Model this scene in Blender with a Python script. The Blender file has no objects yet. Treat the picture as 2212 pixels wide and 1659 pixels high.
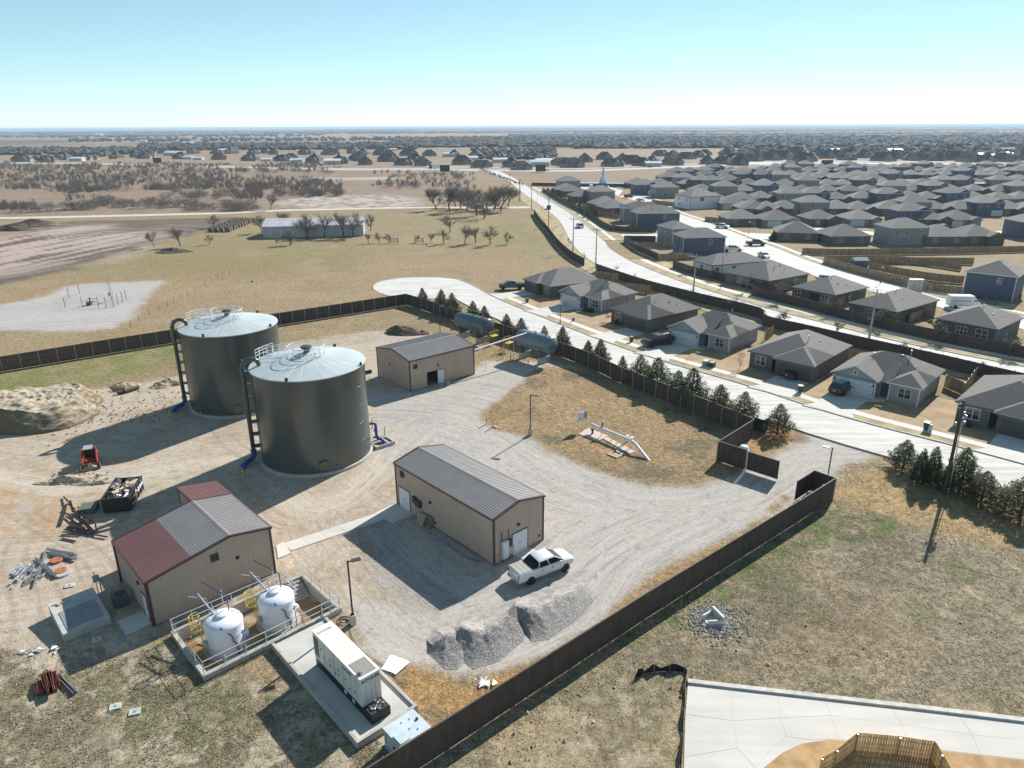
import bpy, bmesh, math, random
import numpy as np
from mathutils import Vector, Matrix
R = math.radians
SC = bpy.context.scene
COL = SC.collection
rnd = random.Random(7)

# ---------------------------------------------------------------- camera
F, CX, CY, H = 1536., 1106., 829.5, 35.
PIT = math.atan((829.5 - 273) / F)
ROLL = math.atan(10 / 2212.)
cam = bpy.data.cameras.new('camera')
camo = bpy.data.objects.new('camera', cam)
COL.objects.link(camo)
cam.sensor_width = 36
cam.lens = F / 2212 * 36
cam.clip_start = 1
cam.clip_end = 90000
_cp, _sp, _cr, _sr = math.cos(PIT), math.sin(PIT), math.cos(ROLL), math.sin(ROLL)
_up0 = Vector((0, _sp, _cp)); _x0 = Vector((1, 0, 0)); _fw = Vector((0, _cp, -_sp))
_r = _cr * _x0 - _sr * _up0; _u = _sr * _x0 + _cr * _up0
_m = Matrix((_r, _u, -_fw)).transposed().to_4x4(); _m.translation = (0, 0, H)
camo.matrix_world = _m
SC.camera = camo

# ---------------------------------------------------------------- sky, sun, exposure
SUN_AZ, SUN_EL = 35., 33.      # azimuth clockwise from +Y
wd = bpy.data.worlds.new('World'); SC.world = wd; wd.use_nodes = True
nt = wd.node_tree; bg = nt.nodes['Background']
sk = nt.nodes.new('ShaderNodeTexSky'); sk.sky_type = 'NISHITA'; sk.sun_disc = False
sk.sun_elevation = R(SUN_EL); sk.sun_rotation = R(SUN_AZ); sk.air_density = .55; sk.dust_density = 0.; sk.ozone_density = 3.
tint = nt.nodes.new('ShaderNodeMix'); tint.data_type = 'RGBA'; tint.blend_type = 'MULTIPLY'; tint.inputs[0].default_value = 1
tint.inputs[7].default_value = (1.14, 1.26, 1.07, 1); gm = nt.nodes.new('ShaderNodeGamma'); gm.inputs[1].default_value = .7; nt.links.new(sk.outputs[0], gm.inputs[0]); nt.links.new(gm.outputs[0], tint.inputs[6]); nt.links.new(tint.outputs[2], bg.inputs[0])
bg.inputs[1].default_value = .128
sl = bpy.data.lights.new('sun', 'SUN'); so = bpy.data.objects.new('sun', sl); COL.objects.link(so)
sl.energy = 4.3; sl.angle = R(.53); sl.color = (1, .96, .905)
so.rotation_euler = Vector((math.sin(R(SUN_AZ)) * math.cos(R(SUN_EL)), math.cos(R(SUN_AZ)) * math.cos(R(SUN_EL)), math.sin(R(SUN_EL)))).to_track_quat('Z', 'Y').to_euler()
so.location = (60, 80, 90)
SC.view_settings.view_transform = 'Standard'; SC.view_settings.look = 'None'
SC.view_settings.gamma = 1; SC.view_settings.exposure = .85
SC.view_settings.use_curve_mapping = False
SC.render.engine = 'CYCLES'

# ---------------------------------------------------------------- surveying helper: photo point -> ground position in metres
VW = dict(A=(1000,1700,3.16),B=(1600,1300,2.458),C=(800,800,3.687),D=(0,1000,3.16),E=(450,1600,3.687),F=(1050,850,2.765),
  G=(1500,700,2.765),I=(2200,750,2.765),J=(1600,1050,2.458),K=(1100,1200,2.37),L=(0,1300,1.746),M=(1500,450,2.765),
  N=(2200,430,2.765),O=(0,350,2.212),R=(800,350,2.458),T=(0,800,2.765),U=(1800,1300,1.7467),W=(700,1500,2.2114),X=(450,800,2.552),Z=(0,0,2212/3000.))
def q(v, x, y, z=0.):
    x0, y0, s = VW[v]
    dx, dy = (x0 + x / s) * 2212 / 3000, (y0 + y / s) * 2212 / 3000
    u, w = (dx - CX) / F, -(dy - CY) / F
    d = u * _r + w * _u + _fw
    t = (z - H) / d.z
    return (d.x * t, d.y * t)
def qs(v, *pts, z=0.): return [q(v, a, b, z) for a, b in pts]

# ---------------------------------------------------------------- materials
MATS = {}
def mat(name, c, r=.65, m=0., nz=.12, ns=3., bump=0., bs=20., spec=.5, c2=None, coat=0., emit=0., alpha=1., trans=0., stretch=None):
    if name in MATS: return MATS[name]
    M = bpy.data.materials.new(name); M.use_nodes = True; t = M.node_tree; b = t.nodes['Principled BSDF']
    b.inputs['Roughness'].default_value = r; b.inputs['Metallic'].default_value = m
    b.inputs['Specular IOR Level'].default_value = spec; b.inputs['Coat Weight'].default_value = coat
    b.inputs['Transmission Weight'].default_value = trans; b.inputs['Alpha'].default_value = alpha
    g = t.nodes.new('ShaderNodeNewGeometry')
    src = g.outputs['Position']
    if stretch:
        mp = t.nodes.new('ShaderNodeMapping'); mp.inputs['Scale'].default_value = stretch; t.links.new(src, mp.inputs[0]); src = mp.outputs[0]
    n = t.nodes.new('ShaderNodeTexNoise'); n.inputs['Scale'].default_value = ns; n.inputs['Detail'].default_value = 5
    t.links.new(src, n.inputs['Vector'])
    cr = t.nodes.new('ShaderNodeMix'); cr.data_type = 'RGBA'
    lo = [max(0, v * (1 - nz)) for v in c]; hi = [min(1, v * (1 + nz)) for v in (c2 or c)]
    cr.inputs[6].default_value = (*lo, 1); cr.inputs[7].default_value = (*hi, 1)
    mr = t.nodes.new('ShaderNodeMapRange'); mr.inputs[1].default_value = .35; mr.inputs[2].default_value = .65
    t.links.new(n.outputs[0], mr.inputs[0]); t.links.new(mr.outputs[0], cr.inputs[0])
    t.links.new(cr.outputs[2], b.inputs['Base Color'])
    if bump:
        n2 = t.nodes.new('ShaderNodeTexNoise'); n2.inputs['Scale'].default_value = bs; n2.inputs['Detail'].default_value = 4
        t.links.new(src, n2.inputs['Vector'])
        bp = t.nodes.new('ShaderNodeBump'); bp.inputs['Strength'].default_value = bump; bp.inputs['Distance'].default_value = .03
        t.links.new(n2.outputs[0], bp.inputs['Height']); t.links.new(bp.outputs[0], b.inputs['Normal'])
    MATS[name] = M
    return M

# ---------------------------------------------------------------- mesh builder
class MB:
    def __init__(s): s.v = []; s.f = []; s.m = []; s.T = None
    def _a(s, vs, fs, m=0):
        if s.T is not None: vs = [tuple(s.T @ Vector(p)) for p in vs]
        o = len(s.v); s.v += [tuple(p) for p in vs]; s.f += [tuple(i + o for i in f) for f in fs]; s.m += [m] * len(fs)
    def box(s, x0, y0, z0, x1, y1, z1, m=0):
        s._a([(x0,y0,z0),(x1,y0,z0),(x1,y1,z0),(x0,y1,z0),(x0,y0,z1),(x1,y0,z1),(x1,y1,z1),(x0,y1,z1)],
             [(3,2,1,0),(4,5,6,7),(0,1,5,4),(1,2,6,5),(2,3,7,6),(3,0,4,7)], m)
    def prism(s, poly, z0, z1, m=0, top=True):      # poly ccw in xy
        n = len(poly)
        a = sum(poly[i][0]*poly[(i+1)%n][1]-poly[(i+1)%n][0]*poly[i][1] for i in range(n))
        if a < 0: poly = poly[::-1]
        s._a([(x,y,z0) for x,y in poly]+[(x,y,z1) for x,y in poly],
             [tuple(range(n))[::-1], tuple(range(n,2*n))]+[(i,(i+1)%n,n+(i+1)%n,n+i) for i in range(n)], m)
    def xprism(s, prof, x0, x1, m=0):               # prof (y,z) ccw seen from +x
        n = len(prof)
        s._a([(x0,y,z) for y,z in prof]+[(x1,y,z) for y,z in prof],
             [tuple(range(n))[::-1], tuple(range(n,2*n))]+[(i,(i+1)%n,n+(i+1)%n,n+i) for i in range(n)], m)
    def yprism(s, prof, y0, y1, m=0):               # prof (x,z)
        n = len(prof)
        s._a([(x,y0,z) for x,z in prof]+[(x,y1,z) for x,z in prof],
             [tuple(range(n)), tuple(range(n,2*n))[::-1]]+[((i+1)%n,i,n+i,n+(i+1)%n) for i in range(n)], m)
    def face(s, pts, m=0): s._a(pts, [tuple(range(len(pts)))], m)
    def tube(s, pts, r, n=8, m=0, cap=True, r1=None):
        pts = [Vector(p) for p in pts]; N = len(pts); vs = []; prev = None
        for i, p in enumerate(pts):
            d = (pts[min(i+1,N-1)] - pts[max(i-1,0)])
            if d.length < 1e-9: d = Vector((0,0,1))
            d.normalize()
            if prev is None:
                a = Vector((0,0,1)) if abs(d.z) < .9 else Vector((1,0,0))
                e = d.cross(a).normalized()
            else:
                e = (prev - d * prev.dot(d))
                e = e.normalized() if e.length > 1e-6 else d.orthogonal().normalized()
            prev = e; g = d.cross(e)
            rr = r if r1 is None else r + (r1 - r) * i / max(1, N - 1)
            for k in range(n):
                t = 2 * math.pi * k / n
                vs.append(p + (e * math.cos(t) + g * math.sin(t)) * rr)
        fs = [(i*n+k, i*n+(k+1)%n, (i+1)*n+(k+1)%n, (i+1)*n+k) for i in range(N-1) for k in range(n)]
        if cap: fs += [tuple(range(n))[::-1], tuple(range((N-1)*n, N*n))]
        s._a(vs, fs, m)
    def lathe(s, prof, n=24, c=(0,0), m=0):         # prof (r,z) bottom to top
        vs = [(c[0]+r*math.cos(2*math.pi*k/n), c[1]+r*math.sin(2*math.pi*k/n), z) for r, z in prof for k in range(n)]
        N = len(prof)
        fs = [(i*n+k, i*n+(k+1)%n, (i+1)*n+(k+1)%n, (i+1)*n+k) for i in range(N-1) for k in range(n)]
        if prof[0][0] > 1e-6: fs.append(tuple(range(n))[::-1])
        if prof[-1][0] > 1e-6: fs.append(tuple(range((N-1)*n, N*n)))
        s._a(vs, fs, m)
    def build(s, name, mats, parent=None, smooth=False, kind=None, label=None):
        me = bpy.data.meshes.new(name); me.from_pydata(s.v, [], s.f)
        for k in (mats if isinstance(mats, (list, tuple)) else [mats]): me.materials.append(k)
        if any(s.m): me.polygons.foreach_set('material_index', s.m)
        if smooth:
            me.polygons.foreach_set('use_smooth', [True] * len(s.f))
            try: me.set_sharp_from_angle(angle=R(35))
            except Exception: pass
        me.update()
        o = bpy.data.objects.new(name, me); COL.objects.link(o)
        if parent is not None: o.parent = parent
        if kind: o['kind'] = kind
        if label: o['label'] = label
        return o
def thing(name, label, cat, loc=(0,0,0), rz=0., group=None):
    o = bpy.data.objects.new(name, None); COL.objects.link(o); o.empty_display_size = .2
    o.location = loc if len(loc) == 3 else (*loc, 0); o.rotation_euler = (0, 0, rz); o['label'] = label; o['category'] = cat
    if group: o['group'] = group
    return o
def tag(o, label, cat, group=None, kind=None):
    o['label'] = label; o['category'] = cat
    if group: o['group'] = group
    if kind: o['kind'] = kind
    return o
def link_copy(me_obj, parent, loc=(0,0,0), rz=0., scale=None):
    c = me_obj.copy(); COL.objects.link(c); c.parent = parent; c.location = loc; c.rotation_euler = (0,0,rz)
    if scale: c.scale = scale
    return c
KIDS = {}
def kids(root):
    if root.name not in KIDS:
        KIDS[root.name] = [(c, [g for g in COL.objects if g.parent == c]) for c in COL.objects if c.parent == root]
    return KIDS[root.name]
def dup(root, loc, rz=None, label=None, group=None, scale=None):
    r = root.copy(); COL.objects.link(r); r.location = loc if len(loc) == 3 else (*loc, 0)
    if rz is not None: r.rotation_euler = (0,0,rz)
    if label: r['label'] = label
    if group: r['group'] = group
    if scale: r.scale = scale if not isinstance(scale, float) else (scale,)*3
    for c, gs in kids(root):
        d = c.copy(); COL.objects.link(d); d.parent = r
        for g in gs:
            e = g.copy(); COL.objects.link(e); e.parent = d
    return r
def ang(a, b): return math.atan2(b[1]-a[1], b[0]-a[0])
def dist(a, b): return math.hypot(b[0]-a[0], b[1]-a[1])
def lerp(a, b, t): return tuple(a[i]+(b[i]-a[i])*t for i in range(len(a)))
def resample(pts, step=None, n=None):
    L = [0]
    for i in range(1, len(pts)): L.append(L[-1] + dist(pts[i-1], pts[i]))
    if n is None: n = max(1, round(L[-1]/step))
    out = []; j = 0
    for k in range(n+1):
        t = L[-1]*k/n
        while j < len(pts)-2 and L[j+1] < t: j += 1
        out.append(lerp(pts[j], pts[j+1], (t-L[j])/max(1e-9, L[j+1]-L[j])))
    return out
def smooth_line(pts, n=6):                            # Catmull-Rom
    out = []
    P_ = [pts[0]] + list(pts) + [pts[-1]]
    for i in range(1, len(P_)-2):
        a, b, c, d = [np.array(P_[i+k-1], float) for k in range(4)]
        for k in range(n):
            t = k/n
            out.append(tuple(.5*((2*b)+(-a+c)*t+(2*a-5*b+4*c-d)*t*t+(-a+3*b-3*c+d)*t**3)))
    out.append(tuple(pts[-1])); return out
def offset(pts, d):                                   # offset polyline to its left by d
    out = []
    for i in range(len(pts)):
        a = pts[max(0,i-1)]; b = pts[min(len(pts)-1,i+1)]; t = ang(a,b)
        out.append((pts[i][0]-math.sin(t)*d, pts[i][1]+math.cos(t)*d))
    return out
# numpy value noise
def _h(ix, iy, s):
    v = np.sin(ix*127.1 + iy*311.7 + s*74.7) * 43758.5453
    return v - np.floor(v)
def vnoise(x, y, s=0):
    ix, iy = np.floor(x), np.floor(y); fx, fy = x-ix, y-iy
    fx = fx*fx*(3-2*fx); fy = fy*fy*(3-2*fy)
    return (_h(ix,iy,s)*(1-fx)+_h(ix+1,iy,s)*fx)*(1-fy) + (_h(ix,iy+1,s)*(1-fx)+_h(ix+1,iy+1,s)*fx)*fy
def fbm(x, y, sc, o=4, s=0):
    t = 0; a = .5; x = x*sc; y = y*sc
    for k in range(o): t = t + a*vnoise(x, y, s+k*3.1); x = x*2.03+5.2; y = y*2.03+1.7; a *= .5
    return t / (1-.5**o)
# ---------------------------------------------------------------- ground: one sheet to the horizon
def sdist(px, py, poly):
    d = np.full(px.shape, 1e9); ins = np.zeros(px.shape, bool); n = len(poly)
    for i in range(n):
        ax, ay = poly[i]; bx, by = poly[(i+1) % n]; ex, ey = bx-ax, by-ay
        t = np.clip(((px-ax)*ex+(py-ay)*ey)/(ex*ex+ey*ey+1e-12), 0, 1)
        d = np.minimum(d, np.hypot(px-ax-t*ex, py-ay-t*ey))
        c = ((ay > py) != (by > py)) & (px < (bx-ax)*(py-ay)/((by-ay) if by != ay else 1e-12)+ax)
        ins ^= c
    return np.where(ins, d, -d)
def ldist(px, py, pts):                                # distance to polyline and signed across / along
    best = np.full(px.shape, 1e9); al = np.zeros(px.shape); sg = np.zeros(px.shape); L = 0
    for i in range(len(pts)-1):
        ax, ay = pts[i]; bx, by = pts[i+1]; ex, ey = bx-ax, by-ay; l = math.hypot(ex, ey)
        t = np.clip(((px-ax)*ex+(py-ay)*ey)/(l*l), 0, 1); dd = np.hypot(px-ax-t*ex, py-ay-t*ey)
        s = (ex*(py-ay)-ey*(px-ax))/l; k = dd < best
        best = np.where(k, dd, best); al = np.where(k, L+t*l, al); sg = np.where(k, np.sign(s)*dd, sg); L += l
    return best, sg, al
Zp = lambda *p: [q('Z', a, b) for a, b in p]
yard = [q('C',1440,345), q('J',1495,560), q('J',1240,720), q('J',1425,800), q('B',1645,262), q('B',1795,400), q('B',1400,810), q('A',1400,1300), (-12,25.5), (-70,10), (-120,70), (-77.6,102.7), q('D',1070,95), q('C',405,515)]
gravel = Zp((800,860),(850,835),(1010,815),(1045,780),(1180,780),(1240,795),(1215,815),(1120,835),(1075,870),(1040,905),(1075,925),(1150,950),(1230,995),(1340,1035),(1420,1047),(1500,1050),(1560,1035),(1640,1000),(1690,965),(1712,945),(1760,928),(1900,985),(1870,1000),(1820,1012),(1800,1050),(1740,1062),(1690,1110),(1600,1150),(1500,1195),(1420,1235),(1340,1300),(1300,1365),(1210,1400),(1120,1440),(1000,1470),(940,1450),(880,1440),(840,1450),(790,1400),(745,1350),(780,1300),(900,1330),(1000,1300),(900,1230),(830,1150),(850,1100),(880,1085),(840,1010),(800,960),(815,900))
gravel2 = Zp((740,1130),(860,1100),(1080,1230),(960,1340),(860,1290)) 
dirt = Zp((-200,905),(100,858),(230,838),(330,822),(395,812),(420,795),(600,760),(650,738),(760,720),(830,712),(880,718),(1000,735),(1010,800),(850,850),(830,960),(900,1090),(760,1150),(800,1250),(960,1330),(860,1360),(790,1330),(740,1300),(690,1250),(600,1240),(330,1380),(220,1450),(60,1450),(-60,1350),(-300,1330))
orange = Zp((-60,1010),(60,1010),(160,1050),(210,1080),(180,1110),(150,1130),(60,1150),(-60,1160))
grassNE = Zp((1100,850),(1180,790),(1235,800),(1340,830),(1500,885),(1610,925),(1560,1010),(1500,1040),(1340,1030),(1230,985),(1150,940),(1060,925),(1045,895))
greenL = Zp((-100,820),(200,775),(380,735),(400,770),(300,810),(150,835),(-100,880))
grassSE = Zp((1797,1085),(1790,1060),(1830,1000),(1900,1000),(2400,1100),(2400,1620),(1480,1470),(1380,1450),(900,1659),(1100,1560))
greenSE = Zp((1795,1080),(1880,1105),(1990,1140),(1900,1160),(1760,1190),(1690,1240),(1600,1290),(1500,1330),(1330,1400),(1100,1500))
orangeSE = Zp((1790,1055),(1850,1005),(1930,1000),(2300,1080),(2300,1180),(2060,1170),(1930,1120),(1800,1080))
stonySE = Zp((900,1659),(1150,1530),(1300,1430),(1380,1440),(1480,1460),(1640,1500),(2212,1590),(2212,1640),(1480,1650),(1480,1800),(700,1800))
strip = Zp((1700,1075),(1600,1165),(1480,1225),(1400,1270),(1330,1330),(1290,1400),(1150,1480),(1000,1560),(900,1640),(880,1600),(900,1540),(860,1460),(880,1435),(1000,1470),(1120,1445),(1230,1400),(1330,1310),(1420,1240),(1530,1185),(1640,1130))
padL = [q('T',*p) for p in ((-300,455),(0,455),(250,462),(480,470),(720,470),(900,450),(1060,370),(1170,240),(1230,150),(1330,60),(1100,70),(850,80),(650,92),(480,120),(400,170),(200,225),(0,250),(-300,270))]
plough = [q('O',*p) for p in ((-400,760),(0,765),(150,735),(300,690),(450,660),(900,650),(1550,632),(1640,650),(1400,700),(1250,745),(1000,800),(900,835),(700,900),(500,960),(330,1005),(150,1035),(0,1070),(-400,1120))]
paleplough = [q('O',*p) for p in ((-300,780),(100,740),(350,700),(600,680),(850,720),(1050,700),(1000,740),(900,800),(650,890),(450,950),(100,980),(-300,1000))]
scrub = [q('O',*p) for p in ((-900,270),(0,275),(700,275),(1200,300),(2212,320),(2900,330),(3000,480),(2600,600),(2212,585),(1600,600),(0,650),(-900,660))]
bare2 = [q('R',*p) for p in ((60,580),(200,555),(800,540),(1000,560),(1100,600),(900,640),(300,645),(50,620))]
bare3 = [q('R',*p) for p in ((170,415),(450,420),(800,415),(950,425),(700,435),(300,436))]
yg = Zp((280,560),(480,500),(780,545),(760,580),(600,590),(480,600),(150,590),(0,610),(0,580))
yg2 = Zp((700,462),(1100,455),(1180,480),(1230,560),(1100,545),(980,520),(800,530),(640,560),(420,545),(450,500))
greenR = [q('R',*p) for p in ((1180,840),(1500,760),(1750,720),(1900,680),(1960,900),(2000,960),(1600,910),(1300,890))]
dry = Zp((600,600),(850,545),(1150,560),(1240,600),(1130,620),(860,640),(700,660),(500,690),(420,700),(450,640))
fieldfar = [q('R',*p) for p in ((820,180),(1400,170),(1900,230),(1900,310),(1000,300),(700,230))]

NA, RAT = 430, 1.0078
az = np.concatenate([np.linspace(-180, -46, 30)[:-1], np.linspace(-46, 46, NA), np.linspace(46, 180, 30)[1:]]) * math.pi/180
rr = [14.]
while rr[-1] < 60000: rr.append(rr[-1]*(RAT if rr[-1] < 700 else 1.016))
rr = np.array(rr); NR = len(rr)
A_, R_ = np.meshgrid(az, rr); gx = (np.sin(A_)*R_).ravel(); gy = (np.cos(A_)*R_).ravel(); NAZ = len(az)
ss = lambda e0, e1, v: (lambda t: t*t*(3-2*t))(np.clip((v-e0)/(e1-e0), 0, 1))
N1 = fbm(gx, gy, .35, 4, 1); N2 = fbm(gx, gy, .09, 4, 2); N3 = fbm(gx, gy, 1.1, 3, 3); N4 = fbm(gx, gy, .012, 4, 4); RG = N2*.45+N1*.3+N3*.25; RH = fbm(gx,gy,.28,4,61)*.6+N3*.4
near = gy > -50
def zone(poly, soft, amp=1.5, n=N1):
    return ss(-soft, soft, sdist(gx, gy, poly) + (n-.5)*2*amp)
col = np.empty((len(gx), 3)); tuft = np.ones(len(gx))
def put(m, c, t=None):
    global tuft
    m = m[:, None]; col[:] = col*(1-m) + np.array(c)*m
    if t is not None: tuft = tuft*(1-m[:,0]) + t*m[:,0]
TAN, GRN, ORG, BRN = (.30,.22,.13), (.15,.165,.045), (.36,.215,.09), (.165,.135,.085)
col[:] = TAN
put(ss(.42,.62,N2)*.55, (.23,.185,.09)); put(ss(.55,.75,N1)*.5, (.34,.25,.15)); put(ss(.5,.7,N4)*.5, (.33,.22,.12))
dd = np.hypot(gx, gy)
# far land
put(ss(420,520,dd), (.30,.215,.145)); put(ss(430,520,dd)*ss(.45,.6,N4)*.6, (.24,.175,.115))
N5 = fbm(gx, gy, .0011, 4, 9)
put(ss(1500,2500,dd)*ss(.50,.56,N5)*.8, (.09,.08,.065), .6)
put(ss(1200,1500,dd)*ss(.60,.66,1-N5)*.5, (.34,.25,.15))
put(zone(dry, 10, 6, N2), (.30,.22,.13)); put(zone(yg, 9, 7, N2)*.55, (.21,.19,.075)); put(zone(yg2, 12, 8, N2)*.6, (.27,.22,.115))
put(zone(greenR, 14, 8, N2)*.5, (.21,.205,.08)); fm = ss(.5,.7,N1)*(dd > 130)*(dd < 520); put(fm*.45, (.22,.165,.095)); put(ss(.55,.72,N2)*(dd > 130)*(dd < 520)*.4, (.35,.27,.17))
put(zone(scrub, 6, 4, N2), (.265,.19,.135)); put(zone(scrub, 6, 4, N2)*ss(.5,.65,N2)*.5, (.20,.145,.105)); put(zone(scrub,6,4,N2)*ss(.55,.7,N1)*.4, (.36,.29,.21))
put(zone(bare2, 8, 8, N2)*ss(.3,.6,N1), (.46,.41,.37), .3); put(zone(bare3, 8, 5, N2), (.42,.37,.32), .3)
pl = zone(plough, 2.5, 3); put(pl, (.13,.10,.075), .15)
_, sg_, al_ = ldist(gx, gy, [q('O',-100,960), q('O',900,760)])
stk = fbm(sg_*.5, al_*.06, 1, 3, 12)
put(zone(paleplough, 14, 12, N2)*ss(.3,.5,stk), (.42,.33,.28), .1)
put(pl*ss(.55,.7,stk)*.4, (.38,.31,.26), .1)
put(zone(padL, 1.6, 1.6), (.42,.39,.37), .05)
# the yard
inside = zone(yard, .15, 0)
put(inside, (.27,.20,.115))
put(inside*ss(.5,.7,N1)*.5, (.34,.26,.16)); put(inside*ss(.55,.7,N2)*.6, (.17,.16,.08))
put(zone(greenL, 3, 3)*inside*.9, (.17,.185,.06)); put(zone(greenL,3,3)*inside*ss(.45,.65,N1)*.6, (.29,.225,.13))
put(inside*zone(dirt, 1.2, 1.6), (.44,.37,.295), .15)
put(inside*zone(dirt, 1.2, 1.6)*ss(.50,.56,RH)*.55, (.34,.265,.185), .3); put(inside*zone(dirt,1.2,1.6)*ss(.52,.7,N3)*.35, (.50,.42,.31), .1)
put(inside*zone(orange, 1.5, 3)*ss(.38,.6,N3)*.7, (.45,.28,.14), .1); put(inside*zone(dirt,1.2,1.6)*ss(.58,.66,1-abs(N1-.5)*2)*0, (.3,.2,.1))
put(inside*zone(gravel2, 1.5, 1.5), (.34,.315,.29), .03)
gv = inside*0 + zone(gravel, .9, 1.1); put(gv, (.42,.385,.35), .03)
put(gv*ss(.5,.7,N2)*.5, (.37,.34,.32), .03); put(gv*ss(.55,.72,N1)*.35, (.45,.395,.32), .05)
put(zone(grassNE, .8, 1.4), (.30,.205,.11), 1); put(zone(grassNE,.8,1.4)*ss(.47,.54,RG)*.8, (.14,.118,.075), 1); put(zone(grassNE,.8,1.4)*ss(.50,.55,RH)*.8, (.37,.245,.135))
put(zone(grassNE,.8,1.4)*ss(.58,.7,N3)*.35, (.15,.16,.06))
put(zone(strip, .5, .9)*inside, ORG, 1); put(zone(strip,.5,.9)*inside*ss(.5,.62,N1)*.7, (.19,.155,.09), 1)
# lower-left grass
lowg = inside*zone(Zp((-200,1400),(60,1470),(150,1490),(330,1400),(400,1390),(590,1480),(600,1400),(900,1640),(830,1800),(-400,1900)), 1.0, 1.3)
put(lowg, (.26,.21,.145), .9); put(lowg*ss(.46,.51,RG)*.85, (.165,.145,.09), 1); put(lowg*ss(.49,.54,RH)*.75, (.42,.355,.26), .5); put(lowg*ss(.5,.66,fbm(gx,gy,.8,3,21))*.45, (.15,.15,.07), 1); put(lowg*ss(.6,.72,N3)*.6, (.40,.33,.23), .5)
# south-east slope
se = zone(grassSE, .6, .3)*(1-inside)
put(se, (.25,.205,.14), 1); put(se*ss(.46,.53,RG)*.75, (.155,.13,.09), 1); put(se*ss(.52,.57,RH)*.6, (.34,.27,.175)); put(se*ss(.6,.75,fbm(gx,gy,.12,3,31))*.3, (.31,.22,.13))
put(zone(orangeSE, 1.8, 1.5)*(1-inside)*(1-gv), (.36,.25,.125), .9)
put(zone(greenSE, 1.3, 1.6)*(1-inside)*ss(.40,.6,fbm(gx,gy,.9,3,41))*.85, (.115,.15,.045), 1)
put(se*ss(.6,.78,fbm(gx,gy,.22,3,51))*.5, (.135,.15,.065), 1)
sto = zone(stonySE, 1.6, 2.2)*(1-inside); put(sto*.75, (.31,.25,.165), .8); put(sto*ss(.48,.6,N1)*.7, (.185,.155,.09), 1); put(sto*ss(.55,.7,N3)*.5, (.42,.36,.26), .3)
put(zone(Zp((1655,935),(1620,925),(1610,905),(1700,925),(1740,945),(1690,965),(1640,980),(1600,985),(1640,950)), .6, .6), (.36,.21,.085), .8)
dc = zone([q('J',*p) for p in ((1760,560),(1820,520),(1880,560),(1840,600),(1770,600))], .6, 1.0); put(dc*.8, (.20,.155,.12), .5)
# streets flow coordinates for tyre streaks
path1 = smooth_line(Zp((1850,975),(1700,990),(1560,1065),(1400,1085),(1250,1050),(1130,985),(1010,900),(900,880),(820,880)), 5)
path2 = smooth_line(Zp((1060,950),(960,915),(900,930),(700,1100),(520,1000),(330,1020),(150,1050),(-100,1010)), 5)
path3 = smooth_line(Zp((1480,1100),(1300,1180),(1180,1290),(980,1360),(850,1290),(760,1180),(700,1090)), 5)
b1_, s1_, a1_ = ldist(gx, gy, path1); b2_, s2_, a2_ = ldist(gx, gy, path2); b3_, s3_, a3_ = ldist(gx, gy, path3)
trk = inside*(1-gv)*zone(dirt,1.2,1.6)
put(trk*ss(2.2,1.0,b2_)*.65, (.52,.455,.375), .02); put(trk*np.maximum(ss(.28,.12,np.abs(np.abs(s2_)-.95)),ss(.25,.1,np.abs(np.abs(s2_-3.1)-.9)))*.45*ss(.3,.6,N1), (.33,.265,.19), .1)
for pz in (((-60,1240),(120,1210),(260,1150),(330,1060)),((20,1480),(60,1330),(30,1200),(90,1120)),((250,1400),(160,1280),(140,1180),(230,1080),(420,1010)),((420,830),(500,960),(640,1010)),((-40,960),(150,975),(420,900),(560,820)),((60,1120),(200,1200),(240,1300)),((700,1240),(760,1180),(820,1130))):
    bb_, sb_, _ = ldist(gx, gy, smooth_line(Zp(*pz),5)); put(trk*ss(.26,.1,np.abs(np.abs(sb_)-.85))*.5, (.30,.235,.16), .1)
put(zone(Zp((860,301),(1240,297),(2300,299),(2300,322),(1240,318),(1000,314)),60,120,N5)*1., (.045,.042,.036), .5)
k2 = (b2_ < b1_) & (b2_ < b3_); k3 = (b3_ < b1_) & (b3_ <= b2_)
fs = np.where(k3, s3_, np.where(k2, s2_, s1_)); fa = np.where(k3, a3_+300, np.where(k2, a2_+150, a1_))
flow = np.stack([fs, fa*.07, np.zeros_like(fs)], 1)
# gentle relief, kept level under everything that stands on it
gz = np.where(dd > 1600, (N5-.5)*22*ss(1600,6000,dd), 0.) - .03
rough_ = inside*zone(dirt, 1.2, 1.6)*(1-gv)
gz = gz + (np.maximum(rough_, sto)*.05 + se*.03)*(N3-.5)
verts = np.stack([gx, gy, gz], 1)
i = np.arange(NR-1)[:, None]*NAZ + np.arange(NAZ-1)[None, :]; i = i.ravel()
quads = np.stack([i, i+1, i+NAZ+1, i+NAZ], 1)
# split the sheet into named surfaces sharing one material
fc = quads.mean(axis=1).astype(int)
cls = np.zeros(len(quads), int)
zg = gv[quads[:,0]]; zd = (inside*zone(dirt,1.2,1.6))[quads[:,0]]; zp_ = pl[quads[:,0]]; zpd = zone(padL,1.6,1.6)[quads[:,0]]
cls[zd > .5] = 2; cls[zg > .5] = 1; cls[zp_ > .5] = 3; cls[zpd > .5] = 4; cls[(zone(grassNE,.8,1.4)[quads[:,0]] > .5)] = 0
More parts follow.
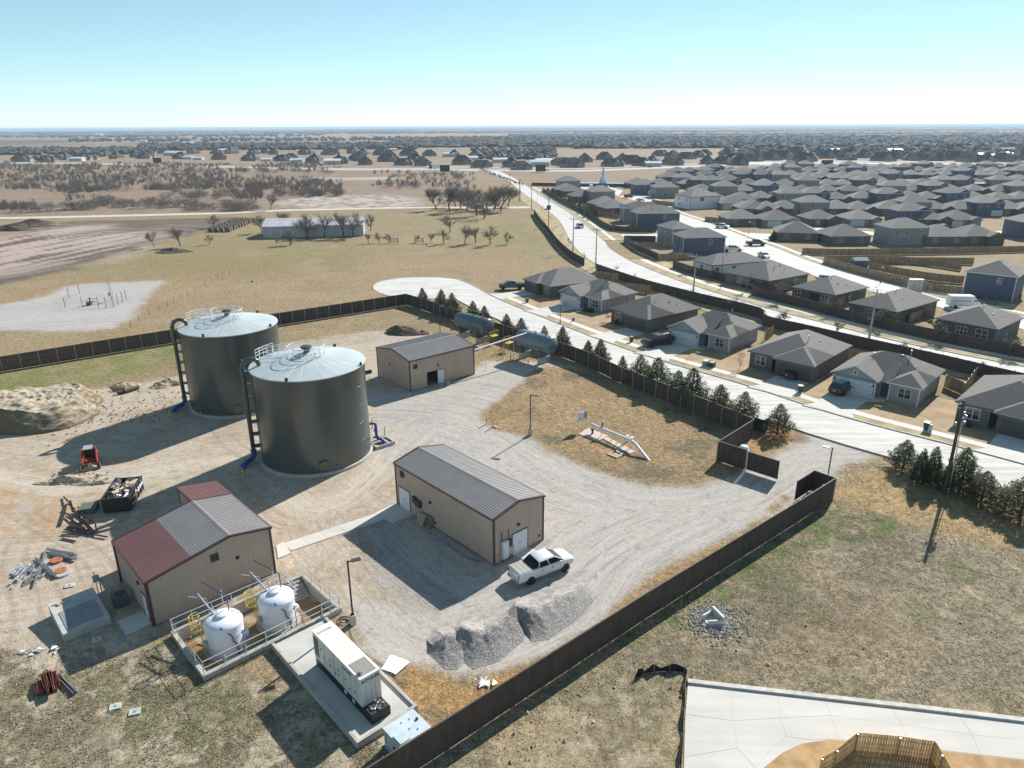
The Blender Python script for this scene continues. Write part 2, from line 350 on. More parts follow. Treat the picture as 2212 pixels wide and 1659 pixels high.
# open pit of the sunken containment basin
_pit = [(-20.8+.17, 38.2+.0), (-13.1-.1, 45.4+.17), (-17.5, 49.75), (-25.0+.15, 42.8)]
_sd = np.max(sdist(gx, gy, [(-20.8,38.2),(-13.1,45.4),(-17.5,49.9),(-25.1,42.8)])[quads], axis=1)
_mn = np.min(sdist(gx, gy, [(-20.8,38.2),(-13.1,45.4),(-17.5,49.9),(-25.1,42.8)])[quads], axis=1)
cls[_mn > .04] = -1
def ground_mat():
    M = bpy.data.materials.new('ground_cover'); M.use_nodes = True; t = M.node_tree; b = t.nodes['Principled BSDF']; L = t.links.new
    b.inputs['Roughness'].default_value = .95; b.inputs['Specular IOR Level'].default_value = .15
    at = t.nodes.new('ShaderNodeAttribute'); at.attribute_name = 'col'
    tf = t.nodes.new('ShaderNodeAttribute'); tf.attribute_name = 'tuft'
    fl = t.nodes.new('ShaderNodeAttribute'); fl.attribute_name = 'flow'
    g = t.nodes.new('ShaderNodeNewGeometry')
    def noise(sc, det, rg, vec=None, di=0.):
        n = t.nodes.new('ShaderNodeTexNoise'); n.inputs['Scale'].default_value = sc; n.inputs['Detail'].default_value = det; n.inputs['Roughness'].default_value = rg; n.inputs['Distortion'].default_value = di
        L(vec or g.outputs['Position'], n.inputs['Vector']); return n.outputs[0]
    def mp(v, a, b_, c, d):
        m = t.nodes.new('ShaderNodeMapRange'); m.inputs[1].default_value = a; m.inputs[2].default_value = b_; m.inputs[3].default_value = c; m.inputs[4].default_value = d; L(v, m.inputs[0]); return m.outputs[0]
    def mth(op, a, b_=None):
        m = t.nodes.new('ShaderNodeMath'); m.operation = op
        for k, v in enumerate((a, b_)):
            if v is None: continue
            if isinstance(v, (int, float)): m.inputs[k].default_value = v
            else: L(v, m.inputs[k])
        return m.outputs[0]
    fine = noise(7, 8, .72); mid = noise(1.6, 6, .65); streak = noise(1.3, 6, .7, fl.outputs['Vector'])
    spk = noise(16, 3, .6)
    # grass: strong blotchy contrast, gravel and dirt: streaks along the wheel paths
    gr = mth('MULTIPLY', mth('MULTIPLY', mp(fine, .3, .7, .40, 1.5), mp(noise(2.6, 5, .7, None, 1.), .36, .54, .62, 1.18)), mp(mid, .32, .68, .66, 1.32))
    rut = noise(2.6, 4, .75, fl.outputs['Vector'], 1.2)
    dr = mth('MULTIPLY', mth('MULTIPLY', mp(rut, .54, .60, 1., .74), mp(noise(1.1, 8, .8, None, .8), .36, .46, .72, 1.)), mth('MULTIPLY', mth('MULTIPLY', mp(fine, .3, .7, .70, 1.28), mp(streak, .3, .7, .84, 1.16)), mp(mid, .3, .7, .92, 1.08)))
    mx = t.nodes.new('ShaderNodeMix'); L(tf.outputs['Fac'], mx.inputs[0]); L(dr, mx.inputs[2]); L(gr, mx.inputs[3])
    sc_ = t.nodes.new('ShaderNodeVectorMath'); sc_.operation = 'SCALE'; L(at.outputs['Color'], sc_.inputs[0]); L(mx.outputs[0], sc_.inputs['Scale'])
    # dark green-grey flecks between the dead blades
    fk = t.nodes.new('ShaderNodeMix'); fk.data_type = 'RGBA'; fk.inputs[7].default_value = (.10,.11,.05,1)
    L(sc_.outputs[0], fk.inputs[6]); L(mth('MULTIPLY', mp(spk, .56, .66, 0, .55), tf.outputs['Fac']), fk.inputs[0])
    # pale pebbles
    pb = t.nodes.new('ShaderNodeMix'); pb.data_type = 'RGBA'; pb.inputs[7].default_value = (.55,.5,.42,1)
    pn = noise(11, 2, .5); L(fk.outputs[2], pb.inputs[6]); L(mp(pn, .69, .74, 0, .6), pb.inputs[0])
    L(pb.outputs[2], b.inputs['Base Color'])
    bp = t.nodes.new('ShaderNodeBump'); bp.inputs['Distance'].default_value = .18
    L(mth('ADD', mth('MULTIPLY', fine, 1.), mth('MULTIPLY', mid, .5)), bp.inputs['Height']); L(mp(tf.outputs['Fac'], 0, 1, .22, .5), bp.inputs['Strength'])
    L(bp.outputs[0], b.inputs['Normal'])
    return M
GM = ground_mat()
for k, nm in enumerate(['ground', 'gravel_yard', 'bare_dirt', 'ploughed_field', 'gravel_clearing']):
    fq = quads[cls == k]; used, inv = np.unique(fq, return_inverse=True); fq = inv.reshape(-1, 4)
    me = bpy.data.meshes.new(nm); nv = len(used); nf = len(fq)
    me.vertices.add(nv); me.vertices.foreach_set('co', verts[used].ravel())
    me.loops.add(nf*4); me.loops.foreach_set('vertex_index', fq[:, ::-1].ravel().astype(np.int32))
    me.polygons.add(nf); me.polygons.foreach_set('loop_start', np.arange(0, nf*4, 4, dtype=np.int32)); me.polygons.foreach_set('loop_total', np.full(nf, 4, dtype=np.int32))
    me.polygons.foreach_set('use_smooth', np.ones(nf, bool))
    a = me.attributes.new('col', 'FLOAT_VECTOR', 'POINT'); a.data.foreach_set('vector', col[used].ravel())
    a = me.attributes.new('tuft', 'FLOAT', 'POINT'); a.data.foreach_set('value', tuft[used])
    a = me.attributes.new('flow', 'FLOAT_VECTOR', 'POINT'); a.data.foreach_set('vector', flow[used].ravel())
    me.materials.append(GM); me.update(calc_edges=True); me.validate()
    o = bpy.data.objects.new(nm, me); COL.objects.link(o); o['kind'] = 'structure'
# ---------------------------------------------------------------- roads, kerbs and pavements
def road_mat(name, c, js=4.5, streak=.15):
    M = mat(name, c, r=.85, nz=.05, ns=.25, bump=.15, bs=14, spec=.25)
    t = M.node_tree; b = t.nodes['Principled BSDF']; L = t.links.new
    base = b.inputs['Base Color'].links[0].from_socket
    g = t.nodes.new('ShaderNodeNewGeometry'); mp = t.nodes.new('ShaderNodeMapping'); mp.inputs['Rotation'].default_value = (0, 0, R(48)); mp.inputs['Scale'].default_value = (.12, 1.3, 1)
    L(g.outputs['Position'], mp.inputs[0]); n = t.nodes.new('ShaderNodeTexNoise'); n.inputs['Scale'].default_value = 1.; n.inputs['Detail'].default_value = 6; L(mp.outputs[0], n.inputs['Vector'])
    mr = t.nodes.new('ShaderNodeMapRange'); mr.inputs[1].default_value = .35; mr.inputs[2].default_value = .65; mr.inputs[3].default_value = 1-streak; mr.inputs[4].default_value = 1+streak; L(n.outputs[0], mr.inputs[0])
    s = t.nodes.new('ShaderNodeVectorMath'); s.operation = 'SCALE'; L(base, s.inputs[0]); L(mr.outputs[0], s.inputs['Scale']); L(s.outputs[0], b.inputs['Base Color'])
    return M
CONC = road_mat('street_concrete', (.54,.52,.485))
CONC2 = road_mat('new_concrete', (.55,.525,.48), streak=.06)
WALK = road_mat('sidewalk_concrete', (.62,.59,.54), streak=.05)
JOINT = mat('joint_dark', (.44,.42,.385), r=.9)
KERB = mat('kerb_concrete', (.50,.48,.44), r=.85, nz=.15, ns=2)
ASPH = mat('worn_asphalt', (.40,.39,.38), r=.9, nz=.1, ns=.3)
CALICHE = mat('caliche', (.52,.47,.40), r=.95, nz=.12, ns=.4)
DRYLAWN = mat('dormant_lawn', (.315,.22,.125), r=.95, nz=.12, ns=.45, bump=.5, bs=14, c2=(.36,.25,.14))
VERGE = mat('dormant_verge', (.30,.225,.12), r=.95, nz=.16, ns=.4, bump=.5, bs=7, c2=(.36,.29,.15))
def strip(name, Lp, Rp, z, m, kind='structure', thick=.12, n=None, step=4.):
    if n is None: n = max(2, int(max(sum(dist(Lp[i],Lp[i+1]) for i in range(len(Lp)-1)), 1)/step))
    a, b = resample(Lp, n=n), resample(Rp, n=n); s = MB()
    s.prism(b + a[::-1], z-thick, z) if n < 3 else None
    if n >= 3:
        for i in range(n):
            s._a([(*a[i],z),(*a[i+1],z),(*b[i+1],z),(*b[i],z)], [(0,3,2,1)])
            s._a([(*b[i],z),(*b[i+1],z),(*b[i+1],z-thick),(*b[i],z-thick)], [(0,3,2,1)])
            s._a([(*a[i],z),(*a[i+1],z),(*a[i+1],z-thick),(*a[i],z-thick)], [(0,1,2,3)])
    return s.build(name, m, kind=kind)
def slabs(root, Lp, Rp, across, step, z, m, gap=.012, name='slab', lift=.006, cap=300):
    n = max(1, round(sum(dist(Lp[i],Lp[i+1]) for i in range(len(Lp)-1))/step))
    a, b = resample(Lp, n=n), resample(Rp, n=n); k = 0
    for i in range(n):
        for j in range(across):
            p = [lerp(a[i],b[i],j/across), lerp(a[i],b[i],(j+1)/across), lerp(a[i+1],b[i+1],(j+1)/across), lerp(a[i+1],b[i+1],j/across)]
            c = (sum(v[0] for v in p)/4, sum(v[1] for v in p)/4)
            pp = []
            for v in p:
                d = dist(v, c); pp.append(lerp(v, c, gap/d))
            if k < cap:
                s = MB(); s.prism(pp, z-.05, z+lift+rnd.uniform(-.0015,.0015)); o = s.build(name, m, root)
            k += 1
def kerb(name, pts, w=.16, h=.15, z=0., side=1, m=None):
    o_ = offset(pts, w*side); s = MB()
    for i in range(len(pts)-1):
        s.prism([pts[i], pts[i+1], o_[i+1], o_[i]], z-.1, z+h)
    return s.build(name, m or KERB, kind='structure')
# the cul-de-sac street
farA = smooth_line([(-4.5,153.8)] + qs('G',(0,535),(600,775),(1200,985),(1870,1180)) + qs('I',(730,1300),(1870,1600)) + [(60.5,65.)], 4)
nearA = offset(farA, -8.2)
st = strip('street', farA, nearA, .02, JOINT)
slabs(st, farA, nearA, 2, 4.6, .024, CONC)
bulb = qs('C',(1085,175),(1095,140),(1130,108),(1200,82),(1300,62),(1400,52),(1600,42),(1850,48),(2000,70),(2110,112),(2180,146)) + [(-4.45,153.75), nearA[0], (-11.4,148.1),(-16,151.0),(-21.5,151.4),(-27.1,154.1),(-30.2,157.9)]
s = MB(); s.prism(bulb, -.1, .033); s.build('cul_de_sac', CONC, kind='structure')
kerb('kerb', smooth_line(bulb[:11]+[farA[0]], 2), side=1)
kerb('kerb', farA, side=1)
kerb('kerb', nearA, side=-1, h=.14)
# pavement on the far side of the street and verge between
def fA(d): return offset(farA, d)
v1, v2, v3 = fA(.17), fA(1.75), fA(3.15)
strip('verge', v2, v1, .10, VERGE, thick=.1)
sw = strip('sidewalk', v3, v2, .11, JOINT)
slabs(sw, v3[:], v2[:], 1, 1.5, .114, WALK, gap=.012, name='paving_slab', cap=110)
lawnA = fA(16.)
strip('front_lawns', lawnA, v3, .09, DRYLAWN, thick=.1)
# boulevard
bL = smooth_line([q('Z',1040,368)] + [q('M',*p) for p in ((-60,200),(50,290),(190,390),(300,470),(380,540),(430,620),(470,700),(540,790),(640,870))] + [q('G',*p) for p in ((800,262),(960,325),(1150,385),(1400,458))] + [q('I',*p) for p in ((0,470),(400,572),(700,648),(1000,718),(1400,815),(1800,905),(2300,1000))], 3)
bR = smooth_line([q('Z',1075,368)] + [q('M',*p) for p in ((0,190),(130,270),(260,360),(400,440),(520,520),(620,600),(745,705),(780,760),(900,840),(1050,910),(1300,1010),(1500,1080))] + [q('I',*p) for p in ((0,385),(300,470),(600,545),(1000,650),(1400,740),(1800,820),(2300,915))], 3)
bv = strip('boulevard', bR, bL, .025, CONC, step=5)
kerb('kerb', [p for p in bR if p[1] < 196 or p[1] > 225], side=1) if False else None
kr = [p for p in bR if p[1] < 200]; kerb('kerb', kr, side=1); kr2 = [p for p in bR if p[1] > 232 and p[1] < 480]; kerb('kerb', kr2, side=1)
kerb('kerb', [p for p in bL if p[1] < 470], side=-1)
strip('verge', offset(kr, 3.2), offset(kr, .18), .07, VERGE)
strip('sidewalk', offset(kr, 4.9), offset(kr, 3.2), .08, WALK)
strip('verge', offset(kr, 9.), offset(kr, 4.9), .07, VERGE)
strip('verge', offset(kr2, 2.6), offset(kr2, .18), .07, VERGE)
strip('sidewalk', offset(kr2, 4.1), offset(kr2, 2.6), .08, WALK)
strip('verge', offset(kr2, 8), offset(kr2, 4.1), .07, VERGE)
lf = [p for p in bL if p[1] < 470]
strip('verge', offset(lf, -.18), offset(lf, -6.), .06, VERGE)
# side street joining the boulevard to the back street
sideT = [q('M',*p) for p in ((640,640),(700,648),(800,652),(1000,655),(1190,648),(1330,600))]
sideB = [q('M',*p) for p in ((700,705),(780,700),(850,697),(1000,690),(1250,668),(1420,640))]
strip('side_street', sideT, sideB, .03, CONC)
# back street running behind the second row of houses
kL = smooth_line([q('M',*p) for p in ((860,345),(1040,395),(1170,470),(1290,560),(1500,640),(1700,725),(1900,830),(2100,920))] + [q('N',*p) for p in ((300,975),(560,1060),(900,1150),(1300,1240),(1600,1320))] + [q('I',*p) for p in ((1900,500),(2350,640))], 3)
kR = smooth_line([q('M',*p) for p in ((960,330),(1160,380),(1290,460),(1420,510),(1600,565),(1760,625),(1900,680))] + [q('N',*p) for p in ((160,800),(450,915),(800,1025),(1200,1130),(1560,1225))] + [q('I',*p) for p in ((1800,400),(2350,520))], 3)
strip('back_street', kR, kL, .028, CONC)
kerb('kerb', [p for p in kR if p[1] < 240], side=1)
strip('verge', offset(kR,1.7), offset(kR,.17), .06, VERGE); strip('sidewalk', offset(kR,3.2), offset(kR,1.7), .07, WALK)
# cross street to the right between the far house rows
strip('side_street', [q('M',*p) for p in ((1700,610),(1850,640),(2212,655))]+[q('N',*p) for p in ((300,640),(700,668),(1000,690),(1500,700),(2100,680))], [q('M',*p) for p in ((1830,690),(1990,695),(2212,690))]+[q('N',*p) for p in ((280,695),(560,715),(1000,715),(1500,735),(2100,715))], .035, CONC)
strip('far_street', qs('N',(1100,300),(1400,285),(1700,288),(2100,296)), qs('N',(1200,312),(1450,318),(1700,318),(2050,310)), .05, CONC)
strip('far_street', qs('M',(560,258),(760,262),(900,300)), qs('M',(560,290),(760,300),(860,345)), .05, CONC)
strip('far_street', qs('N',(-100,90),(60,120),(300,130)), qs('N',(-100,120),(60,145),(300,150)), .05, CONC)
# highway and the pale track
strip('highway', qs('O',(-400,272),(600,282),(1200,296),(2212,318))+qs('R',(1100,352),(1700,362),(2212,366))+qs('N',(300,120),(900,128),(2300,138)), qs('O',(-400,280),(600,290),(1200,306),(2212,330))+qs('R',(1100,365),(1700,374),(2212,378))+qs('N',(300,134),(900,140),(2300,150)), .06, ASPH, step=20)
strip('highway', qs('R',(1100,336),(1700,346),(2212,352))+qs('N',(300,108),(900,115),(2300,126)), qs('R',(1100,343),(1700,353),(2212,358))+qs('N',(300,114),(900,121),(2300,131)), .06, ASPH, step=20)
trT = [q('O',*p) for p in ((-300,634),(0,634),(600,622),(1000,613),(1400,602),(1600,596))] + [q('R',*p) for p in ((60,648),(300,645),(700,635),(1150,629),(1500,630),(1900,625))]
trB = [q('O',*p) for p in ((-300,646),(0,646),(600,634),(1000,624),(1400,614),(1600,607))] + [q('R',*p) for p in ((60,660),(300,656),(700,645),(1150,638),(1500,640),(1900,640))]
strip('dirt_track', trT, trB, .02, CALICHE, step=8)
# new street in the lower right corner
nw = qs('U',(375,1230),(700,1268),(1070,1310),(1600,1370),(2096,1430),(2400,1468))
cn = qs('U',(375,1240),(360,1450),(355,1659),(345,1800),(700,1760),(740,1680),(800,1630),(860,1582),(960,1535),(1100,1515),(1300,1530),(1700,1575),(2096,1620),(2400,1660))
s = MB(); s.prism(nw[::-1]+cn, -.15, .02); ns_ = s.build('new_street', CONC2, kind='structure')
def slab_cells(root, quads_, z, m, gap=.02):
    for p in quads_:
        c = (sum(v[0] for v in p)/len(p), sum(v[1] for v in p)/len(p)); pp = [lerp(v, c, gap/dist(v,c)) for v in p]
        s = MB(); s.prism(pp, z-.04, z+.006); s.build('slab', m, root)
U_ = lambda *p: qs('U', *p)
slab_cells(ns_, [U_((375,1240),(590,1262),(605,1420),(362,1385)), U_((590,1262),(835,1290),(848,1405),(605,1420)), U_((835,1290),(1075,1318),(1105,1392),(848,1405)),
  U_((362,1385),(605,1420),(628,1560),(356,1605)), U_((605,1420),(848,1405),(880,1500),(800,1570),(720,1660),(628,1560)), U_((848,1405),(1105,1392),(1145,1512),(1000,1518),(880,1500)),
  U_((356,1605),(628,1560),(690,1640),(655,1720),(620,1780),(350,1780)), U_((1075,1318),(1420,1356),(1470,1440),(1105,1392)), U_((1105,1392),(1470,1440),(1500,1550),(1145,1512)),
  U_((1420,1356),(1760,1395),(1830,1490),(1470,1440)), U_((1470,1440),(1830,1490),(1870,1592),(1500,1550)), U_((1760,1395),(2200,1445),(2260,1540),(1830,1490)), U_((1830,1490),(2260,1540),(2290,1640),(1870,1592))], .024, CONC2)
kb = MB(); o_ = offset(nw, .35)
for i in range(len(nw)-1): kb.prism([nw[i],nw[i+1],o_[i+1],o_[i]], -.1, .16)
kb.build('kerb', KERB, kind='structure')
isl = qs('U',(700,1760),(745,1680),(800,1632),(860,1584),(960,1537),(1100,1517),(1300,1532),(1700,1577),(2096,1622),(2400,1662),(2400,1900),(700,1900))
s = MB(); s.prism(isl, -.1, .05); s.build('lawn', mat('straw_lawn', (.37,.235,.11), r=.95, nz=.12, ns=1.2, bump=.5, bs=16, c2=(.42,.27,.13)), kind='structure')
# concrete walks and slabs inside the yard
s = MB(); root_ = strip('yard_walkway', qs('Z',(835,1102),(612,1174)), qs('Z',(856,1113),(630,1190)), .0, JOINT, n=8)
slabs(root_, qs('Z',(835,1102),(612,1174)), qs('Z',(856,1113),(630,1190)), 1, 1.6, .03, CONC2, name='paving_slab')
for nm, pts in (('concrete_apron', [(-11.5,62.1),(-13.3,60.2),(-11.2,58.3),(-9.4,60.0)]), ('concrete_apron', [(0.0,53.1),(1.3,51.9),(2.6,53.0),(1.4,54.3)]), ('concrete_apron', qs('E',(1325,0),(1400,-45),(1490,75),(1345,135)))):
    s = MB(); s.prism(pts, -.1, .045); s.build(nm, CONC2, kind='structure')
# ---------------------------------------------------------------- board fences
BROWN = mat('brown_stain_wood', (.075,.052,.043), r=.75, nz=.22, ns=2.2, stretch=(1,1,.25), bump=.2, bs=30)
BROWN_IN = BROWN
STEEL = mat('galvanised_steel', (.46,.47,.48), r=.4, m=.7, nz=.12, ns=6)
CAPW = mat('fence_cap', (.20,.17,.15), r=.8, nz=.15)
CEDAR = mat('weathered_cedar', (.30,.205,.12), r=.85, nz=.25, ns=2.5, stretch=(1,1,.2), c2=(.34,.24,.15))
CEDAR2 = mat('new_cedar', (.80,.53,.25), r=.8, nz=.2, ns=3, stretch=(1,1,.3))
def fence(label, pts, h=2.3, bay=2.45, m=BROWN, post_m=STEEL, post_side=1, cat='fence', cap=True, board=.145, single=False, group=None, name='board_fence', post_h=None, postr=.045, z0=0., gw=.003):
    root = thing(name, label, cat, (*pts[0], z0), 0, group); ox, oy = pts[0]
    for s_ in range(len(pts)-1):
        a, b = pts[s_], pts[s_+1]; D = dist(a,b); n = max(1, round(D/bay)); t = ang(a,b)
        for i in range(n):
            p = lerp(a,b,i/n); L = D/n; pm = MB(); k = max(2, round(L/board)); w = L/k
            for j in range(k):
                dz = rnd.uniform(-.012,.012); dy = .007*(j % 2)
                x0 = j*w + gw; x1 = (j+1)*w - gw
                if single:
                    bo = MB(); bo.box(x0,-.012+dy,.03,x1,.012+dy,h+dz); ob = bo.build('picket', m, root); ob.location = (p[0]-ox,p[1]-oy,0); ob.rotation_euler = (0,0,t)
                else: pm.box(x0,-.012+dy,.03+dz,x1,.012+dy,h+dz)
            ys = .03*post_side
            rl = MB() if single else pm
            for z in (.35, h*.5, h-.25): rl.box(0, min(ys,ys+.04*post_side), z-.045, L, max(ys,ys+.04*post_side), z+.045)
            if cap: rl.box(0,-.05,h+.015,L,.06,h+.05)
            o = rl.build('rail_set' if single else 'panel', [m], root); o.location = (p[0]-ox,p[1]-oy,0); o.rotation_euler = (0,0,t)
            q_ = MB(); q_.tube([(0,.105*post_side,0),(0,.105*post_side,post_h or h-.02)], postr, 6); o = q_.build('post', post_m, root); o.location = (p[0]-ox,p[1]-oy,0); o.rotation_euler = (0,0,t)
    return root
cN = q('C',1440,345); gA = q('J',1495,555)
NE = [cN] + qs('F',(515,158),(720,230)) + [(-3.1,122.2),(3.7,114.0),(8.3,108.9),(11.9,104.1),(15.9,96.6),(19.7,91.0),(24.8,83.5),(28.6,77.6)]
fence('tall dark brown board fence along the cul-de-sac street behind the cedars', NE, h=2.35, post_side=-1)
fence('tall dark brown board fence across the far side of the yard behind the tanks', [(-100,82),(-78,103.2),(-66.3,112.4),(-43.5,129.6),cN], h=2.35, post_side=-1)
fence('short brown fence return from the street corner to the gate', [(28.6,77.5),(22.7,71.3),(25.1,69.0)], h=2.35, post_side=-1)
SE = [(31.8,62.5),(26.8,58.3),(17.7,50.8),(10.1,44.5),(-3.7,32.7),(-14,24)]
fence('long dark brown board fence running from the gate to the bottom of the picture', SE, h=2.35, post_side=-1)
fence('short brown fence stub at the near side of the gate opening', [(31.8,62.5),(30.3,64.2)], h=2.35, post_side=-1)
# swinging gate leaves
def gate(label, a, b, swing=1):
    D = dist(a,b); r = thing('gate', label, 'gate', (*a,0), ang(a,b)); m = MB(); k = round(D/.15); w = D/k
    for j in range(k): m.box(j*w+.003,-.012+.006*(j%2),.18,(j+1)*w-.003,.012+.006*(j%2),2.25)
    m.build('board_panel', BROWN, r)
    f = MB(); y = -.05
    for x in (.03,D-.03): f.tube([(x,y,.12),(x,y,2.3)],.035,6)
    for z in (.2,1.2,2.25): f.tube([(.03,y,z),(D-.03,y,z)],.03,6)
    f.tube([(.05,y-.01,.22),(D-.05,y-.01,2.22)],.028,6); f.tube([(.05,y-.01,2.22),(D-.05,y-.01,.22)],.028,6)
    f.build('frame', mat('gate_steel', (.05,.045,.045), r=.5, m=.3), r)
    p = MB(); p.tube([(-.1,0,0),(-.1,0,2.35)],.06,8); p.build('hinge_post', STEEL, r)
gate('open brown gate leaf with a cross-braced frame casting a shadow on the gravel', (25.25,68.85), (27.75,66.55))
gate('half-hidden brown gate leaf folded back beside the end of the long fence', (30.3,64.2), (27.9,62.1))
gate('narrow brown gate leaf beside the fence stub near the lamp', (31.7,62.6),(31.7,62.6)) if False else None
# boulevard fences
fence('dark fence curving along the near side of the boulevard beside the field', smooth_line([q('M',*p) for p in ((180,490),(220,560),(290,640),(340,710),(400,780),(480,850),(585,912))],3), h=2.1, m=BROWN, post_m=BROWN, post_side=-1, cap=False, board=.3)
fence('dark fence between the cul-de-sac back gardens and the boulevard', smooth_line([q('G',*p) for p in ((680,265),(860,330),(1120,415),(1560,530),(2000,640))] + [q('I',*p) for p in ((100,565),(400,640),(850,745),(1300,850),(1640,930),(1960,1010),(2400,1110))],3), h=2.1, m=BROWN, post_m=BROWN, post_side=1, post_h=2.2, cap=False, board=.3)
fence('dark fence behind the second row of houses beside the boulevard pavement', smooth_line([q('G',*p) for p in ((1300,232),(1500,300),(1700,345),(2212,480))] + [q('I',*p) for p in ((0,315),(400,415),(760,515),(1000,575),(1500,690),(2000,790),(2300,850))],3), h=2.0, m=BROWN, post_m=BROWN, post_side=1, cap=False, board=.3)
fence('brown fence around the corner lot of the two blue houses', smooth_line([q('M',*p) for p in ((1160,718),(905,715))],1) + [q('M',*p) for p in ((1010,790),(1185,868))], h=2.0, m=BROWN, post_m=BROWN, cap=False, board=.3)
fence('dark fence along the boulevard beside the row of evergreens', smooth_line([q('M',*p) for p in ((245,305),(400,400),(560,480),(690,560),(800,625),(1000,640),(1165,640))],2), h=2.0, m=BROWN, post_m=BROWN, cap=False, board=.3, bay=3)
fence('low dark fence around the pond beside the white fountain', [q('M',*p) for p in ((160,262),(410,266),(600,268),(960,272),(1000,300))], h=2.0, m=BROWN, post_m=BROWN, cap=False, board=.4, bay=3)
# cedar fences of the back gardens
CF = [('weathered cedar fence of the garden beside the two-storey blue house',[q('M',*p) for p in ((1185,868),(1460,850))]),
 ('weathered cedar fence across the middle of the blue house garden',[q('M',*p) for p in ((1010,765),(1300,762))]),
 ('cedar fence between the first and second cul-de-sac houses',[q('G',*p) for p in ((670,318),(860,345))]),
 ('cedar fence between the second and third cul-de-sac houses',[q('G',*p) for p in ((930,420),(1120,445))]),
 ('cedar fence between the fourth and fifth cul-de-sac houses',[q('I',*p) for p in ((110,685),(180,645))]),
 ('cedar fence behind the light grey house with the dark car',[q('I',*p) for p in ((765,845),(850,865))]),
 ('cedar fence with bright boards to the right of the light grey gabled house',[q('I',*p) for p in ((1560,1060),(1720,1130),(1820,990))]),
 ('long pale cedar fence behind the far side of the back street',smooth_line([q('N',*p) for p in ((412,870),(700,880),(1200,875),(1700,868),(2300,850))],2)),
 ('long cedar fence curving along the back street pavement',smooth_line([q('N',*p) for p in ((585,945),(800,1010),(1100,1090),(1400,1160),(1720,1205),(1780,1170))],2)),
 ('cedar fence across the top of the empty gardens',smooth_line([q('N',*p) for p in ((585,940),(900,945),(1300,950),(1800,955))],2)),
 ('cedar fence beside the small blue shed',smooth_line([q('N',*p) for p in ((950,990),(1250,1050),(1500,1090),(1720,1110))],2)),
 ('cedar fence between the wide empty gardens',smooth_line([q('N',*p) for p in ((1000,930),(1400,960),(1700,1005))],2)),
 ('cedar fence beside the grey corner house by the back street',[q('M',*p) for p in ((1560,548),(1750,570))]),
 ('cedar fence beside the white two-storey house',[q('M',*p) for p in ((1130,405),(1340,430))]),
 ('cedar fence behind the solar roof house',[q('M',*p) for p in ((690,500),(870,530))]),
 ('cedar fence between the third and fourth boulevard houses',[q('I',*p) for p in ((700,415),(780,385))]),
 ('cedar fence between the fourth and fifth boulevard houses',[q('I',*p) for p in ((1280,545),(1400,500),(1480,520))])]
for lb, pts in CF: fence(lb, pts, h=1.85, m=CEDAR, post_m=STEEL, cap=False, board=.25)
fence('yellow cedar picket fence in a half octagon at the bottom right corner', [q('U',*p) for p in ((1040,1700),(1115,1659),(1225,1570),(1440,1590),(1620,1617),(1665,1690),(1700,1760))], h=1.4, bay=2.2, m=CEDAR2, cap=False, single=True, post_side=-1, gw=.011)
# ---------------------------------------------------------------- water storage tanks
def tank_mat():
    M = mat('tank_paint', (.088,.102,.094), r=.27, m=.3, nz=.07, ns=.35, spec=.6, bump=.06, bs=1.2)
    return M
TANK = tank_mat()
TROOF = mat('tank_roof_paint', (.45,.50,.51), r=.5, m=.1, nz=.06, ns=.5)
PIPEG = mat('pipe_grey', (.075,.085,.08), r=.4, m=.2, nz=.1)
WHITE_M = mat('white_metal', (.74,.75,.76), r=.4, nz=.04)
BLUE = mat('blue_pipe', (.025,.075,.27), r=.4, nz=.12, ns=4)
YEL = mat('safety_yellow', (.62,.44,.06), r=.5, nz=.12, ns=4)
BLK = mat('black_paint', (.012,.012,.013), r=.5, nz=.2)
DARK = mat('dark_metal', (.05,.045,.045), r=.5, m=.4)
RINGC = mat('ring_concrete', (.42,.41,.38), r=.85, nz=.12)
def ringrail(m, cx, cy, r, z0, z1, n=48, arc=None, posts=12, rt=.035):
    for z in (z0+.12, (z0+z1)/2, z1):
        a0, a1 = arc or (0, 2*math.pi)
        m.tube([(cx+r*math.cos(a0+(a1-a0)*k/n), cy+r*math.sin(a0+(a1-a0)*k/n), z) for k in range(n+1)], rt if z == z1 else rt*.75, 5, cap=bool(arc))
    for k in range(posts):
        a = 2*math.pi*k/posts; m.tube([(cx+r*math.cos(a), cy+r*math.sin(a), z0-.12), (cx+r*math.cos(a), cy+r*math.sin(a), z1)], rt*.8, 5)
TR, TH, AP = 6.05, 10.85, 1.25
def roofz(r): return TH + AP*(1-r/TR)
tk = thing('water_tank', 'large dark green-grey steel water tank nearest the camera, beside the long tan shed', 'water tank', (-22.3,73.9,0), 0, 'water storage tanks')
m = MB(); m.lathe([(TR,.3)]+[(TR,.3+(TH-.3)*k/5) for k in range(1,6)], 128); m.build('shell', TANK, tk, smooth=True)
for z in (2.4,4.5,6.6,8.7):
    m = MB(); m.lathe([(TR-.01,z-.012),(TR+.010,z-.006),(TR+.010,z+.006),(TR-.01,z+.012)], 128); m.build('weld_seam', TANK, tk, smooth=True)
m = MB(); m.lathe([(TR+.22,-.15),(TR+.22,.26),(TR+.02,.30)], 96); m.build('base_ring', RINGC, tk)
m = MB(); m.lathe([(TR+.07,TH-.09),(TR+.07,TH),(TR*.66,roofz(TR*.66)),(TR*.33,roofz(TR*.33)),(.35,roofz(.35))], 24); m.build('roof', TROOF, tk)
m = MB(); m.lathe([(TR,TH-.14),(TR+.11,TH-.12),(TR+.11,TH-.02),(TR+.04,TH+.005)], 96); m.build('rim', TROOF, tk, smooth=True)
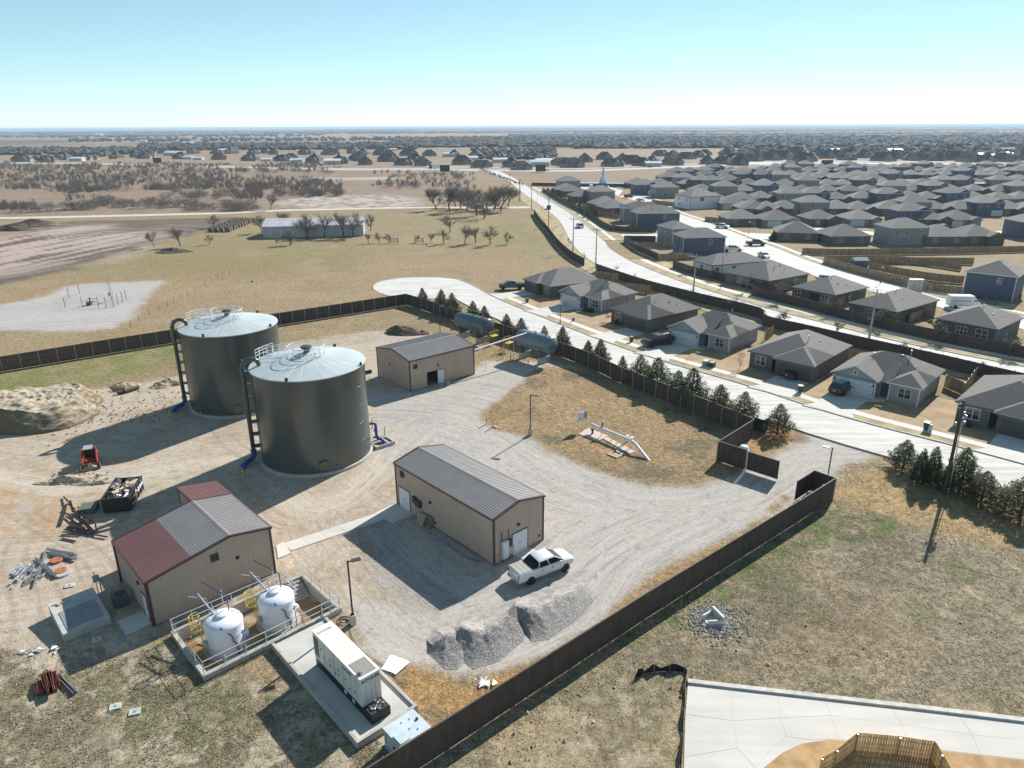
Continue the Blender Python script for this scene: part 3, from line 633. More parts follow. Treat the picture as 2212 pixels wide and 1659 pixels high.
for k in range(24):
    a = 2*math.pi*(k+.5)/24; m = MB(); m.tube([(TR*.98*math.cos(a),TR*.98*math.sin(a),roofz(TR*.98)-.005),(.9*math.cos(a),.9*math.sin(a),roofz(.9)-.015)], .012, 4); m.build('roof_seam', TROOF, tk)
m = MB(); m.lathe([(.34,roofz(.35)-.1),(.34,TH+AP+.42)], 20); m.lathe([(.34,TH+AP+.36),(.62,TH+AP+.42),(.66,TH+AP+.55),(.5,TH+AP+.66),(0,TH+AP+.70)], 24); m.build('vent', TANK, tk, smooth=True)
m = MB(); ringrail(m, 0, 0, 1.95, roofz(1.95), roofz(1.95)+1.1); m.build('handrail', WHITE_M, tk)
# walkway rail from the ring towards the ladder
dA = R(158); ex, ey = math.cos(dA), math.sin(dA); nx, ny = -ey, ex; m = MB()
for sd in (-.55,.55):
    for f_ in (.5,1.05): m.tube([(ex*r+nx*sd, ey*r+ny*sd, roofz(r)+f_) for r in (1.95,3.2,4.4,5.6,6.1)], .03, 5)
    for r in (2.4,3.3,4.2,5.1,6.05): m.tube([(ex*r+nx*sd, ey*r+ny*sd, roofz(r)-.1),(ex*r+nx*sd, ey*r+ny*sd, roofz(r)+1.05)], .028, 5)
m.build('walkway_rail', WHITE_M, tk)
m = MB()
for k in range(5):
    a = dA + R(-14+7*k); m.tube([(6.0*math.cos(a),6.0*math.sin(a),TH),(6.0*math.cos(a),6.0*math.sin(a),TH+1.15)], .03, 5)
for z in (.45,.8,1.15): m.tube([(6.0*math.cos(dA+R(a_)),6.0*math.sin(dA+R(a_)),TH+z) for a_ in range(-14,15,4)], .03, 5)
m.build('landing_rail', WHITE_M, tk)
m = MB(); m.box(-.45,-.35,0,.45,.35,.12); hb = m.build('roof_hatch', TROOF, tk); hb.location = (ex*4.9, ey*4.9, roofz(4.9)-.02); hb.rotation_euler = (0,0,dA)
# outside ladder with cage side rails, seen edge on
m = MB()
for sd in (-.22,.22): m.tube([(ex*6.3+nx*sd, ey*6.3+ny*sd, .6),(ex*6.3+nx*sd, ey*6.3+ny*sd, TH+1)], .03, 5)
for k in range(34): m.tube([(ex*6.3-nx*.22, ey*6.3-ny*.22, .7+k*.3),(ex*6.3+nx*.22, ey*6.3+ny*.22, .7+k*.3)], .014, 4)
m.build('ladder', DARK, tk)
# overflow pipe
pa = R(199); cx_, cy_ = math.cos(pa), math.sin(pa); PR = 6.78
path = [(cx_*PR,cy_*PR,1.3),(cx_*PR,cy_*PR,TH+.0)] + [(cx_*(PR-.95+.95*math.cos(R(a))),cy_*(PR-.95+.95*math.cos(R(a))),TH+.05+.95*math.sin(R(a))) for a in (15,35,55,75,95,115,135)]
path += [(cx_*(PR-1.75),cy_*(PR-1.75),TH+.25)]
m = MB(); m.tube(path, .24, 14); m.build('overflow_pipe', TANK, tk, smooth=True)
m = MB(); m.tube([(cx_*PR,cy_*PR,TH-.02),(cx_*PR,cy_*PR,TH+.08)], .31, 14); m.tube([(cx_*(PR-.2),cy_*(PR-.2),TH+.72),(cx_*(PR-.3),cy_*(PR-.3),TH+.80)], .31, 14); m.build('pipe_flange', TANK, tk)
for k in range(7):
    z = 1.9 + k*1.45; m = MB(); px_, py_ = -cy_, cx_
    for sd in (-.32,.32): m._a([(cx_*TR+px_*sd*1.1,cy_*TR+py_*sd*1.1,z+.02),(cx_*(PR)+px_*sd*.8,cy_*(PR)+py_*sd*.8,z+.02),(cx_*(PR)+px_*sd*.8,cy_*(PR)+py_*sd*.8,z-.16),(cx_*TR+px_*sd*1.1,cy_*TR+py_*sd*1.1,z-.16)], [(0,1,2,3)])
    m.box(-.02,-.02,z-.14,.02,.02,z-.1); m.T = Matrix.Rotation(pa,4,'Z'); m.box(TR-.05,-.36,z-.02,PR+.05,.36,z+.03); m.T = None
    m.build('pipe_bracket', TANK, tk)
m = MB(); m.tube([(cx_*PR,cy_*PR,1.35),(cx_*PR,cy_*PR,.75),(cx_*(PR+.1)-.05,cy_*PR-.25,.5),(cx_*(PR+.25)-.1,cy_*PR-.7,.42),(cx_*PR-.5,cy_*PR-1.3,.42),(cx_*PR-.75,cy_*PR-1.75,.2),(cx_*PR-.8,cy_*PR-1.95,-.2)], .29, 12); m.tube([(cx_*PR,cy_*PR,1.25),(cx_*PR,cy_*PR,1.38)],.36,12); m.build('blue_elbow', BLUE, tk, smooth=True)
# manway
ma = R(-68); m = MB(); m.T = Matrix.Rotation(ma,4,'Z') @ Matrix.Translation((TR,0,1.15)) @ Matrix.Rotation(R(90),4,'Y')
m.lathe([(.46,-.1),(.46,.16),(.58,.16),(.58,.2),(.55,.23),(0,.23)], 28); m.T = None; m.build('manway', TANK, tk)
m = MB(); m.T = Matrix.Rotation(R(-55),4,'Z'); m.tube([(TR-.1,0,.9),(TR+.25,0,.9)],.06,8); m.T=None; m.build('drain_stub', TANK, tk)
for a in (-95,-10,75):
    m = MB(); m.T = Matrix.Rotation(R(a),4,'Z'); m.box(TR-.05,-.14,TH-.05,TR+.12,.14,TH+.32); m.T = None; m.build('floodlight', BLK, tk)
tk1 = dup(tk, (-37.1,90.3,0), R(-3), 'farther of the two dark green-grey steel water tanks, with the dirt heap to its left')
m = MB(); m.tube([(0,0,0),(0,0,1.5),(.75,.0,1.5),(.75,0,0)],.05,6); ob_ = m.build('pipe_hoop', mat('rusty_yellow',(.30,.19,.06),r=.7,nz=.3)); ob_.location = (*q('X',325,1075),0); ob_.rotation_euler = (0,0,R(-20)); tag(ob_, 'rusty yellow pipe hoop standing against the far tank', 'barrier')
# ---------------------------------------------------------------- ribbed metal sheds
TANW = mat('tan_wall_steel', (.46,.355,.28), r=.5, nz=.05, ns=.6)
TRIM = mat('burgundy_trim', (.075,.036,.034), r=.5, nz=.1)
RBRN = mat('brown_roof_steel', (.27,.252,.243), r=.5, m=.1, nz=.06, ns=.8, spec=.7)
RRED = mat('burgundy_roof_steel', (.21,.105,.10), r=.37, nz=.06, ns=.8, spec=.6)
DOORW = mat('white_door_paint', (.66,.69,.72), r=.45, nz=.03)
def wallpanel(w, z0, zt0, zt1, step=.305):           # ribbed sheet from x=0..w, outside is -y
    m = MB(); m._a([(0,0,z0),(w,0,z0),(w,0,zt1),(0,0,zt0),(0,.02,z0),(w,.02,z0),(w,.02,zt1),(0,.02,zt0)], [(0,1,2,3),(7,6,5,4),(0,3,7,4),(1,5,6,2),(3,2,6,7)])
    n = max(1, round(w/step))
    for i in range(n):
        x = (i+.5)*w/n; za = zt0+(zt1-zt0)*x/w
        m._a([(x-.05,0,z0),(x-.02,-.032,z0),(x+.02,-.032,z0),(x+.05,0,z0),(x-.05,0,za),(x-.02,-.032,za),(x+.02,-.032,za),(x+.05,0,za)], [(0,1,5,4),(1,2,6,5),(2,3,7,6),(4,5,6,7)])
    return m
def wall(root, a, b, ztop, opens=(), m=TANW, w=.915):
    L = dist(a,b); t = ang(a,b); n = max(1, round(L/w)); w = L/n; cache = {}
    for i in range(n):
        x0, x1 = i*w, (i+1)*w; z0 = .05
        for (o0,o1,oz) in opens:
            if x1 > o0+.1 and x0 < o1-.1: z0 = oz
        za, zb = ztop(x0/L), ztop(x1/L); key = (round(za,3),round(zb,3),round(z0,3))
        if key not in cache:
            o = wallpanel(w, z0, za, zb).build('wall_panel', m, root); cache[key] = o
        else:
            o = cache[key].copy(); COL.objects.link(o); o.parent = root
        p = lerp(a,b,i/n); o.location = (p[0],p[1],0); o.rotation_euler = (0,0,t)
def roofslope(root, Lx, x0, y0, z0, y1, z1, m, w=.915, ov=.12):     # strips running from (y0,z0) eave to (y1,z1) ridge
    n = max(1, round(Lx/w)); w = Lx/n; first = None
    dy, dz = y1-y0, z1-z0; l = math.hypot(dy,dz); ny_, nz_ = -dz/l*(1 if dy>0 else -1), abs(dy)/l
    e0 = (y0-ov*dy/l, z0-ov*dz/l)
    def rib(m_, xa, xb, h, xa2, xb2):
        p = [(xa,e0[0],e0[1]),(xa2,e0[0]+ny_*h,e0[1]+nz_*h),(xb2,e0[0]+ny_*h,e0[1]+nz_*h),(xb,e0[0],e0[1])]
        q2 = [(xa,y1,z1),(xa2,y1+ny_*h,z1+nz_*h),(xb2,y1+ny_*h,z1+nz_*h),(xb,y1,z1)]
        f = [(0,4,5,1),(1,5,6,2),(2,6,7,3),(0,1,2,3)]
        if dy < 0: f = [t_[::-1] for t_ in f]
        m_._a(p+q2, f)
    for i in range(n):
        if first is None:
            s = MB(); pts = [(0,e0[0],e0[1]),(w,e0[0],e0[1]),(w,y1,z1),(0,y1,z1)]; lo = [(x,y,z-.03) for x,y,z in pts]
            f = [(0,1,2,3),(7,6,5,4),(0,4,5,1)]
            if dy < 0: f = [t_[::-1] for t_ in f]
            s._a(pts+lo, f)
            k = 3
            for j in range(k):
                xc = (j+.5)*w/k; rib(s, xc-.07, xc+.07, .06, xc-.035, xc+.035)
            first = s.build('roof_panel', m, root); o = first
        else:
            o = first.copy(); COL.objects.link(o); o.parent = root
        o.location = (x0+i*w, 0, 0)
def shed_trim(root, corners, ztops, rake, m=TRIM):
    for (x,y),z in zip(corners, ztops): t = MB(); t.box(x-.07,y-.07,0,x+.07,y+.07,z); t.build('corner_trim', m, root)
    for pts in rake:
        t = MB()
        for a, b in zip(pts[:-1], pts[1:]):
            a, b = Vector(a), Vector(b); d = (b-a).normalized(); s_ = d.cross(Vector((0,0,1))).normalized()*.07; u_ = Vector((0,0,.11))
            v = [a-s_-u_,a+s_-u_,a+s_+u_*.5,a-s_+u_*.5,b-s_-u_,b+s_-u_,b+s_+u_*.5,b-s_+u_*.5]
            t._a(v, [(0,3,2,1),(4,5,6,7),(0,1,5,4),(1,2,6,5),(2,3,7,6),(3,0,4,7)])
        t.build('eave_trim', m, root)
def light(root, x, y, z, rz, nm='wall_light', sz=(.2,.12,.25)):
    m = MB(); m.box(-sz[0]/2,-sz[1],0,sz[0]/2,0,sz[2]); o = m.build(nm, BLK, root); o.location = (x,y,z); o.rotation_euler = (0,0,rz); return o
def louvre(root, x, y, z, rz, s=.62):
    m = MB(); m.box(-s/2,-.10,0,s/2,-.01,s); o = m.build('louvre', mat('bronze_frame',(.06,.045,.04),r=.5), root); o.location = (x,y,z); o.rotation_euler = (0,0,rz)
    m = MB()
    for k in range(6): m._a([(-s*.4,-.115,.08+k*.085),(s*.4,-.115,.08+k*.085),(s*.4,-.15,.05+k*.085),(-s*.4,-.15,.05+k*.085)],[(0,1,2,3),(3,2,1,0)])
    g = m.build('blade', mat('louvre_grey',(.16,.15,.15),r=.5), o)
def ddoor(root, x, y, rz, w=1.75, h=2.1, leafs=2):
    m = MB()
    for (a,b,c,d) in ((-w/2-.07,-w/2,0,h+.07),(w/2,w/2+.07,0,h+.07),(-w/2,w/2,h,h+.07)): m.box(a,-.06,c,b,-.035,d)
    o = m.build('door_frame', TRIM, root); o.location = (x,y,0); o.rotation_euler = (0,0,rz)
    for k in range(leafs):
        a = -w/2+k*w/leafs; m = MB(); m.box(a+.006,-.055,.03,a+w/leafs-.006,-.036,h-.005); d = m.build('door', DOORW, root); d.location = (x,y,0); d.rotation_euler = (0,0,rz)
        m = MB(); hx = (a+w/leafs-.12) if k == 0 else a+.12; m.box(hx-.03,-.09,1.0,hx+.03,-.055,1.1); m.build('handle', DARK, d)
def shed(label, org, rz, Lx, Wy, prof, opens_f=(), mats_s=(RBRN,RBRN), name='metal_shed'):
    r = thing(name, label, 'shed', (*org,0), rz); (ya,za),(yr,zr),(yb,zb) = prof
    zf = lambda y: za+(zr-za)*(y-ya)/(yr-ya) if y <= yr else zr+(zb-zr)*(y-yr)/(yb-yr)
    wall(r, (0,0), (Lx,0), lambda t: za-.02, opens_f)
    wall(r, (Lx,Wy), (0,Wy), lambda t: zb-.02)
    for a, b in (((Lx,0),(Lx,yr)),((Lx,yr),(Lx,Wy))): wall(r, a, b, lambda t, a=a, b=b: zf(a[1]+(b[1]-a[1])*t)-.03)
    for a, b in (((0,Wy),(0,yr)),((0,yr),(0,0))): wall(r, a, b, lambda t, a=a, b=b: zf(a[1]+(b[1]-a[1])*t)-.03)
    e = .12
    for X in (-.06, Lx+.06):
        pass
    shed_trim(r, [(0,0),(Lx,0),(Lx,Wy),(0,Wy)], [za-.03,za-.03,zb-.03,zb-.03],
      [[(-.08,-e,za-.02),(-.08,yr,zr+.02),(-.08,Wy+e,zb-.02)],[(Lx+.08,-e,za-.02),(Lx+.08,yr,zr+.02),(Lx+.08,Wy+e,zb-.02)],[(-.1,-e,za-.05),(Lx+.1,-e,za-.05)],[(-.1,Wy+e,zb-.05),(Lx+.1,Wy+e,zb-.05)]])
    m = MB(); m._a([(-.02,yr-.16,zr-.0),(Lx+.02,yr-.16,zr-.0),(Lx+.02,yr,zr+.055),(-.02,yr,zr+.055),(-.02,yr+.16,zr),(Lx+.02,yr+.16,zr)],[(0,1,2,3),(3,2,5,4)]); m.build('ridge_cap', RBRN, r)
    return r
# shed 1, open door, blue pipe
b1 = shed('square tan metal shed with its white door standing open, left of the two pressure vessels', (-14.25,93.75), R(40.7), 11.3, 8.7, ((0,4.5),(4.35,5.25),(8.7,4.5)), opens_f=((3.6,5.5,2.15),))
roofslope(b1, 11.3, 0, 0, 4.5, 4.35, 5.25, RBRN); roofslope(b1, 11.3, 0, 8.7, 4.5, 4.35, 5.25, RBRN)
louvre(b1, .95, 0, 3.15, 0); light(b1, 4.75, -.03, 2.75, 0); light(b1, 0, 5.2, 2.6, R(-90)); light(b1, 3.35,-.04,.55,0,'wall_box',(.14,.08,.14))
m = MB(); m.box(0,-.02,.03,.95,.02,2.08); dd_ = m.build('door', DOORW, b1, label='open white door'); dd_.location = (4.7,-.06,0); dd_.rotation_euler = (0,0,R(-8))
m = MB(); m.box(3.55,.02,0,4.6,.9,.06); m.box(4.62,-.05,.05,5.55,-.03,2.15); m.build('door_surround', TANW, b1)
# shed 2, the long one beside the pickup
b2 = shed('long tan metal shed with white double doors and a white pickup parked at its end', (-11.35,62.1), R(-47.4), 14.45, 5.8, ((0,4.5),(2.9,5.15),(5.8,4.5)))
roofslope(b2, 14.45, 0, 0, 4.5, 2.9, 5.15, RBRN); roofslope(b2, 14.45, 0, 5.8, 4.5, 2.9, 5.15, RBRN)
louvre(b2, 1.15, 0, 3.35, 0, .6); light(b2, 5.6, -.03, 2.3, 0); ddoor(b2, 1.35, -.01, 0, 1.75, 2.1); ddoor(b2, 14.46, 2.95, R(90), 1.75, 2.1); light(b2, 14.48, 2.75, 2.75, R(90))
light(b2, 14.48, 5.3,.6,R(90),'wall_box',(.16,.1,.16)); light(b2, 6.3,-.03,.5,0,'wall_box',(.16,.1,.16))
# shed 3 with the lean-to
b3 = shed('wide tan metal shed with a two-tone brown and burgundy roof beside the white chemical tanks', (-32.05,49.45), R(-46.6), 7.65, 9.6, ((0,3.85),(6.4,5.0),(9.6,4.4)))
roofslope(b3, 7.65, 0, 0, 3.85, 3.3, 3.85+1.15*3.3/6.4, RRED); roofslope(b3, 7.65, 0, 3.42, 3.85+1.15*3.42/6.4, 6.4, 5.0, RBRN, ov=.1); roofslope(b3, 7.65, 0, 9.6, 4.4, 6.4, 5.0, RBRN)
wall(b3, (-3.3,6.4), (0,6.4), lambda t: 4.9); wall(b3, (-3.3,9.6), (-3.3,6.4), lambda t: 4.38+.55*t); wall(b3, (0,9.6), (-3.3,9.6), lambda t: 4.35)
roofslope(b3, 3.3, -3.35, 9.62, 4.4, 6.35, 5.0, RRED, ov=.15)
shed_trim(b3, [(-3.3,6.4),(-3.3,9.6)], [4.9,4.35], [[(-3.4,6.3,4.98),(-3.4,9.75,4.37)],[(-3.4,6.3,4.98),(-.1,6.3,4.98)]])
louvre(b3, 7.66, 5.0, 3.35, R(90), .62); light(b3, 7.68, 6.7, 2.75, R(90)); ddoor(b3, 6.35, -.01, 0, .95, 2.1, 1); light(b3, 5.5,-.02,2.6,0)
m = MB(); m.tube([(7.72,-.12,.0),(7.72,-.12,3.75)],.05,6); m.tube([(.1,-.14,.0),(.1,-.14,3.75)],.05,6); m.build('downpipe', TRIM, b3)
# ---------------------------------------------------------------- sunken basin with two white chemical tanks
GALV = mat('galvanised_rail', (.62,.64,.65), r=.45, m=.25, nz=.08)
BASC = mat('basin_concrete', (.40,.375,.33), r=.85, nz=.15, ns=1.2, bump=.3, bs=6)
def noisemix(name, c1, c2, sc, r=.5, lo=.45, hi=.55):
    M = mat(name, c1, r=r, nz=.05, ns=sc); t = M.node_tree
    mx = [n for n in t.nodes if n.bl_idname == 'ShaderNodeMix'][0]; mx.inputs[6].default_value = (*c1,1); mx.inputs[7].default_value = (*c2,1)
    mr = [n for n in t.nodes if n.bl_idname == 'ShaderNodeMapRange'][0]; mr.inputs[1].default_value = lo; mr.inputs[2].default_value = hi; return M
STAIN = noisemix('stained_basin_floor', (.26,.155,.07), (.42,.34,.24), .45, r=.35)
O0 = (-20.8, 38.2); BA = R(43.1)
def loc(org, a, x, y): return (org[0]+math.cos(a)*x-math.sin(a)*y, org[1]+math.sin(a)*x+math.cos(a)*y)
bs = thing('containment_basin', 'sunken concrete basin with galvanised handrails around two white tanks', 'containment basin', (*O0,0), BA)
LX, LY, WT, FZ = 10.55, 6.25, .32, -.62
for (x0,y0,x1,y1) in ((0,0,LX,WT),(0,LY-WT,LX,LY),(0,WT,WT,LY-WT),(LX-WT,WT,LX,LY-WT)):
    m = MB(); m.box(x0,y0,-.9,x1,y1,.38 if y0 < 1 or x0 < 1 else .3); m.build('basin_wall', BASC, bs)
m = MB(); m.box(WT,WT,FZ-.2,LX-WT,LY-WT,FZ); m.build('basin_floor', STAIN, bs)
for k in range(6):
    m = MB(); m.box(LX-1.6+.002*k,LY-.36-.26*(k+1),FZ,LX-.45,LY-.36-.26*k,.2-.155*k+.0); m.build('step', BASC, bs)
def rails(root, pts, z0, zt, post=1.5, name='handrail', mids=(.5,), ends=True):
    m = MB()
    m.tube([(x,y,zt) for x,y in pts], .038, 6)
    for f_ in mids: m.tube([(x,y,z0+(zt-z0)*f_) for x,y in pts], .032, 5)
    m.tube([(x,y,z0+.1) for x,y in pts], .018, 4)
    m.build(name, GALV, root)
    for i in range(len(pts)-1):
        a, b = pts[i], pts[i+1]; n = max(1, round(dist(a,b)/post))
        for k in range(n+1):
            if k == 0 and i > 0: continue
            p = lerp(a,b,k/n); m = MB(); m.tube([(p[0],p[1],z0-.08),(p[0],p[1],zt)], .034, 6); m.build('rail_post', GALV, root)
rails(bs, [(LX-1.5,LY-.12),(.12,LY-.12),(.12,.12),(LX-.12,.12),(LX-.12,LY-.3)], .38, 1.42)
rails(bs, [(LX-1.65,LY-.3),(LX-1.65,LY-2.0)], .2, 1.15, 1.0, 'stair_rail')
m = MB()
for k in range(14): m.tube([(.6+k*.42,-.07,-.1),(.6+k*.42,-.07,.42)], .014, 4)
m.tube([(.4,-.07,.42),(6.4,-.07,.42)],.02,5); m.build('toe_rail', GALV, bs)
WPOLY = mat('white_polyethylene', (.74,.77,.82), r=.32, nz=.05, ns=.9, spec=.5, coat=.15)
DPIPE = mat('dark_blue_pipe', (.05,.085,.13), r=.4, nz=.1)
def chem(label, x, y):
    c = loc(O0, BA, x, y); r = thing('chemical_tank', label, 'storage tank', (*c,FZ), BA, 'white chemical tanks in the basin')
    m = MB(); m.lathe([(1.62,0),(1.62,.14)], 40); m.build('plinth', BASC, r)
    m = MB(); pr = [(1.30,.14),(1.34,.3),(1.34,.8),(1.348,.83),(1.34,.87),(1.34,1.5),(1.348,1.53),(1.34,1.57),(1.345,2.2),(1.36,2.26),(1.33,2.34),(1.24,2.47),(1.0,2.62),(.7,2.72),(.42,2.78),(.42,2.92),(.38,2.95),(0,2.97)]
    m.lathe(pr, 48); m.build('vessel', WPOLY, r, smooth=True)
    m = MB(); m.T = Matrix.Translation((1.32,-.25,.75)) @ Matrix.Rotation(R(90),4,'Y'); m.lathe([(.36,-.1),(.36,.12),(.28,.2),(0,.24)], 20); m.T = None; m.build('side_manway', WPOLY, r, smooth=True)
    m = MB(); m.tube([(-.55,-1.05,2.6),(-.5,-1.12,2.45),(.05,-1.42,1.75),(.05,-1.45,1.35),(.3,-1.45,.95),(.3,-1.5,.1)], .055, 8); m.build('fill_pipe', DPIPE, r)
    m = MB(); m.tube([(.8,-1.38,.1),(.8,-1.32,1.6),(.8,-1.2,1.75)], .035, 6); m.tube([(.68,-1.35,1.62),(1.0,-1.25,1.7)], .045, 6); m.build('valve_stand', DPIPE, r)
    m = MB(); m.tube([(.62,.25,2.65),(.62,.25,3.95),(.5,.6,4.05),(-.1,3.0,4.1)], .045, 8); m.build('vent_pipe', DPIPE, r)
    m = MB(); m.tube([(-.35,.5,2.75),(-.55,2.9,3.3)], .065, 10); m.tube([(-.1,.5,2.8),(-.25,1.1,2.85)],.05,6); m.build('transfer_pipe', mat('pale_pipe',(.45,.47,.56),r=.35,m=.3), r)
    m = MB(); m.tube([(-.15,2.3,.6),(-.15,2.3,3.0),(-1.2,3.0,3.35)], .022, 5); m.tube([(.9,2.2,.6),(.9,2.2,3.3)],.035,6); m.build('conduit', GALV, r)
    # yellow caged ladder on the left
    m = MB()
    for sd in (-.2,.2): m.tube([(-1.45,sd+.35,.1),(-1.45,sd+.35,3.5)], .026, 5)
    for k in range(12): m.tube([(-1.45,.15,.3+k*.27),(-1.45,.55,.3+k*.27)], .014, 4)
    for z in (2.3,2.85,3.45): m.tube([(-1.45,.15,z)]+[(-1.45-.68*math.sin(R(a)),.35-.34*math.cos(R(a)),z) for a in range(10,171,20)]+[(-1.45,.55,z)], .028, 5)
    for a in (30,70,110,150): m.tube([(-1.45-.68*math.sin(R(a)),.35-.34*math.cos(R(a)),2.3),(-1.45-.68*math.sin(R(a)),.35-.34*math.cos(R(a)),3.45)], .022, 4)
    m.build('caged_ladder', YEL, r)
    m = MB(); m.box(-1.55,-.3,.95,-1.38,.05,1.35); m.build('control_box', mat('grey_box',(.35,.38,.40),r=.5), r)
    return r
c1 = chem('white domed chemical tank nearer the corner post of the basin, left one of the pair', 2.75, 3.05)
c2 = dup(c1, (*loc(O0,BA,6.75,3.0),FZ), BA, 'white domed chemical tank beside the concrete steps of the basin, right one of the pair')
# ---------------------------------------------------------------- generator on its pad
GA = R(-47.9); GP = (-17.2, 41.3)
pad = thing('generator_pad', 'raised concrete pad with a low curb under the cream generator', 'concrete pad', (*GP,0), GA)
m = MB(); m.box(0,0,-.1,11.75,4.35,.32); m.build('pad', mat('pad_concrete',(.47,.455,.42),r=.85,nz=.1,ns=.8,bump=.2), pad)
for b_ in ((0,0,11.75,.2),(11.55,.2,11.75,4.15),(0,4.15,11.75,4.35)):
    m = MB(); m.box(b_[0],b_[1],.32,b_[2],b_[3],.47); m.build('curb', BASC, pad)
CREAM = mat('cream_enclosure', (.70,.675,.60), r=.42, nz=.03, ns=1)
ge = thing('generator', 'large cream generator enclosure on a black fuel tank with black maker lettering', 'generator', (*loc(GP,GA,3.9,1.45),.33), GA)
m = MB(); m.box(0,0,0,7.15,1.36,.62); m.box(0,.0,.62,6.2,1.36,.66); m.build('fuel_tank', BLK, ge)
m = MB(); m.box(6.2,.04,.62,7.1,1.32,.67); m.build('tank_deck', DARK, ge)
m = MB(); m.box(.0,-.02,.66,5.55,1.38,2.78); m.box(5.555,-.02,.66,6.15,1.38,2.78); en = m.build('enclosure', CREAM, ge)
m = MB(); m.box(-.05,-.06,2.78,6.18,1.42,2.83); m.build('enclosure_roof', CREAM, ge)
m = MB(); m.box(.05,-.05,.95,.62,-.021,2.45); m.build('intake_grille', mat('grille_grey',(.10,.105,.11),r=.5,m=.4), ge)
for x in (.66,1.5,2.75,3.9,4.9,5.54):
    m = MB(); m.box(x,-.028,.72,x+.014,-.0205,2.68); m.build('door_gap', DARK, ge)
m = MB(); m.box(6.1505,.3,.72,6.158,.312,2.25); m.box(6.1505,.68,.72,6.158,.69,2.25); m.box(6.1505,.99,.72,6.158,1.0,2.25); m.build('door_gap', DARK, ge)
for x, z in ((1.35,1.4),(2.2,1.75),(2.2,1.35),(2.85,1.1),(3.3,1.62),(3.3,1.3),(4.2,1.5),(4.6,1.05),(5.3,1.3),(1.0,1.9)):
    m = MB(); m.box(x,-.05,z,x+.07,-.021,z+.12); m.build('latch', BLK, ge)
m = MB()
for k in range(13): m.box(4.55+k*.115,.12,2.831,4.575+k*.115,1.24,2.86)
for k in range(11): m.box(4.55,.12+k*.11,2.832,5.96,.14+k*.11,2.858)
m.build('exhaust_grate', CREAM, ge)
m = MB(); m.box(4.53,.10,2.8305,5.98,1.26,2.836); m.build('grate_well', BLK, ge)
m = MB(); m.tube([(5.7,.3,2.85),(5.7,.3,3.02)],.13,12); m.tube([(5.7,.3,3.02),(5.7,.3,3.06)],.17,12); m.build('exhaust_cap', STEEL, ge)
def lettering(root, txt, size, mtx, m_, ext=.004):
    cu = bpy.data.curves.new('lettering', 'FONT'); cu.body = txt; cu.size = size; cu.extrude = ext; cu.offset = size*.022; cu.resolution_u = 3; cu.space_character = 1.02
    o = bpy.data.objects.new('lettering', cu); COL.objects.link(o); dg = bpy.context.evaluated_depsgraph_get()
    me = bpy.data.meshes.new_from_object(o.evaluated_get(dg)); bpy.data.objects.remove(o); o = bpy.data.objects.new('lettering', me); COL.objects.link(o)
    me.materials.clear(); me.materials.append(m_); o.parent = root; o.matrix_local = mtx; return o
def basis(o, x, y): x = Vector(x).normalized(); y = Vector(y).normalized(); z = x.cross(y); M_ = Matrix((x,y,z)).transposed().to_4x4(); M_.translation = o; return M_
lettering(ge, 'KOHLER', .33, basis((6.156,.06,2.40),(0,1,0),(0,0,1)), BLK)
lettering(ge, 'KOHLER', .27, basis((4.0,-.026,2.32),(1,0,0),(0,0,1)), BLK)
lettering(ge, 'KOHLER', .27, basis((.62,.06,2.835),(0,1,0),(-1,0,0)), mat('grey_lettering',(.25,.26,.28),r=.5))
m = MB()
for (x,y,h,r_) in ((6.45,.75,.30,.07),(6.6,.95,.28,.07),(6.8,1.08,.2,.08),(6.95,.7,.12,.1),(6.7,.35,.1,.12)): m.tube([(x,y,.67),(x,y,.67+h)],r_,8)
m.tube([(6.4,.3,.72),(6.7,.6,.85),(6.95,.9,.8)],.03,5); m.tube([(6.5,.9,.75),(6.9,.4,.78)],.03,5); m.build('fuel_fittings', STEEL, ge)
m = MB(); m.box(3.9,-.03,.3,4.15,-.005,.55); m.box(4.9,-.03,.25,5.15,-.005,.5); m.build('sticker', WHITE_M, ge)
# transformer cabinet by the fence
tr = thing('transformer', 'pale grey-blue transformer cabinet squeezed between pad and long brown fence', 'transformer', (-7.75,32.85,0), R(-47.9))
m = MB(); m.box(-.1,-.1,-.1,2.1,2.25,.08); m.build('base', BASC, tr)
TRM = mat('transformer_grey', (.50,.57,.60), r=.45, nz=.08, ns=2)
m = MB(); m.box(0,0,.08,2.0,2.1,1.28); m.build('cabinet', TRM, tr)
m = MB(); m.box(-.06,-.05,1.28,2.05,2.16,1.35); m.box(.95,.05,1.35,1.75,.75,1.42); m.build('lid', TRM, tr)
m = MB()
for x,y in ((.4,1.0),(.5,1.5),(1.1,1.1),(1.45,1.45)): m.tube([(x,y,1.35),(x,y,1.4)],.04,6)
m.tube([(.8,1.85,1.35),(.8,1.85,1.45)],.09,8); m.build('bolt', DARK, tr)
m = MB(); m.box(1.0,-.02,.45,1.2,-.001,.75); m.box(.2,-.02,.3,.23,-.001,1.1); m.build('hatch', DARK, tr)
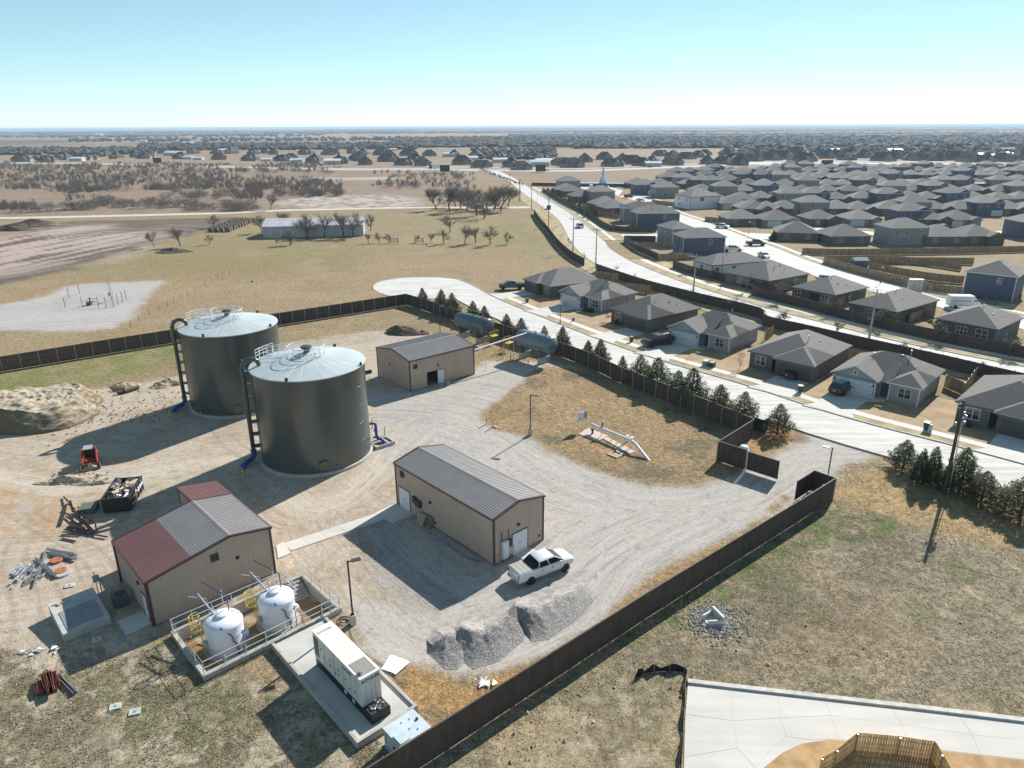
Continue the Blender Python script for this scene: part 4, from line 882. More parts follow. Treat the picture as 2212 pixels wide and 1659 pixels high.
# ---------------------------------------------------------------- lamp posts
def lamp(label, p, h, rz, base=True):
    r = thing('lamp_post', label, 'lamp post', (*p,0), rz, 'dark lamp posts of the yard')
    if base: m = MB(); m.lathe([(.27,-.1),(.27,.78),(.25,.8)], 20); m.build('concrete_base', RINGC, r)
    m = MB(); z0 = .8 if base else 0; m.box(-.06,-.06,z0,.06,.06,h); m.box(-.13,-.13,z0,.13,.13,z0+.05); m.build('pole', mat('bronze_pole',(.035,.025,.022),r=.45), r)
    m = MB(); m.box(.04,-.05,h-.12,.3,.05,h-.04); m.box(.28,-.2,h-.1,.95,.2,h-.03); m.build('lamp_head', mat('lamp_head_bronze',(.05,.045,.045),r=.4), r)
    return r
L1 = lamp('dark lamp post on a round concrete base between basin and generator', q('W',742,720), 5.45, R(25))
lamp('dark lamp post with concrete base standing in the dry grass oval', q('F',1392,1172), 5.15, R(-12))
lamp('dark lamp post outside the gate beside the gravel entrance', q('B',2030,228), 3.3, R(160), False)
lamp('dark lamp post in the far corner beside the brush heap', q('C',1805,632), 4.8, R(-5), False)
# ---------------------------------------------------------------- horizontal pressure vessels
VG = mat('vessel_paint', (.088,.125,.125), r=.34, m=.15, nz=.08, ns=.5, spec=.6, bump=.05, bs=2)
VB = mat('vessel_paint_blue', (.135,.19,.225), r=.36, m=.15, nz=.08, ns=.5, spec=.6)
def vessel(label, a, b, mt, endman=True):
    L = dist(a,b); t = ang(a,b); r = thing('pressure_vessel', label, 'pressure vessel', (*a,0), t, 'horizontal pressure vessels'); Rv, Z = 1.38, 3.1; e = .7
    m = MB(); m.T = Matrix.Translation((0,0,Z)) @ Matrix.Rotation(R(90),4,'Y')
    pr = [(0,-e)]+[(Rv*math.sin(R(k)),-e*math.cos(R(k))) for k in range(10,91,10)] + [(Rv,L)] + [(Rv*math.cos(R(k)),L+e*math.sin(R(k))) for k in range(10,81,10)] + [(0,L+e)]
    m.lathe(pr, 48); m.T = None; m.build('shell', mt, r, smooth=True)
    for x in (L*.12, L*.78):
        m = MB(); m.box(x-.3,-1.15,-.1,x+.3,1.15,.95); m.build('concrete_pier', RINGC, r)
        m = MB(); m.box(x-.05,-1.05,.95,x+.05,1.05,1.5)
        pts = [(-1.2*1+0,1.5)]; prof = [(-1.08,.95),(1.08,.95),(1.25,2.5)]+[(1.38*math.sin(R(k)),Z-1.38*math.cos(R(k))) for k in (62,40,20,0,-20,-40,-62)]+[(-1.25,2.5)]
        m.T = Matrix.Translation((x,0,0)); m.xprism(prof, -.06, .06); m.T = None; m.build('saddle', mt, r)
    for x in (.1, L*.5, L*.85):
        m = MB(); m.tube([(x,0,Z+Rv-.05),(x,0,Z+Rv+.16)],.09,8); m.tube([(x,0,Z+Rv+.12),(x,0,Z+Rv+.2)],.14,8); m.build('top_nozzle', DARK, r)
    if endman:
        m = MB(); m.T = Matrix.Translation((L+.55,-.35,Z-.65)) @ Matrix.Rotation(R(90),4,'Y'); m.lathe([(.33,-.2),(.33,.3),(.4,.3),(.4,.38),(0,.4)], 18); m.T = None; m.build('end_manway', mt, r)
    else:
        m = MB(); m.box(L-.35,-1.55,Z-1.0,L+.45,-.75,Z+.55); m.build('instrument_housing', mt, r)
    m = MB(); m.tube([(L*.1,.55,Z+Rv-.15),(L*.1,.55,Z+Rv+.6),(L*.75,.55,Z+Rv+.6),(L*.75,.55,Z+Rv-.15)],.022,5); m.build('top_rail', GALV, r)
    return r
vessel('dark grey-green horizontal vessel at the fence, farther of the two', (-9.0,121.6), (-4.1,116.7), VG, False)
vessel('blue-grey horizontal vessel with a white pipe running to its top, nearer of the two', (1.6,110.0), (6.0,105.6), VB)
m = MB(); m.tube([(-5.55,101.3,3.75),(3.6,109.6,4.35),(3.7,109.7,4.2)], .12, 10); wp_ = thing('overhead_pipe', 'white overhead pipe on thin posts from the tan shed to the nearer vessel', 'pipe', (0,0,0)); m.build('pipe', WHITE_M, wp_)
for x,y,z in ((-4.0,102.75,3.8),(.3,106.6,4.1),(2.2,108.3,4.2)):
    m = MB(); m.tube([(x,y,0),(x,y,z)],.035,6); m.build('support_post', STEEL, wp_)
def stairs(label, p, rz):
    r = thing('stair_platform', label, 'stairs', (*p,0), rz, 'yellow stair platforms by the vessels'); 
    for k in range(6): m = MB(); m.box(k*.26,0,.2+k*.2,k*.26+.25,1.0,.24+k*.2); m.build('tread', YEL, r)
    m = MB(); m._a([(0,-.02,.1),(.2,-.02,.1),(1.7,-.02,1.35),(1.55,-.02,1.45)],[(0,1,2,3),(3,2,1,0)]); m._a([(0,1.02,.1),(.2,1.02,.1),(1.7,1.02,1.35),(1.55,1.02,1.45)],[(0,1,2,3),(3,2,1,0)]); m.build('stringer', YEL, r)
    m = MB(); m.box(1.55,0,1.38,3.0,1.0,1.44); m.build('platform', YEL, r)
    m = MB()
    for y in (0,1.0):
        m.tube([(0,y,.2),(0,y,1.1),(1.55,y,2.35),(2.95,y,2.35)],.028,5); m.tube([(1.55,y,1.9),(2.95,y,1.9)],.024,5)
        for x in (1.55,2.95): m.tube([(x,y,0),(x,y,2.35)],.03,5)
    m.tube([(2.95,0,2.35),(2.95,1,2.35)],.028,5); m.tube([(2.95,0,1.9),(2.95,1,1.9)],.024,5); m.build('guard_rail', YEL, r)
    return r
s1_ = stairs('yellow stair platform under the farther dark vessel', (-4.2,115.0), R(48)); dup(s1_, (-1.6,110.8), R(48), 'yellow stair platform beside the nearer blue-grey vessel')
# ---------------------------------------------------------------- bollards
bo = thing('bollard', 'x', 'bollard', (0,0,0), 0, 'yellow pipe bollards'); m = MB(); m.lathe([(.075,-.1),(.075,1.08),(.05,1.13),(0,1.14)], 10); m.build('pipe', YEL, bo, smooth=True)
BL = [((-2.8,110.2),'yellow bollard nearest the shed at the pressure vessels',1.),((-.2,107.6),'yellow bollard in front of the near vessel, first from the left',1.),((1.1,106.0),'yellow bollard in front of the near vessel, second from the left',1.),((2.5,104.6),'yellow bollard in front of the near vessel, third from the left',1.),
 ((3.9,102.9),'yellow bollard in front of the near vessel, farthest right',1.),(q('F',1038,1085),'yellow bollard at the left edge of the dry grass oval',.9),(q('F',1090,1112),'yellow bollard with a white cap beside a broken board',1.),(q('F',95,760),'yellow bollard beside the blue pipe of the open-door shed',.8),
 (q('F',215,1172),'yellow bollard by the drain basin of the near tank',.95),(q('F',115,1110),'yellow bollard half hidden behind the near tank',1.),(q('X',128,1105),'yellow bollard by the far tank blue elbow',1.15),(q('X',632,1492),'yellow bollard in the near tank shadow, the left of two',.95),(q('X',668,1525),'yellow bollard in the near tank shadow, the right of two',1.),(q('F',1170,552),'yellow bollard beside the yellow stairs',1.)]
for i, (p, lb, s_) in enumerate(BL):
    if i == 0: bo.location = (*p,0); bo['label'] = lb
    else: dup(bo, (*p,0), 0, lb, scale=(1,1,s_))
# blue pipes and the drain basin
m = MB(); m.tube([(-20.7,98.6,1.35),(-20.9,98.3,1.35),(-21.7,97.9,1.3),(-22.6,97.2,1.1),(-23.2,96.6,.7),(-23.8,96.1,.1),(-24.0,96.0,-.2)],.3,12); o = m.build('blue_pipe', BLUE, smooth=True); tag(o,'dark blue elbow pipe leaving the wall of the open-door shed','pipe')
dr = thing('drain_basin', 'square concrete drain basin with a grate at the foot of the near tank', 'drain basin', (-15.35,76.1,0), R(40))
m = MB(); m.box(-1.25,-1.0,-.1,1.25,1.0,.16); m.build('slab', RINGC, dr); m = MB()
for b_ in ((-1.25,-1,1.25,-.85),(-1.25,.85,1.25,1),(-1.25,-.85,-1.1,.85),(1.1,-.85,1.25,.85)): m.box(b_[0],b_[1],.16,b_[2],b_[3],.34)
m.build('curb', RINGC, dr); m = MB(); m.box(-.5,-.5,.161,.6,.5,.175); m.build('grate', DARK, dr)
m = MB(); m.tube([(-16.55,76.2,2.55),(-16.2,76.4,2.55),(-16.0,76.5,2.4),(-15.95,76.5,2.0),(-15.95,76.5,.9),(-15.8,76.4,.6),(-15.4,76.2,.62),(-15.1,76.1,.45),(-15.0,76.05,.25)],.17,12); m.tube([(-16.0,76.5,1.5),(-15.95,76.5,1.62)],.26,12); m.tube([(-16.3,76.3,.75),(-15.7,76.6,.75)],.12,8)
o = m.build('blue_drain_pipe', BLUE, smooth=True); tag(o,'blue drain pipe with valve dropping into the basin at the near tank','pipe')
# cable spool
sp = thing('cable_spool', 'small wooden cable spool standing by the open white door', 'cable spool', (-9.25,96.4,0)); WOODP = mat('pale_wood',(.42,.31,.19),r=.8,nz=.15,ns=5)
for z in (0,.62): m = MB(); m.lathe([(.38,z),(.38,z+.06)],18); m.build('flange', WOODP, sp)
m = MB(); m.lathe([(.17,.06),(.17,.62)],14); m.build('drum', WOODP, sp)
# pipeline riser with two wheels in the grass
wl = thing('pipeline_riser', 'white above-ground pipeline with hand wheels on concrete strips in the dry grass', 'pipeline', (0,0,0))
A_ = (9.55,79.4); B_ = (13.6,74.7); C_ = (15.25,71.4)
m = MB(); m.tube([(*A_,1.0),(*B_,1.0),(*lerp(B_,C_,.25),.95),(*C_,-.1)],.17,12); m.tube([(*lerp(A_,B_,.02),1.),(*lerp(A_,B_,.05),1.)],.25,12); m.build('pipe', WHITE_M, wl, smooth=True)
m = MB()
for t_ in (.25,.32,.62,.97,1.02): p = lerp(A_,B_,t_); d_ = Vector((B_[0]-A_[0],B_[1]-A_[1],0)).normalized()*.04; m.tube([Vector((*p,1.))-d_,Vector((*p,1.))+d_],.25,12)
m.build('pipe_flange', WHITE_M, wl)
for t_ in (.93,1.03): p = lerp(A_,B_,t_); m = MB(); m.tube([(*p,1.1),(*p,1.42)],.04,6); m.lathe([(.19,1.42),(.22,1.44),(.19,1.46)],14,c=p); m.build('hand_wheel', WHITE_M, wl)
p = lerp(A_,B_,.28); m = MB(); m.tube([(*p,1.1),(p[0]+.15,p[1]+.3,1.6)],.1,8); m.build('air_valve', BLUE, wl); m = MB(); m.T = Matrix.Translation((p[0]+.2,p[1]+.38,1.68)); m.lathe([(0,-.12),(.15,-.1),(.2,0),(.14,.12),(0,.16)],12); m.build('valve_cap', mat('pale_green',(.4,.5,.46),r=.5), wl)
for t_ in (.28,.55,.7,.85,1.0): p = lerp(A_,B_,t_); m = MB(); m.tube([(p[0]-.05,p[1]-.35,0),(p[0],p[1]-.2,.85),(p[0]+.1,p[1]+.15,.85),(p[0]+.1,p[1]+.3,0)],.03,5); m.build('pipe_stand', GALV, wl)
PADC = mat('pink_concrete', (.50,.42,.35), r=.85, nz=.08)
for pts in (qs('J',(230,545),(305,503),(445,560),(372,598)), qs('J',(410,580),(440,568),(640,672),(600,690)), qs('J',(500,665),(520,655),(560,690),(545,705))):
    m = MB(); m.prism(pts,-.1,.06); m.build('concrete_strip', PADC, wl)
m = MB(); m.prism(qs('J',(435,690),(470,672),(545,705),(508,722)),-.1,.09); m.build('brown_plate', mat('brown_plate',(.36,.23,.16),r=.7), wl)
m = MB(); m.tube([(13.2,74.5,.85),(11.7,73.6,.35),(11.7,73.5,0)],.05,6); m.tube([(11.75,73.6,.0),(11.65,73.6,.45)],.09,8); m.build('black_sensor_arm', BLK, wl)
m = MB(); p = q('J',333,545); m.tube([(*p,.05),(*p,.65)],.12,8); m.tube([(p[0]-.22,p[1],.62),(p[0]+.22,p[1],.62)],.09,6); m.build('rusty_valve', mat('rust',(.12,.045,.025),r=.85,nz=.3), wl)
pn = thing('control_panel', 'white control panel on thin posts at the end of the pipeline', 'control panel', (8.6,80.1,0), R(8))
m = MB(); m.box(-.55,-.12,1.15,.15,.12,2.35); m.build('cabinet', mat('panel_white',(.62,.67,.72),r=.4), pn); m = MB(); m.box(.16,-.05,1.5,.55,.06,2.3); m.build('back_board', WOODP, pn)
m = MB()
for x in (-.5,.1,.6): m.tube([(x,.15,0),(x,.15,2.45)],.03,5)
m.tube([(-.5,.15,2.42),(.95,.15,2.42)],.03,5); m.build('frame', GALV, pn)
# light-grey cabinets on the end of shed 2
ec = thing('electric_cabinet', 'tall white electric cabinet with meter boxes on the end wall beside the pickup', 'electric cabinet', loc((-11.35,62.1),R(-47.4),14.49,1.15)+(0,), R(42.6))
m = MB(); m.box(-.4,-.3,.35,.25,-.02,2.0); m.build('cabinet', mat('panel_white',(.62,.67,.72),r=.4), ec); m = MB(); m.box(.3,-.28,.55,.85,-.02,1.25); m.build('lower_box', mat('grey_box',(.35,.38,.40),r=.5), ec); m = MB(); m.box(.32,-.2,1.35,.68,-.02,1.9); m.build('meter', DARK, ec)
m = MB(); m.tube([(-.35,-.06,.0),(-.35,-.06,3.0)],.035,5); m.tube([(.45,-.06,0),(.45,-.06,2.9)],.035,5); m.build('conduit', DARK, ec)
eb = thing('electric_box', 'small grey electric boxes and conduits behind the leaning pallet', 'electric box', loc((-11.35,62.1),R(-47.4),3.3,-.04)+(0,), R(-47.4))
for b_ in ((-.3,-.28,1.5,.15,-.02,2.1),(.2,-.3,1.3,.9,-.02,1.95)): m = MB(); m.box(*b_); m.build('box', mat('bronze_frame',(.06,.045,.04),r=.5), eb)
m = MB()
for x in (-.15,.3,.5,.75): m.tube([(x,-.1,0),(x,-.1,1.4)],.035,5)
m.build('conduit', GALV, eb)
# pallets
def pallet(label, p, z, rz, tilt=0., m_=None, s_=1.1):
    r = thing('pallet', label, 'pallet', (*p,z), rz); r.rotation_euler = (tilt,0,rz); mm = m_ or WOODP
    for k in range(7): m = MB(); m.box(k*s_/7+.01,0,.10,k*s_/7+s_/7-.04,s_*.95,.12); m.build('slat', mm, r)
    for y in (.0,s_*.45,s_*.87): m = MB(); m.box(0,y,.0,s_,y+.09,.10); m.build('stringer', mm, r)
    return r
P_ = loc((-11.35,62.1),R(-47.4),4.2,-.75); pallet('wooden pallet leaning on the long tan shed wall', P_, .02, R(-47.4), R(62))
P_ = loc((-11.35,62.1),R(-47.4),5.0,-.5); pallet('dark second pallet leaning behind the first by the long shed', P_, .02, R(-42), R(70), mat('grey_wood',(.17,.145,.12),r=.85,nz=.2))
# ---------------------------------------------------------------- houses
def shingle(name, c):
    M = mat(name, c, r=.88, nz=.2, ns=5, spec=.3); t = M.node_tree; b = t.nodes['Principled BSDF']; L = t.links.new
    base = b.inputs['Base Color'].links[0].from_socket
    g = t.nodes.new('ShaderNodeNewGeometry'); sp_ = t.nodes.new('ShaderNodeSeparateXYZ'); L(g.outputs['Position'], sp_.inputs[0])
    w = t.nodes.new('ShaderNodeMath'); w.operation = 'MULTIPLY'; w.inputs[1].default_value = 52; L(sp_.outputs[2], w.inputs[0])
    s = t.nodes.new('ShaderNodeMath'); s.operation = 'SINE'; L(w.outputs[0], s.inputs[0]); oi = t.nodes.new('ShaderNodeObjectInfo'); rv = t.nodes.new('ShaderNodeMapRange'); rv.inputs[3].default_value = .8; rv.inputs[4].default_value = 1.22; L(oi.outputs['Random'], rv.inputs[0])
    mr = t.nodes.new('ShaderNodeMapRange'); mr.inputs[1].default_value = -1; mr.inputs[2].default_value = 1; mr.inputs[3].default_value = .86; mr.inputs[4].default_value = 1.08; L(s.outputs[0], mr.inputs[0])
    v = t.nodes.new('ShaderNodeVectorMath'); v.operation = 'SCALE'; L(base, v.inputs[0]); mm_ = t.nodes.new('ShaderNodeMath'); mm_.operation = 'MULTIPLY'; L(mr.outputs[0], mm_.inputs[0]); L(rv.outputs[0], mm_.inputs[1]); L(mm_.outputs[0], v.inputs['Scale']); L(v.outputs[0], b.inputs['Base Color'])
    return M
SH1 = shingle('charcoal_shingles', (.175,.163,.152)); SH2 = shingle('grey_shingles', (.225,.208,.192)); SH3 = shingle('dark_shingles', (.085,.082,.082))
LGREY = mat('light_grey_siding', (.30,.30,.315), r=.7, nz=.05, ns=1, stretch=(1,1,12)); DGREEN = mat('dark_olive_siding', (.115,.118,.104), r=.7, nz=.06, stretch=(1,1,12))
BLUES = mat('slate_blue_siding', (.08,.10,.15), r=.7, nz=.06, stretch=(1,1,12)); BROWNS = mat('brown_siding', (.13,.108,.092), r=.7, nz=.06); WHITES = mat('white_siding', (.72,.72,.72), r=.6, nz=.04)
GREYS = mat('mid_grey_siding', (.24,.245,.26), r=.7, nz=.05, stretch=(1,1,12)); BRICK = mat('buff_brick', (.34,.25,.19), r=.85, nz=.15, ns=2)
TRIMW = mat('white_trim', (.68,.68,.68), r=.5, nz=.03); TRIMG = mat('olive_trim', (.13,.135,.12), r=.6, nz=.03); GLASS = mat('window_glass', (.03,.045,.05), r=.06, nz=.3, ns=1.5, spec=.9)
GDW = mat('white_garage_door', (.60,.61,.63), r=.55, nz=.03); GDD = mat('dark_garage_door', (.07,.07,.062), r=.6, nz=.05)
def hip(m, x0, y0, x1, y1, z, pitch=.5, ov=.42, fas=.17, axis=None):
    x0 -= ov; y0 -= ov; x1 += ov; y1 += ov; w, d = x1-x0, y1-y0
    ax = axis or ('y' if d > w else 'x'); s = min(w,d)/2; h = s*pitch
    if ax == 'y': r0, r1 = ((x0+x1)/2, y0+min(s,d/2), z+fas+h), ((x0+x1)/2, y1-min(s,d/2), z+fas+h)
    else: r0, r1 = (x0+min(s,w/2), (y0+y1)/2, z+fas+h), (x1-min(s,w/2), (y0+y1)/2, z+fas+h)
    b = [(x0,y0),(x1,y0),(x1,y1),(x0,y1)]
    v = [(*p,z) for p in b]+[(*p,z+fas) for p in b]+[r0,r1]
    if ax == 'y': f = [(4,5,8),(5,6,9,8),(6,7,9),(7,4,8,9)]
    else: f = [(4,5,9,8),(5,6,9),(6,7,8,9),(7,4,8)]
    m._a(v, f, 0); m._a(v, [(0,1,5,4),(1,2,6,5),(2,3,7,6),(3,0,4,7),(3,2,1,0)], 1)
    return z+fas+h
def gable(m, x0, x1, y0, y1, z, pitch=.5, ov=.4, fas=.17, gz=None, wall=2):   # ridge along y, gable end at y0
    xm = (x0+x1)/2; hw = (x1-x0)/2+ov; h = hw*pitch; ya = y0-ov
    v = [(x0-ov,ya,z),(x0-ov,ya,z+fas),(xm,ya,z+fas+h),(x1+ov,ya,z+fas),(x1+ov,ya,z),(x0-ov,y1,z),(x0-ov,y1,z+fas),(xm,y1,z+fas+h),(x1+ov,y1,z+fas),(x1+ov,y1,z),(xm,ya,z+h-.02)]
    m._a(v, [(1,2,7,6),(2,3,8,7)], 0); m._a(v, [(0,1,6,5),(3,4,9,8),(0,10,2,1),(10,4,3,2),(0,5,9,4)], 1)
    m._a([(x0,y0,z-.02),(x1,y0,z-.02),(x1,y0,z+.15),(xm,y0,z+fas+(hw-ov)*pitch+.02),(x0,y0,z+.15)], [(0,1,2,3,4)], wall)
WIN = {}
def window(root, x, y, z, rz, w=1.5, h=1.4, n=2, fm=None):
    fm = fm or TRIMW; key = (w,h,n,fm.name)
    if key not in WIN:
        m = MB(); f = .075
        for b_ in ((-w/2,-.05,0,w/2,-.005,f),(-w/2,-.05,h-f,w/2,-.005,h),(-w/2,-.05,f,-w/2+f,-.005,h-f),(w/2-f,-.05,f,w/2,-.005,h-f)): m.box(*b_)
        for k in range(1,n): xx = -w/2+w*k/n; m.box(xx-.04,-.048,f,xx+.04,-.005,h-f)
        m.box(-w/2+f,-.04,h/2-.025,w/2-f,-.006,h/2+.025)
        o = m.build('window', fm, root); p = MB(); p.box(-w/2+f,-.022,f,w/2-f,-.008,h-f); g = p.build('pane', GLASS, o); WIN[key] = (o, g)
    else:
        o0, g0 = WIN[key]; o = o0.copy(); COL.objects.link(o); o.parent = root; g = g0.copy(); COL.objects.link(g); g.parent = o
    o.location = (x,y,z); o.rotation_euler = (0,0,rz); return o
def garage(root, x, y, m_, w=4.88, h=2.1, rz=0, trim=TRIMW):
    m = MB(); m.box(-w/2-.1,-.04,0,-w/2,-.004,h+.1); m.box(w/2,-.04,0,w/2+.1,-.004,h+.1); m.box(-w/2,-.04,h,w/2,-.004,h+.1); o = m.build('garage_frame', trim, root); o.location = (x,y,0); o.rotation_euler = (0,0,rz)
    g = MB()
    for k in range(4): g.box(-w/2,-.025,.03+k*h/4,w/2,-.006,(k+1)*h/4-.02)
    d = g.build('garage_door', m_, root); d.location = (x,y,0); d.rotation_euler = (0,0,rz)
    hn = MB()
    for s_ in (-1,1): hn.box(s_*.08-.03,-.05,.9,s_*.08+.03,-.026,1.15); hn.box(s_*(w/2-.1)-.16,-.045,1.7,s_*(w/2-.1)+.16,-.026,1.76); hn.box(s_*(w/2-.1)-.16,-.045,.5,s_*(w/2-.1)+.16,-.026,.56)
    hn.build('hardware', BLK, d)
def roofbits(roof, pts):
    for (x,y,z,h,r_) in pts:
        m = MB(); m.tube([(x,y,z),(x,y,z+h)], r_, 6); m.tube([(x,y,z+h),(x,y,z+h+.08)], r_*1.7, 6); m.build('roof_vent', STEEL if h > .5 else DARK, roof)
def cornerposts(root, pts, h, m_):
    for x, y in pts: m = MB(); m.box(x-.07,y-.07,0,x+.07,y+.07,h); m.build('corner_board', m_, root)
EZ = 2.55
def house_a(label, org, rz, wm=LGREY, tm=TRIMW, gm=GDW, rm=SH1, grp='light grey gabled houses along the cul-de-sac street', d=11.):
    r = thing('house', label, 'house', (*org,0), rz, grp); W = 10.7
    m = MB(); m.box(0,0,-.1,5.55,d-.3,EZ); m.box(5.55,1.7,-.1,7.15,d-.3,EZ); m.box(7.15,.85,-.1,W,d,EZ); m.build('wall', wm, r)
    m = MB(); hip(m, 0, 3.0, W, d, EZ, .52); hip(m, 7.15, .85, W, 6.5, EZ, .52, axis='y'); gable(m, 0, 5.55, 0, 5.2, EZ, .52)
    m._a([(5.9,.55,EZ+.02),(7.3,.55,EZ+.02),(7.3,4.6,EZ+2.1),(5.9,4.6,EZ+2.1),(5.9,.55,EZ-.12),(7.3,.55,EZ-.12),(7.3,4.6,EZ+1.9),(5.9,4.6,EZ+1.9)],[(0,1,2,3),(4,5,1,0),(1,5,6,2),(3,7,4,0)],0)
    ro = m.build('roof', [rm, tm, wm], r); roofbits(ro, [(7.3,7.6,EZ+1.9,1.1,.05),(6.6,6.3,EZ+2.2,.28,.1),(8.8,5.2,EZ+1.2,.35,.05),(8.9,8.2,EZ+1.0,.25,.07),(3.2,5.5,EZ+1.7,.6,.05)])
    garage(r, 2.78, 0, gm); window(r, 9.0, .85, .75, 0, 1.6, 1.45, 2); window(r, W, 8.4, .9, R(90), .8, 1.3, 1)
    m = MB(); m.box(-.3,-.05,0,.3,-.01,.62); lv = m.build('gable_vent', tm, r); lv.location = (2.78,0,EZ+.38); m = MB(); m.box(-.17,-.06,.12,.17,-.045,.5); m.build('vent_slats', DARK, lv)
    m = MB(); m.box(5.85,1.64,0,6.8,1.695,2.05); m.build('front_door', mat('door_dark',(.06,.05,.045),r=.5), r)
    m = MB(); m.box(7.02,.8,0,7.17,.95,EZ); m.build('porch_post', tm, r)
    cornerposts(r, [(0,0),(5.55,0),(W,.85)], EZ, tm)
    for x in (.25,5.3): m = MB(); m.box(x-.07,-.14,1.75,x+.07,-.01,2.05); m.build('coach_light', BLK, r)
    return r
def house_b(label, org, rz, mirror=False, wm=DGREEN, tm=TRIMG, gm=GDD, rm=SH1, grp='dark olive hipped houses along the cul-de-sac street', d=13.8, W=9.8, roofw=None):
    r = thing('house', label, 'house', (*org,0), rz, grp); X = (lambda x: W-x) if mirror else (lambda x: x)
    def bx(m, x0, y0, z0, x1, y1, z1): m.box(min(X(x0),X(x1)), y0, z0, max(X(x0),X(x1)), y1, z1)
    m = MB(); bx(m,0,.9,-.1,3.3,d-.5,EZ); bx(m,3.3,2.6,-.1,4.5,d-.5,EZ); bx(m,4.5,0,-.1,W,d,EZ); m.build('wall', wm, r)
    m = MB(); a, b_ = sorted((X(4.3),X(W))); zt = hip(m, 0, .9, W, d, EZ, .5, fas=.17); hip(m, a, 0, b_, 6.5, EZ, .5, axis='y')
    ro = m.build('roof', [rm, tm, wm], r); roofbits(ro, [(X(6.6),5.5,EZ+1.8,1.0,.05),(X(7.4),8.2,EZ+1.3,.3,.09),(X(7.2),8.6,EZ+1.35,.3,.09),(X(8.4),9.3,EZ+.8,.3,.05),(X(6.0),9.0,EZ+1.9,.3,.05)])
    garage(r, X(7.25), 0, gm, trim=tm); window(r, X(1.65), .9, .75, 0, 1.6, 1.5, 2)
    m = MB(); bx(m,3.6,2.54,0,4.4,2.595,2.05); m.build('front_door', mat('door_dark',(.06,.05,.045),r=.5), r)
    m = MB(); bx(m,3.28,.9,0,3.45,1.1,EZ); bx(m,4.36,.4,0,4.52,.6,EZ); m.build('porch_post', tm, r)
    cornerposts(r, [(X(0),.9),(X(W),0),(X(4.5),0)], EZ, tm)
    m = MB(); m.box(W,3.0,.8,W+.14,3.5,1.4); m.box(W,4.0,.7,W+.1,4.3,1.2); m.build('meter_box', tm, r)
    return r
def O(p, rz, dx=.42, dy=.42): return loc(p, rz, dx, dy)
HS = {}
aa = R(-45); HS[6] = (q('I',640,940,z=2.65), R(-43.5)); HS[4] = (q('G',1250,712,z=2.65), R(-44)); HS[2] = (q('G',375,425,z=2.65), R(-50))
ha = house_a('light grey gabled house with the dark SUV parked before its white garage door', O(*HS[6]), HS[6][1])
house_a('light grey gabled house with a black pickup parked on its driveway', O(*HS[4]), HS[4][1])
house_a('light grey gabled house farthest up the cul-de-sac street, empty driveway beside a street lamp', O(*HS[2]), HS[2][1])
for k, v, x, y, rr_, mir, lb in ((5,'I',-30,770,-44,False,'dark olive hipped house with a maroon coupe before its dark garage'),(3,'G',785,562,-53,False,'dark olive hipped house between the two upper light grey gabled ones'),(1,'G',110,320,-62,True,'dark olive hipped house nearest the round end of the cul-de-sac'),(7,'I',1650,1180,-45,False,'dark olive hipped house cut by the right edge behind the wooden power pole')):
    p = q(v,x,y,z=2.65); t = R(rr_); house_b(lb, O(p,t,.42,-.45), t, mir)
# second row, backs to the boulevard
def house_c(label, p, near, far, z=2.65, wm=DGREEN, tm=TRIMG, rm=SH1, grp='houses in the row behind the boulevard fence', axis=None, st=1, wins=(), side=(), pitch=.46, patio=False):
    rz = ang(p, near); w = dist(p, near)-.84; d = dist(near, far)-.84; o = O(p, rz); hh = EZ if st == 1 else 5.2
    r = thing('house', label, 'house', (*o,0), rz, grp)
    m = MB(); m.box(0,0,-.1,w,d,hh); m.build('wall', wm, r)
    m = MB(); zt = hip(m, 0, 0, w, d, hh, pitch, axis=axis); ro = m.build('roof', [rm, tm, wm], r)
    roofbits(ro, [(w*.55,d*.45,zt-.8,1.1,.05),(w*.75,d*.4,zt-1.3,.3,.09),(w*.7,d*.6,zt-1.2,.3,.09),(w*.85,d*.55,zt-1.7,.3,.06)])
    for f_, z, ww, h_, n in wins: window(r, w*f_, 0, z, 0, ww, h_, n)
    for f_, z, ww, h_, n in side: window(r, w, d*f_, z, R(90), ww, h_, n)
    if patio: m = MB(); m.box(w*.42,-.03,.0,w*.66,-.004,2.15); m.build('patio_shade_panel', mat('deep_shade_paint',(.03,.03,.028),r=.8), r)  # flat dark panel: the covered patio's shade is put in as colour
    cornerposts(r, [(0,0),(w,0),(w,d)], hh, tm)
    return r
Z2 = 2.65
def eq(v, *pts, z=Z2): return [q(v,a,b,z=z) for a, b in pts]
house_c('long white house with a charcoal hip roof behind the boulevard fence', *eq('G',(1455,170),(1620,217),(2100,190)), wm=WHITES, tm=DARK, wins=((.45,.8,1.2,1.3,2),), side=((.1,0,1.2,2.1,1),(.42,.8,1.1,1.3,1),(.8,.8,1.,1.2,1)))
house_c('olive house in the boulevard row second from the white one', *eq('I',(-225,130),(150,205),(535,155)), wins=((.35,.8,1.4,1.4,2),(.8,.8,.9,1.3,1)), patio=True, side=((.7,.8,1,1.2,1),))
house_c('olive house with a covered patio and red chairs behind the boulevard fence', *eq('I',(320,250),(685,320),(1000,262)), wins=((.12,.8,1.5,1.5,2),(.78,.8,1.6,1.5,2)), patio=True, side=((.5,.8,.8,1.2,1),))
house_c('olive house behind the tall metal pole with three white drums beyond its roof', *eq('I',(780,378),(1185,458),(1545,360)), wins=((.42,.8,1.2,1.4,2),), side=((.5,.8,.9,1.4,1),))
house_c('dark blue-grey house with wide rear windows at the right edge', *eq('I',(1485,505),(2005,600),(2200,500)), wm=mat('bluegrey_siding',(.085,.10,.12),r=.7,nz=.06), wins=((.45,.5,1.8,1.6,3),(.78,.4,1.9,1.8,2)))
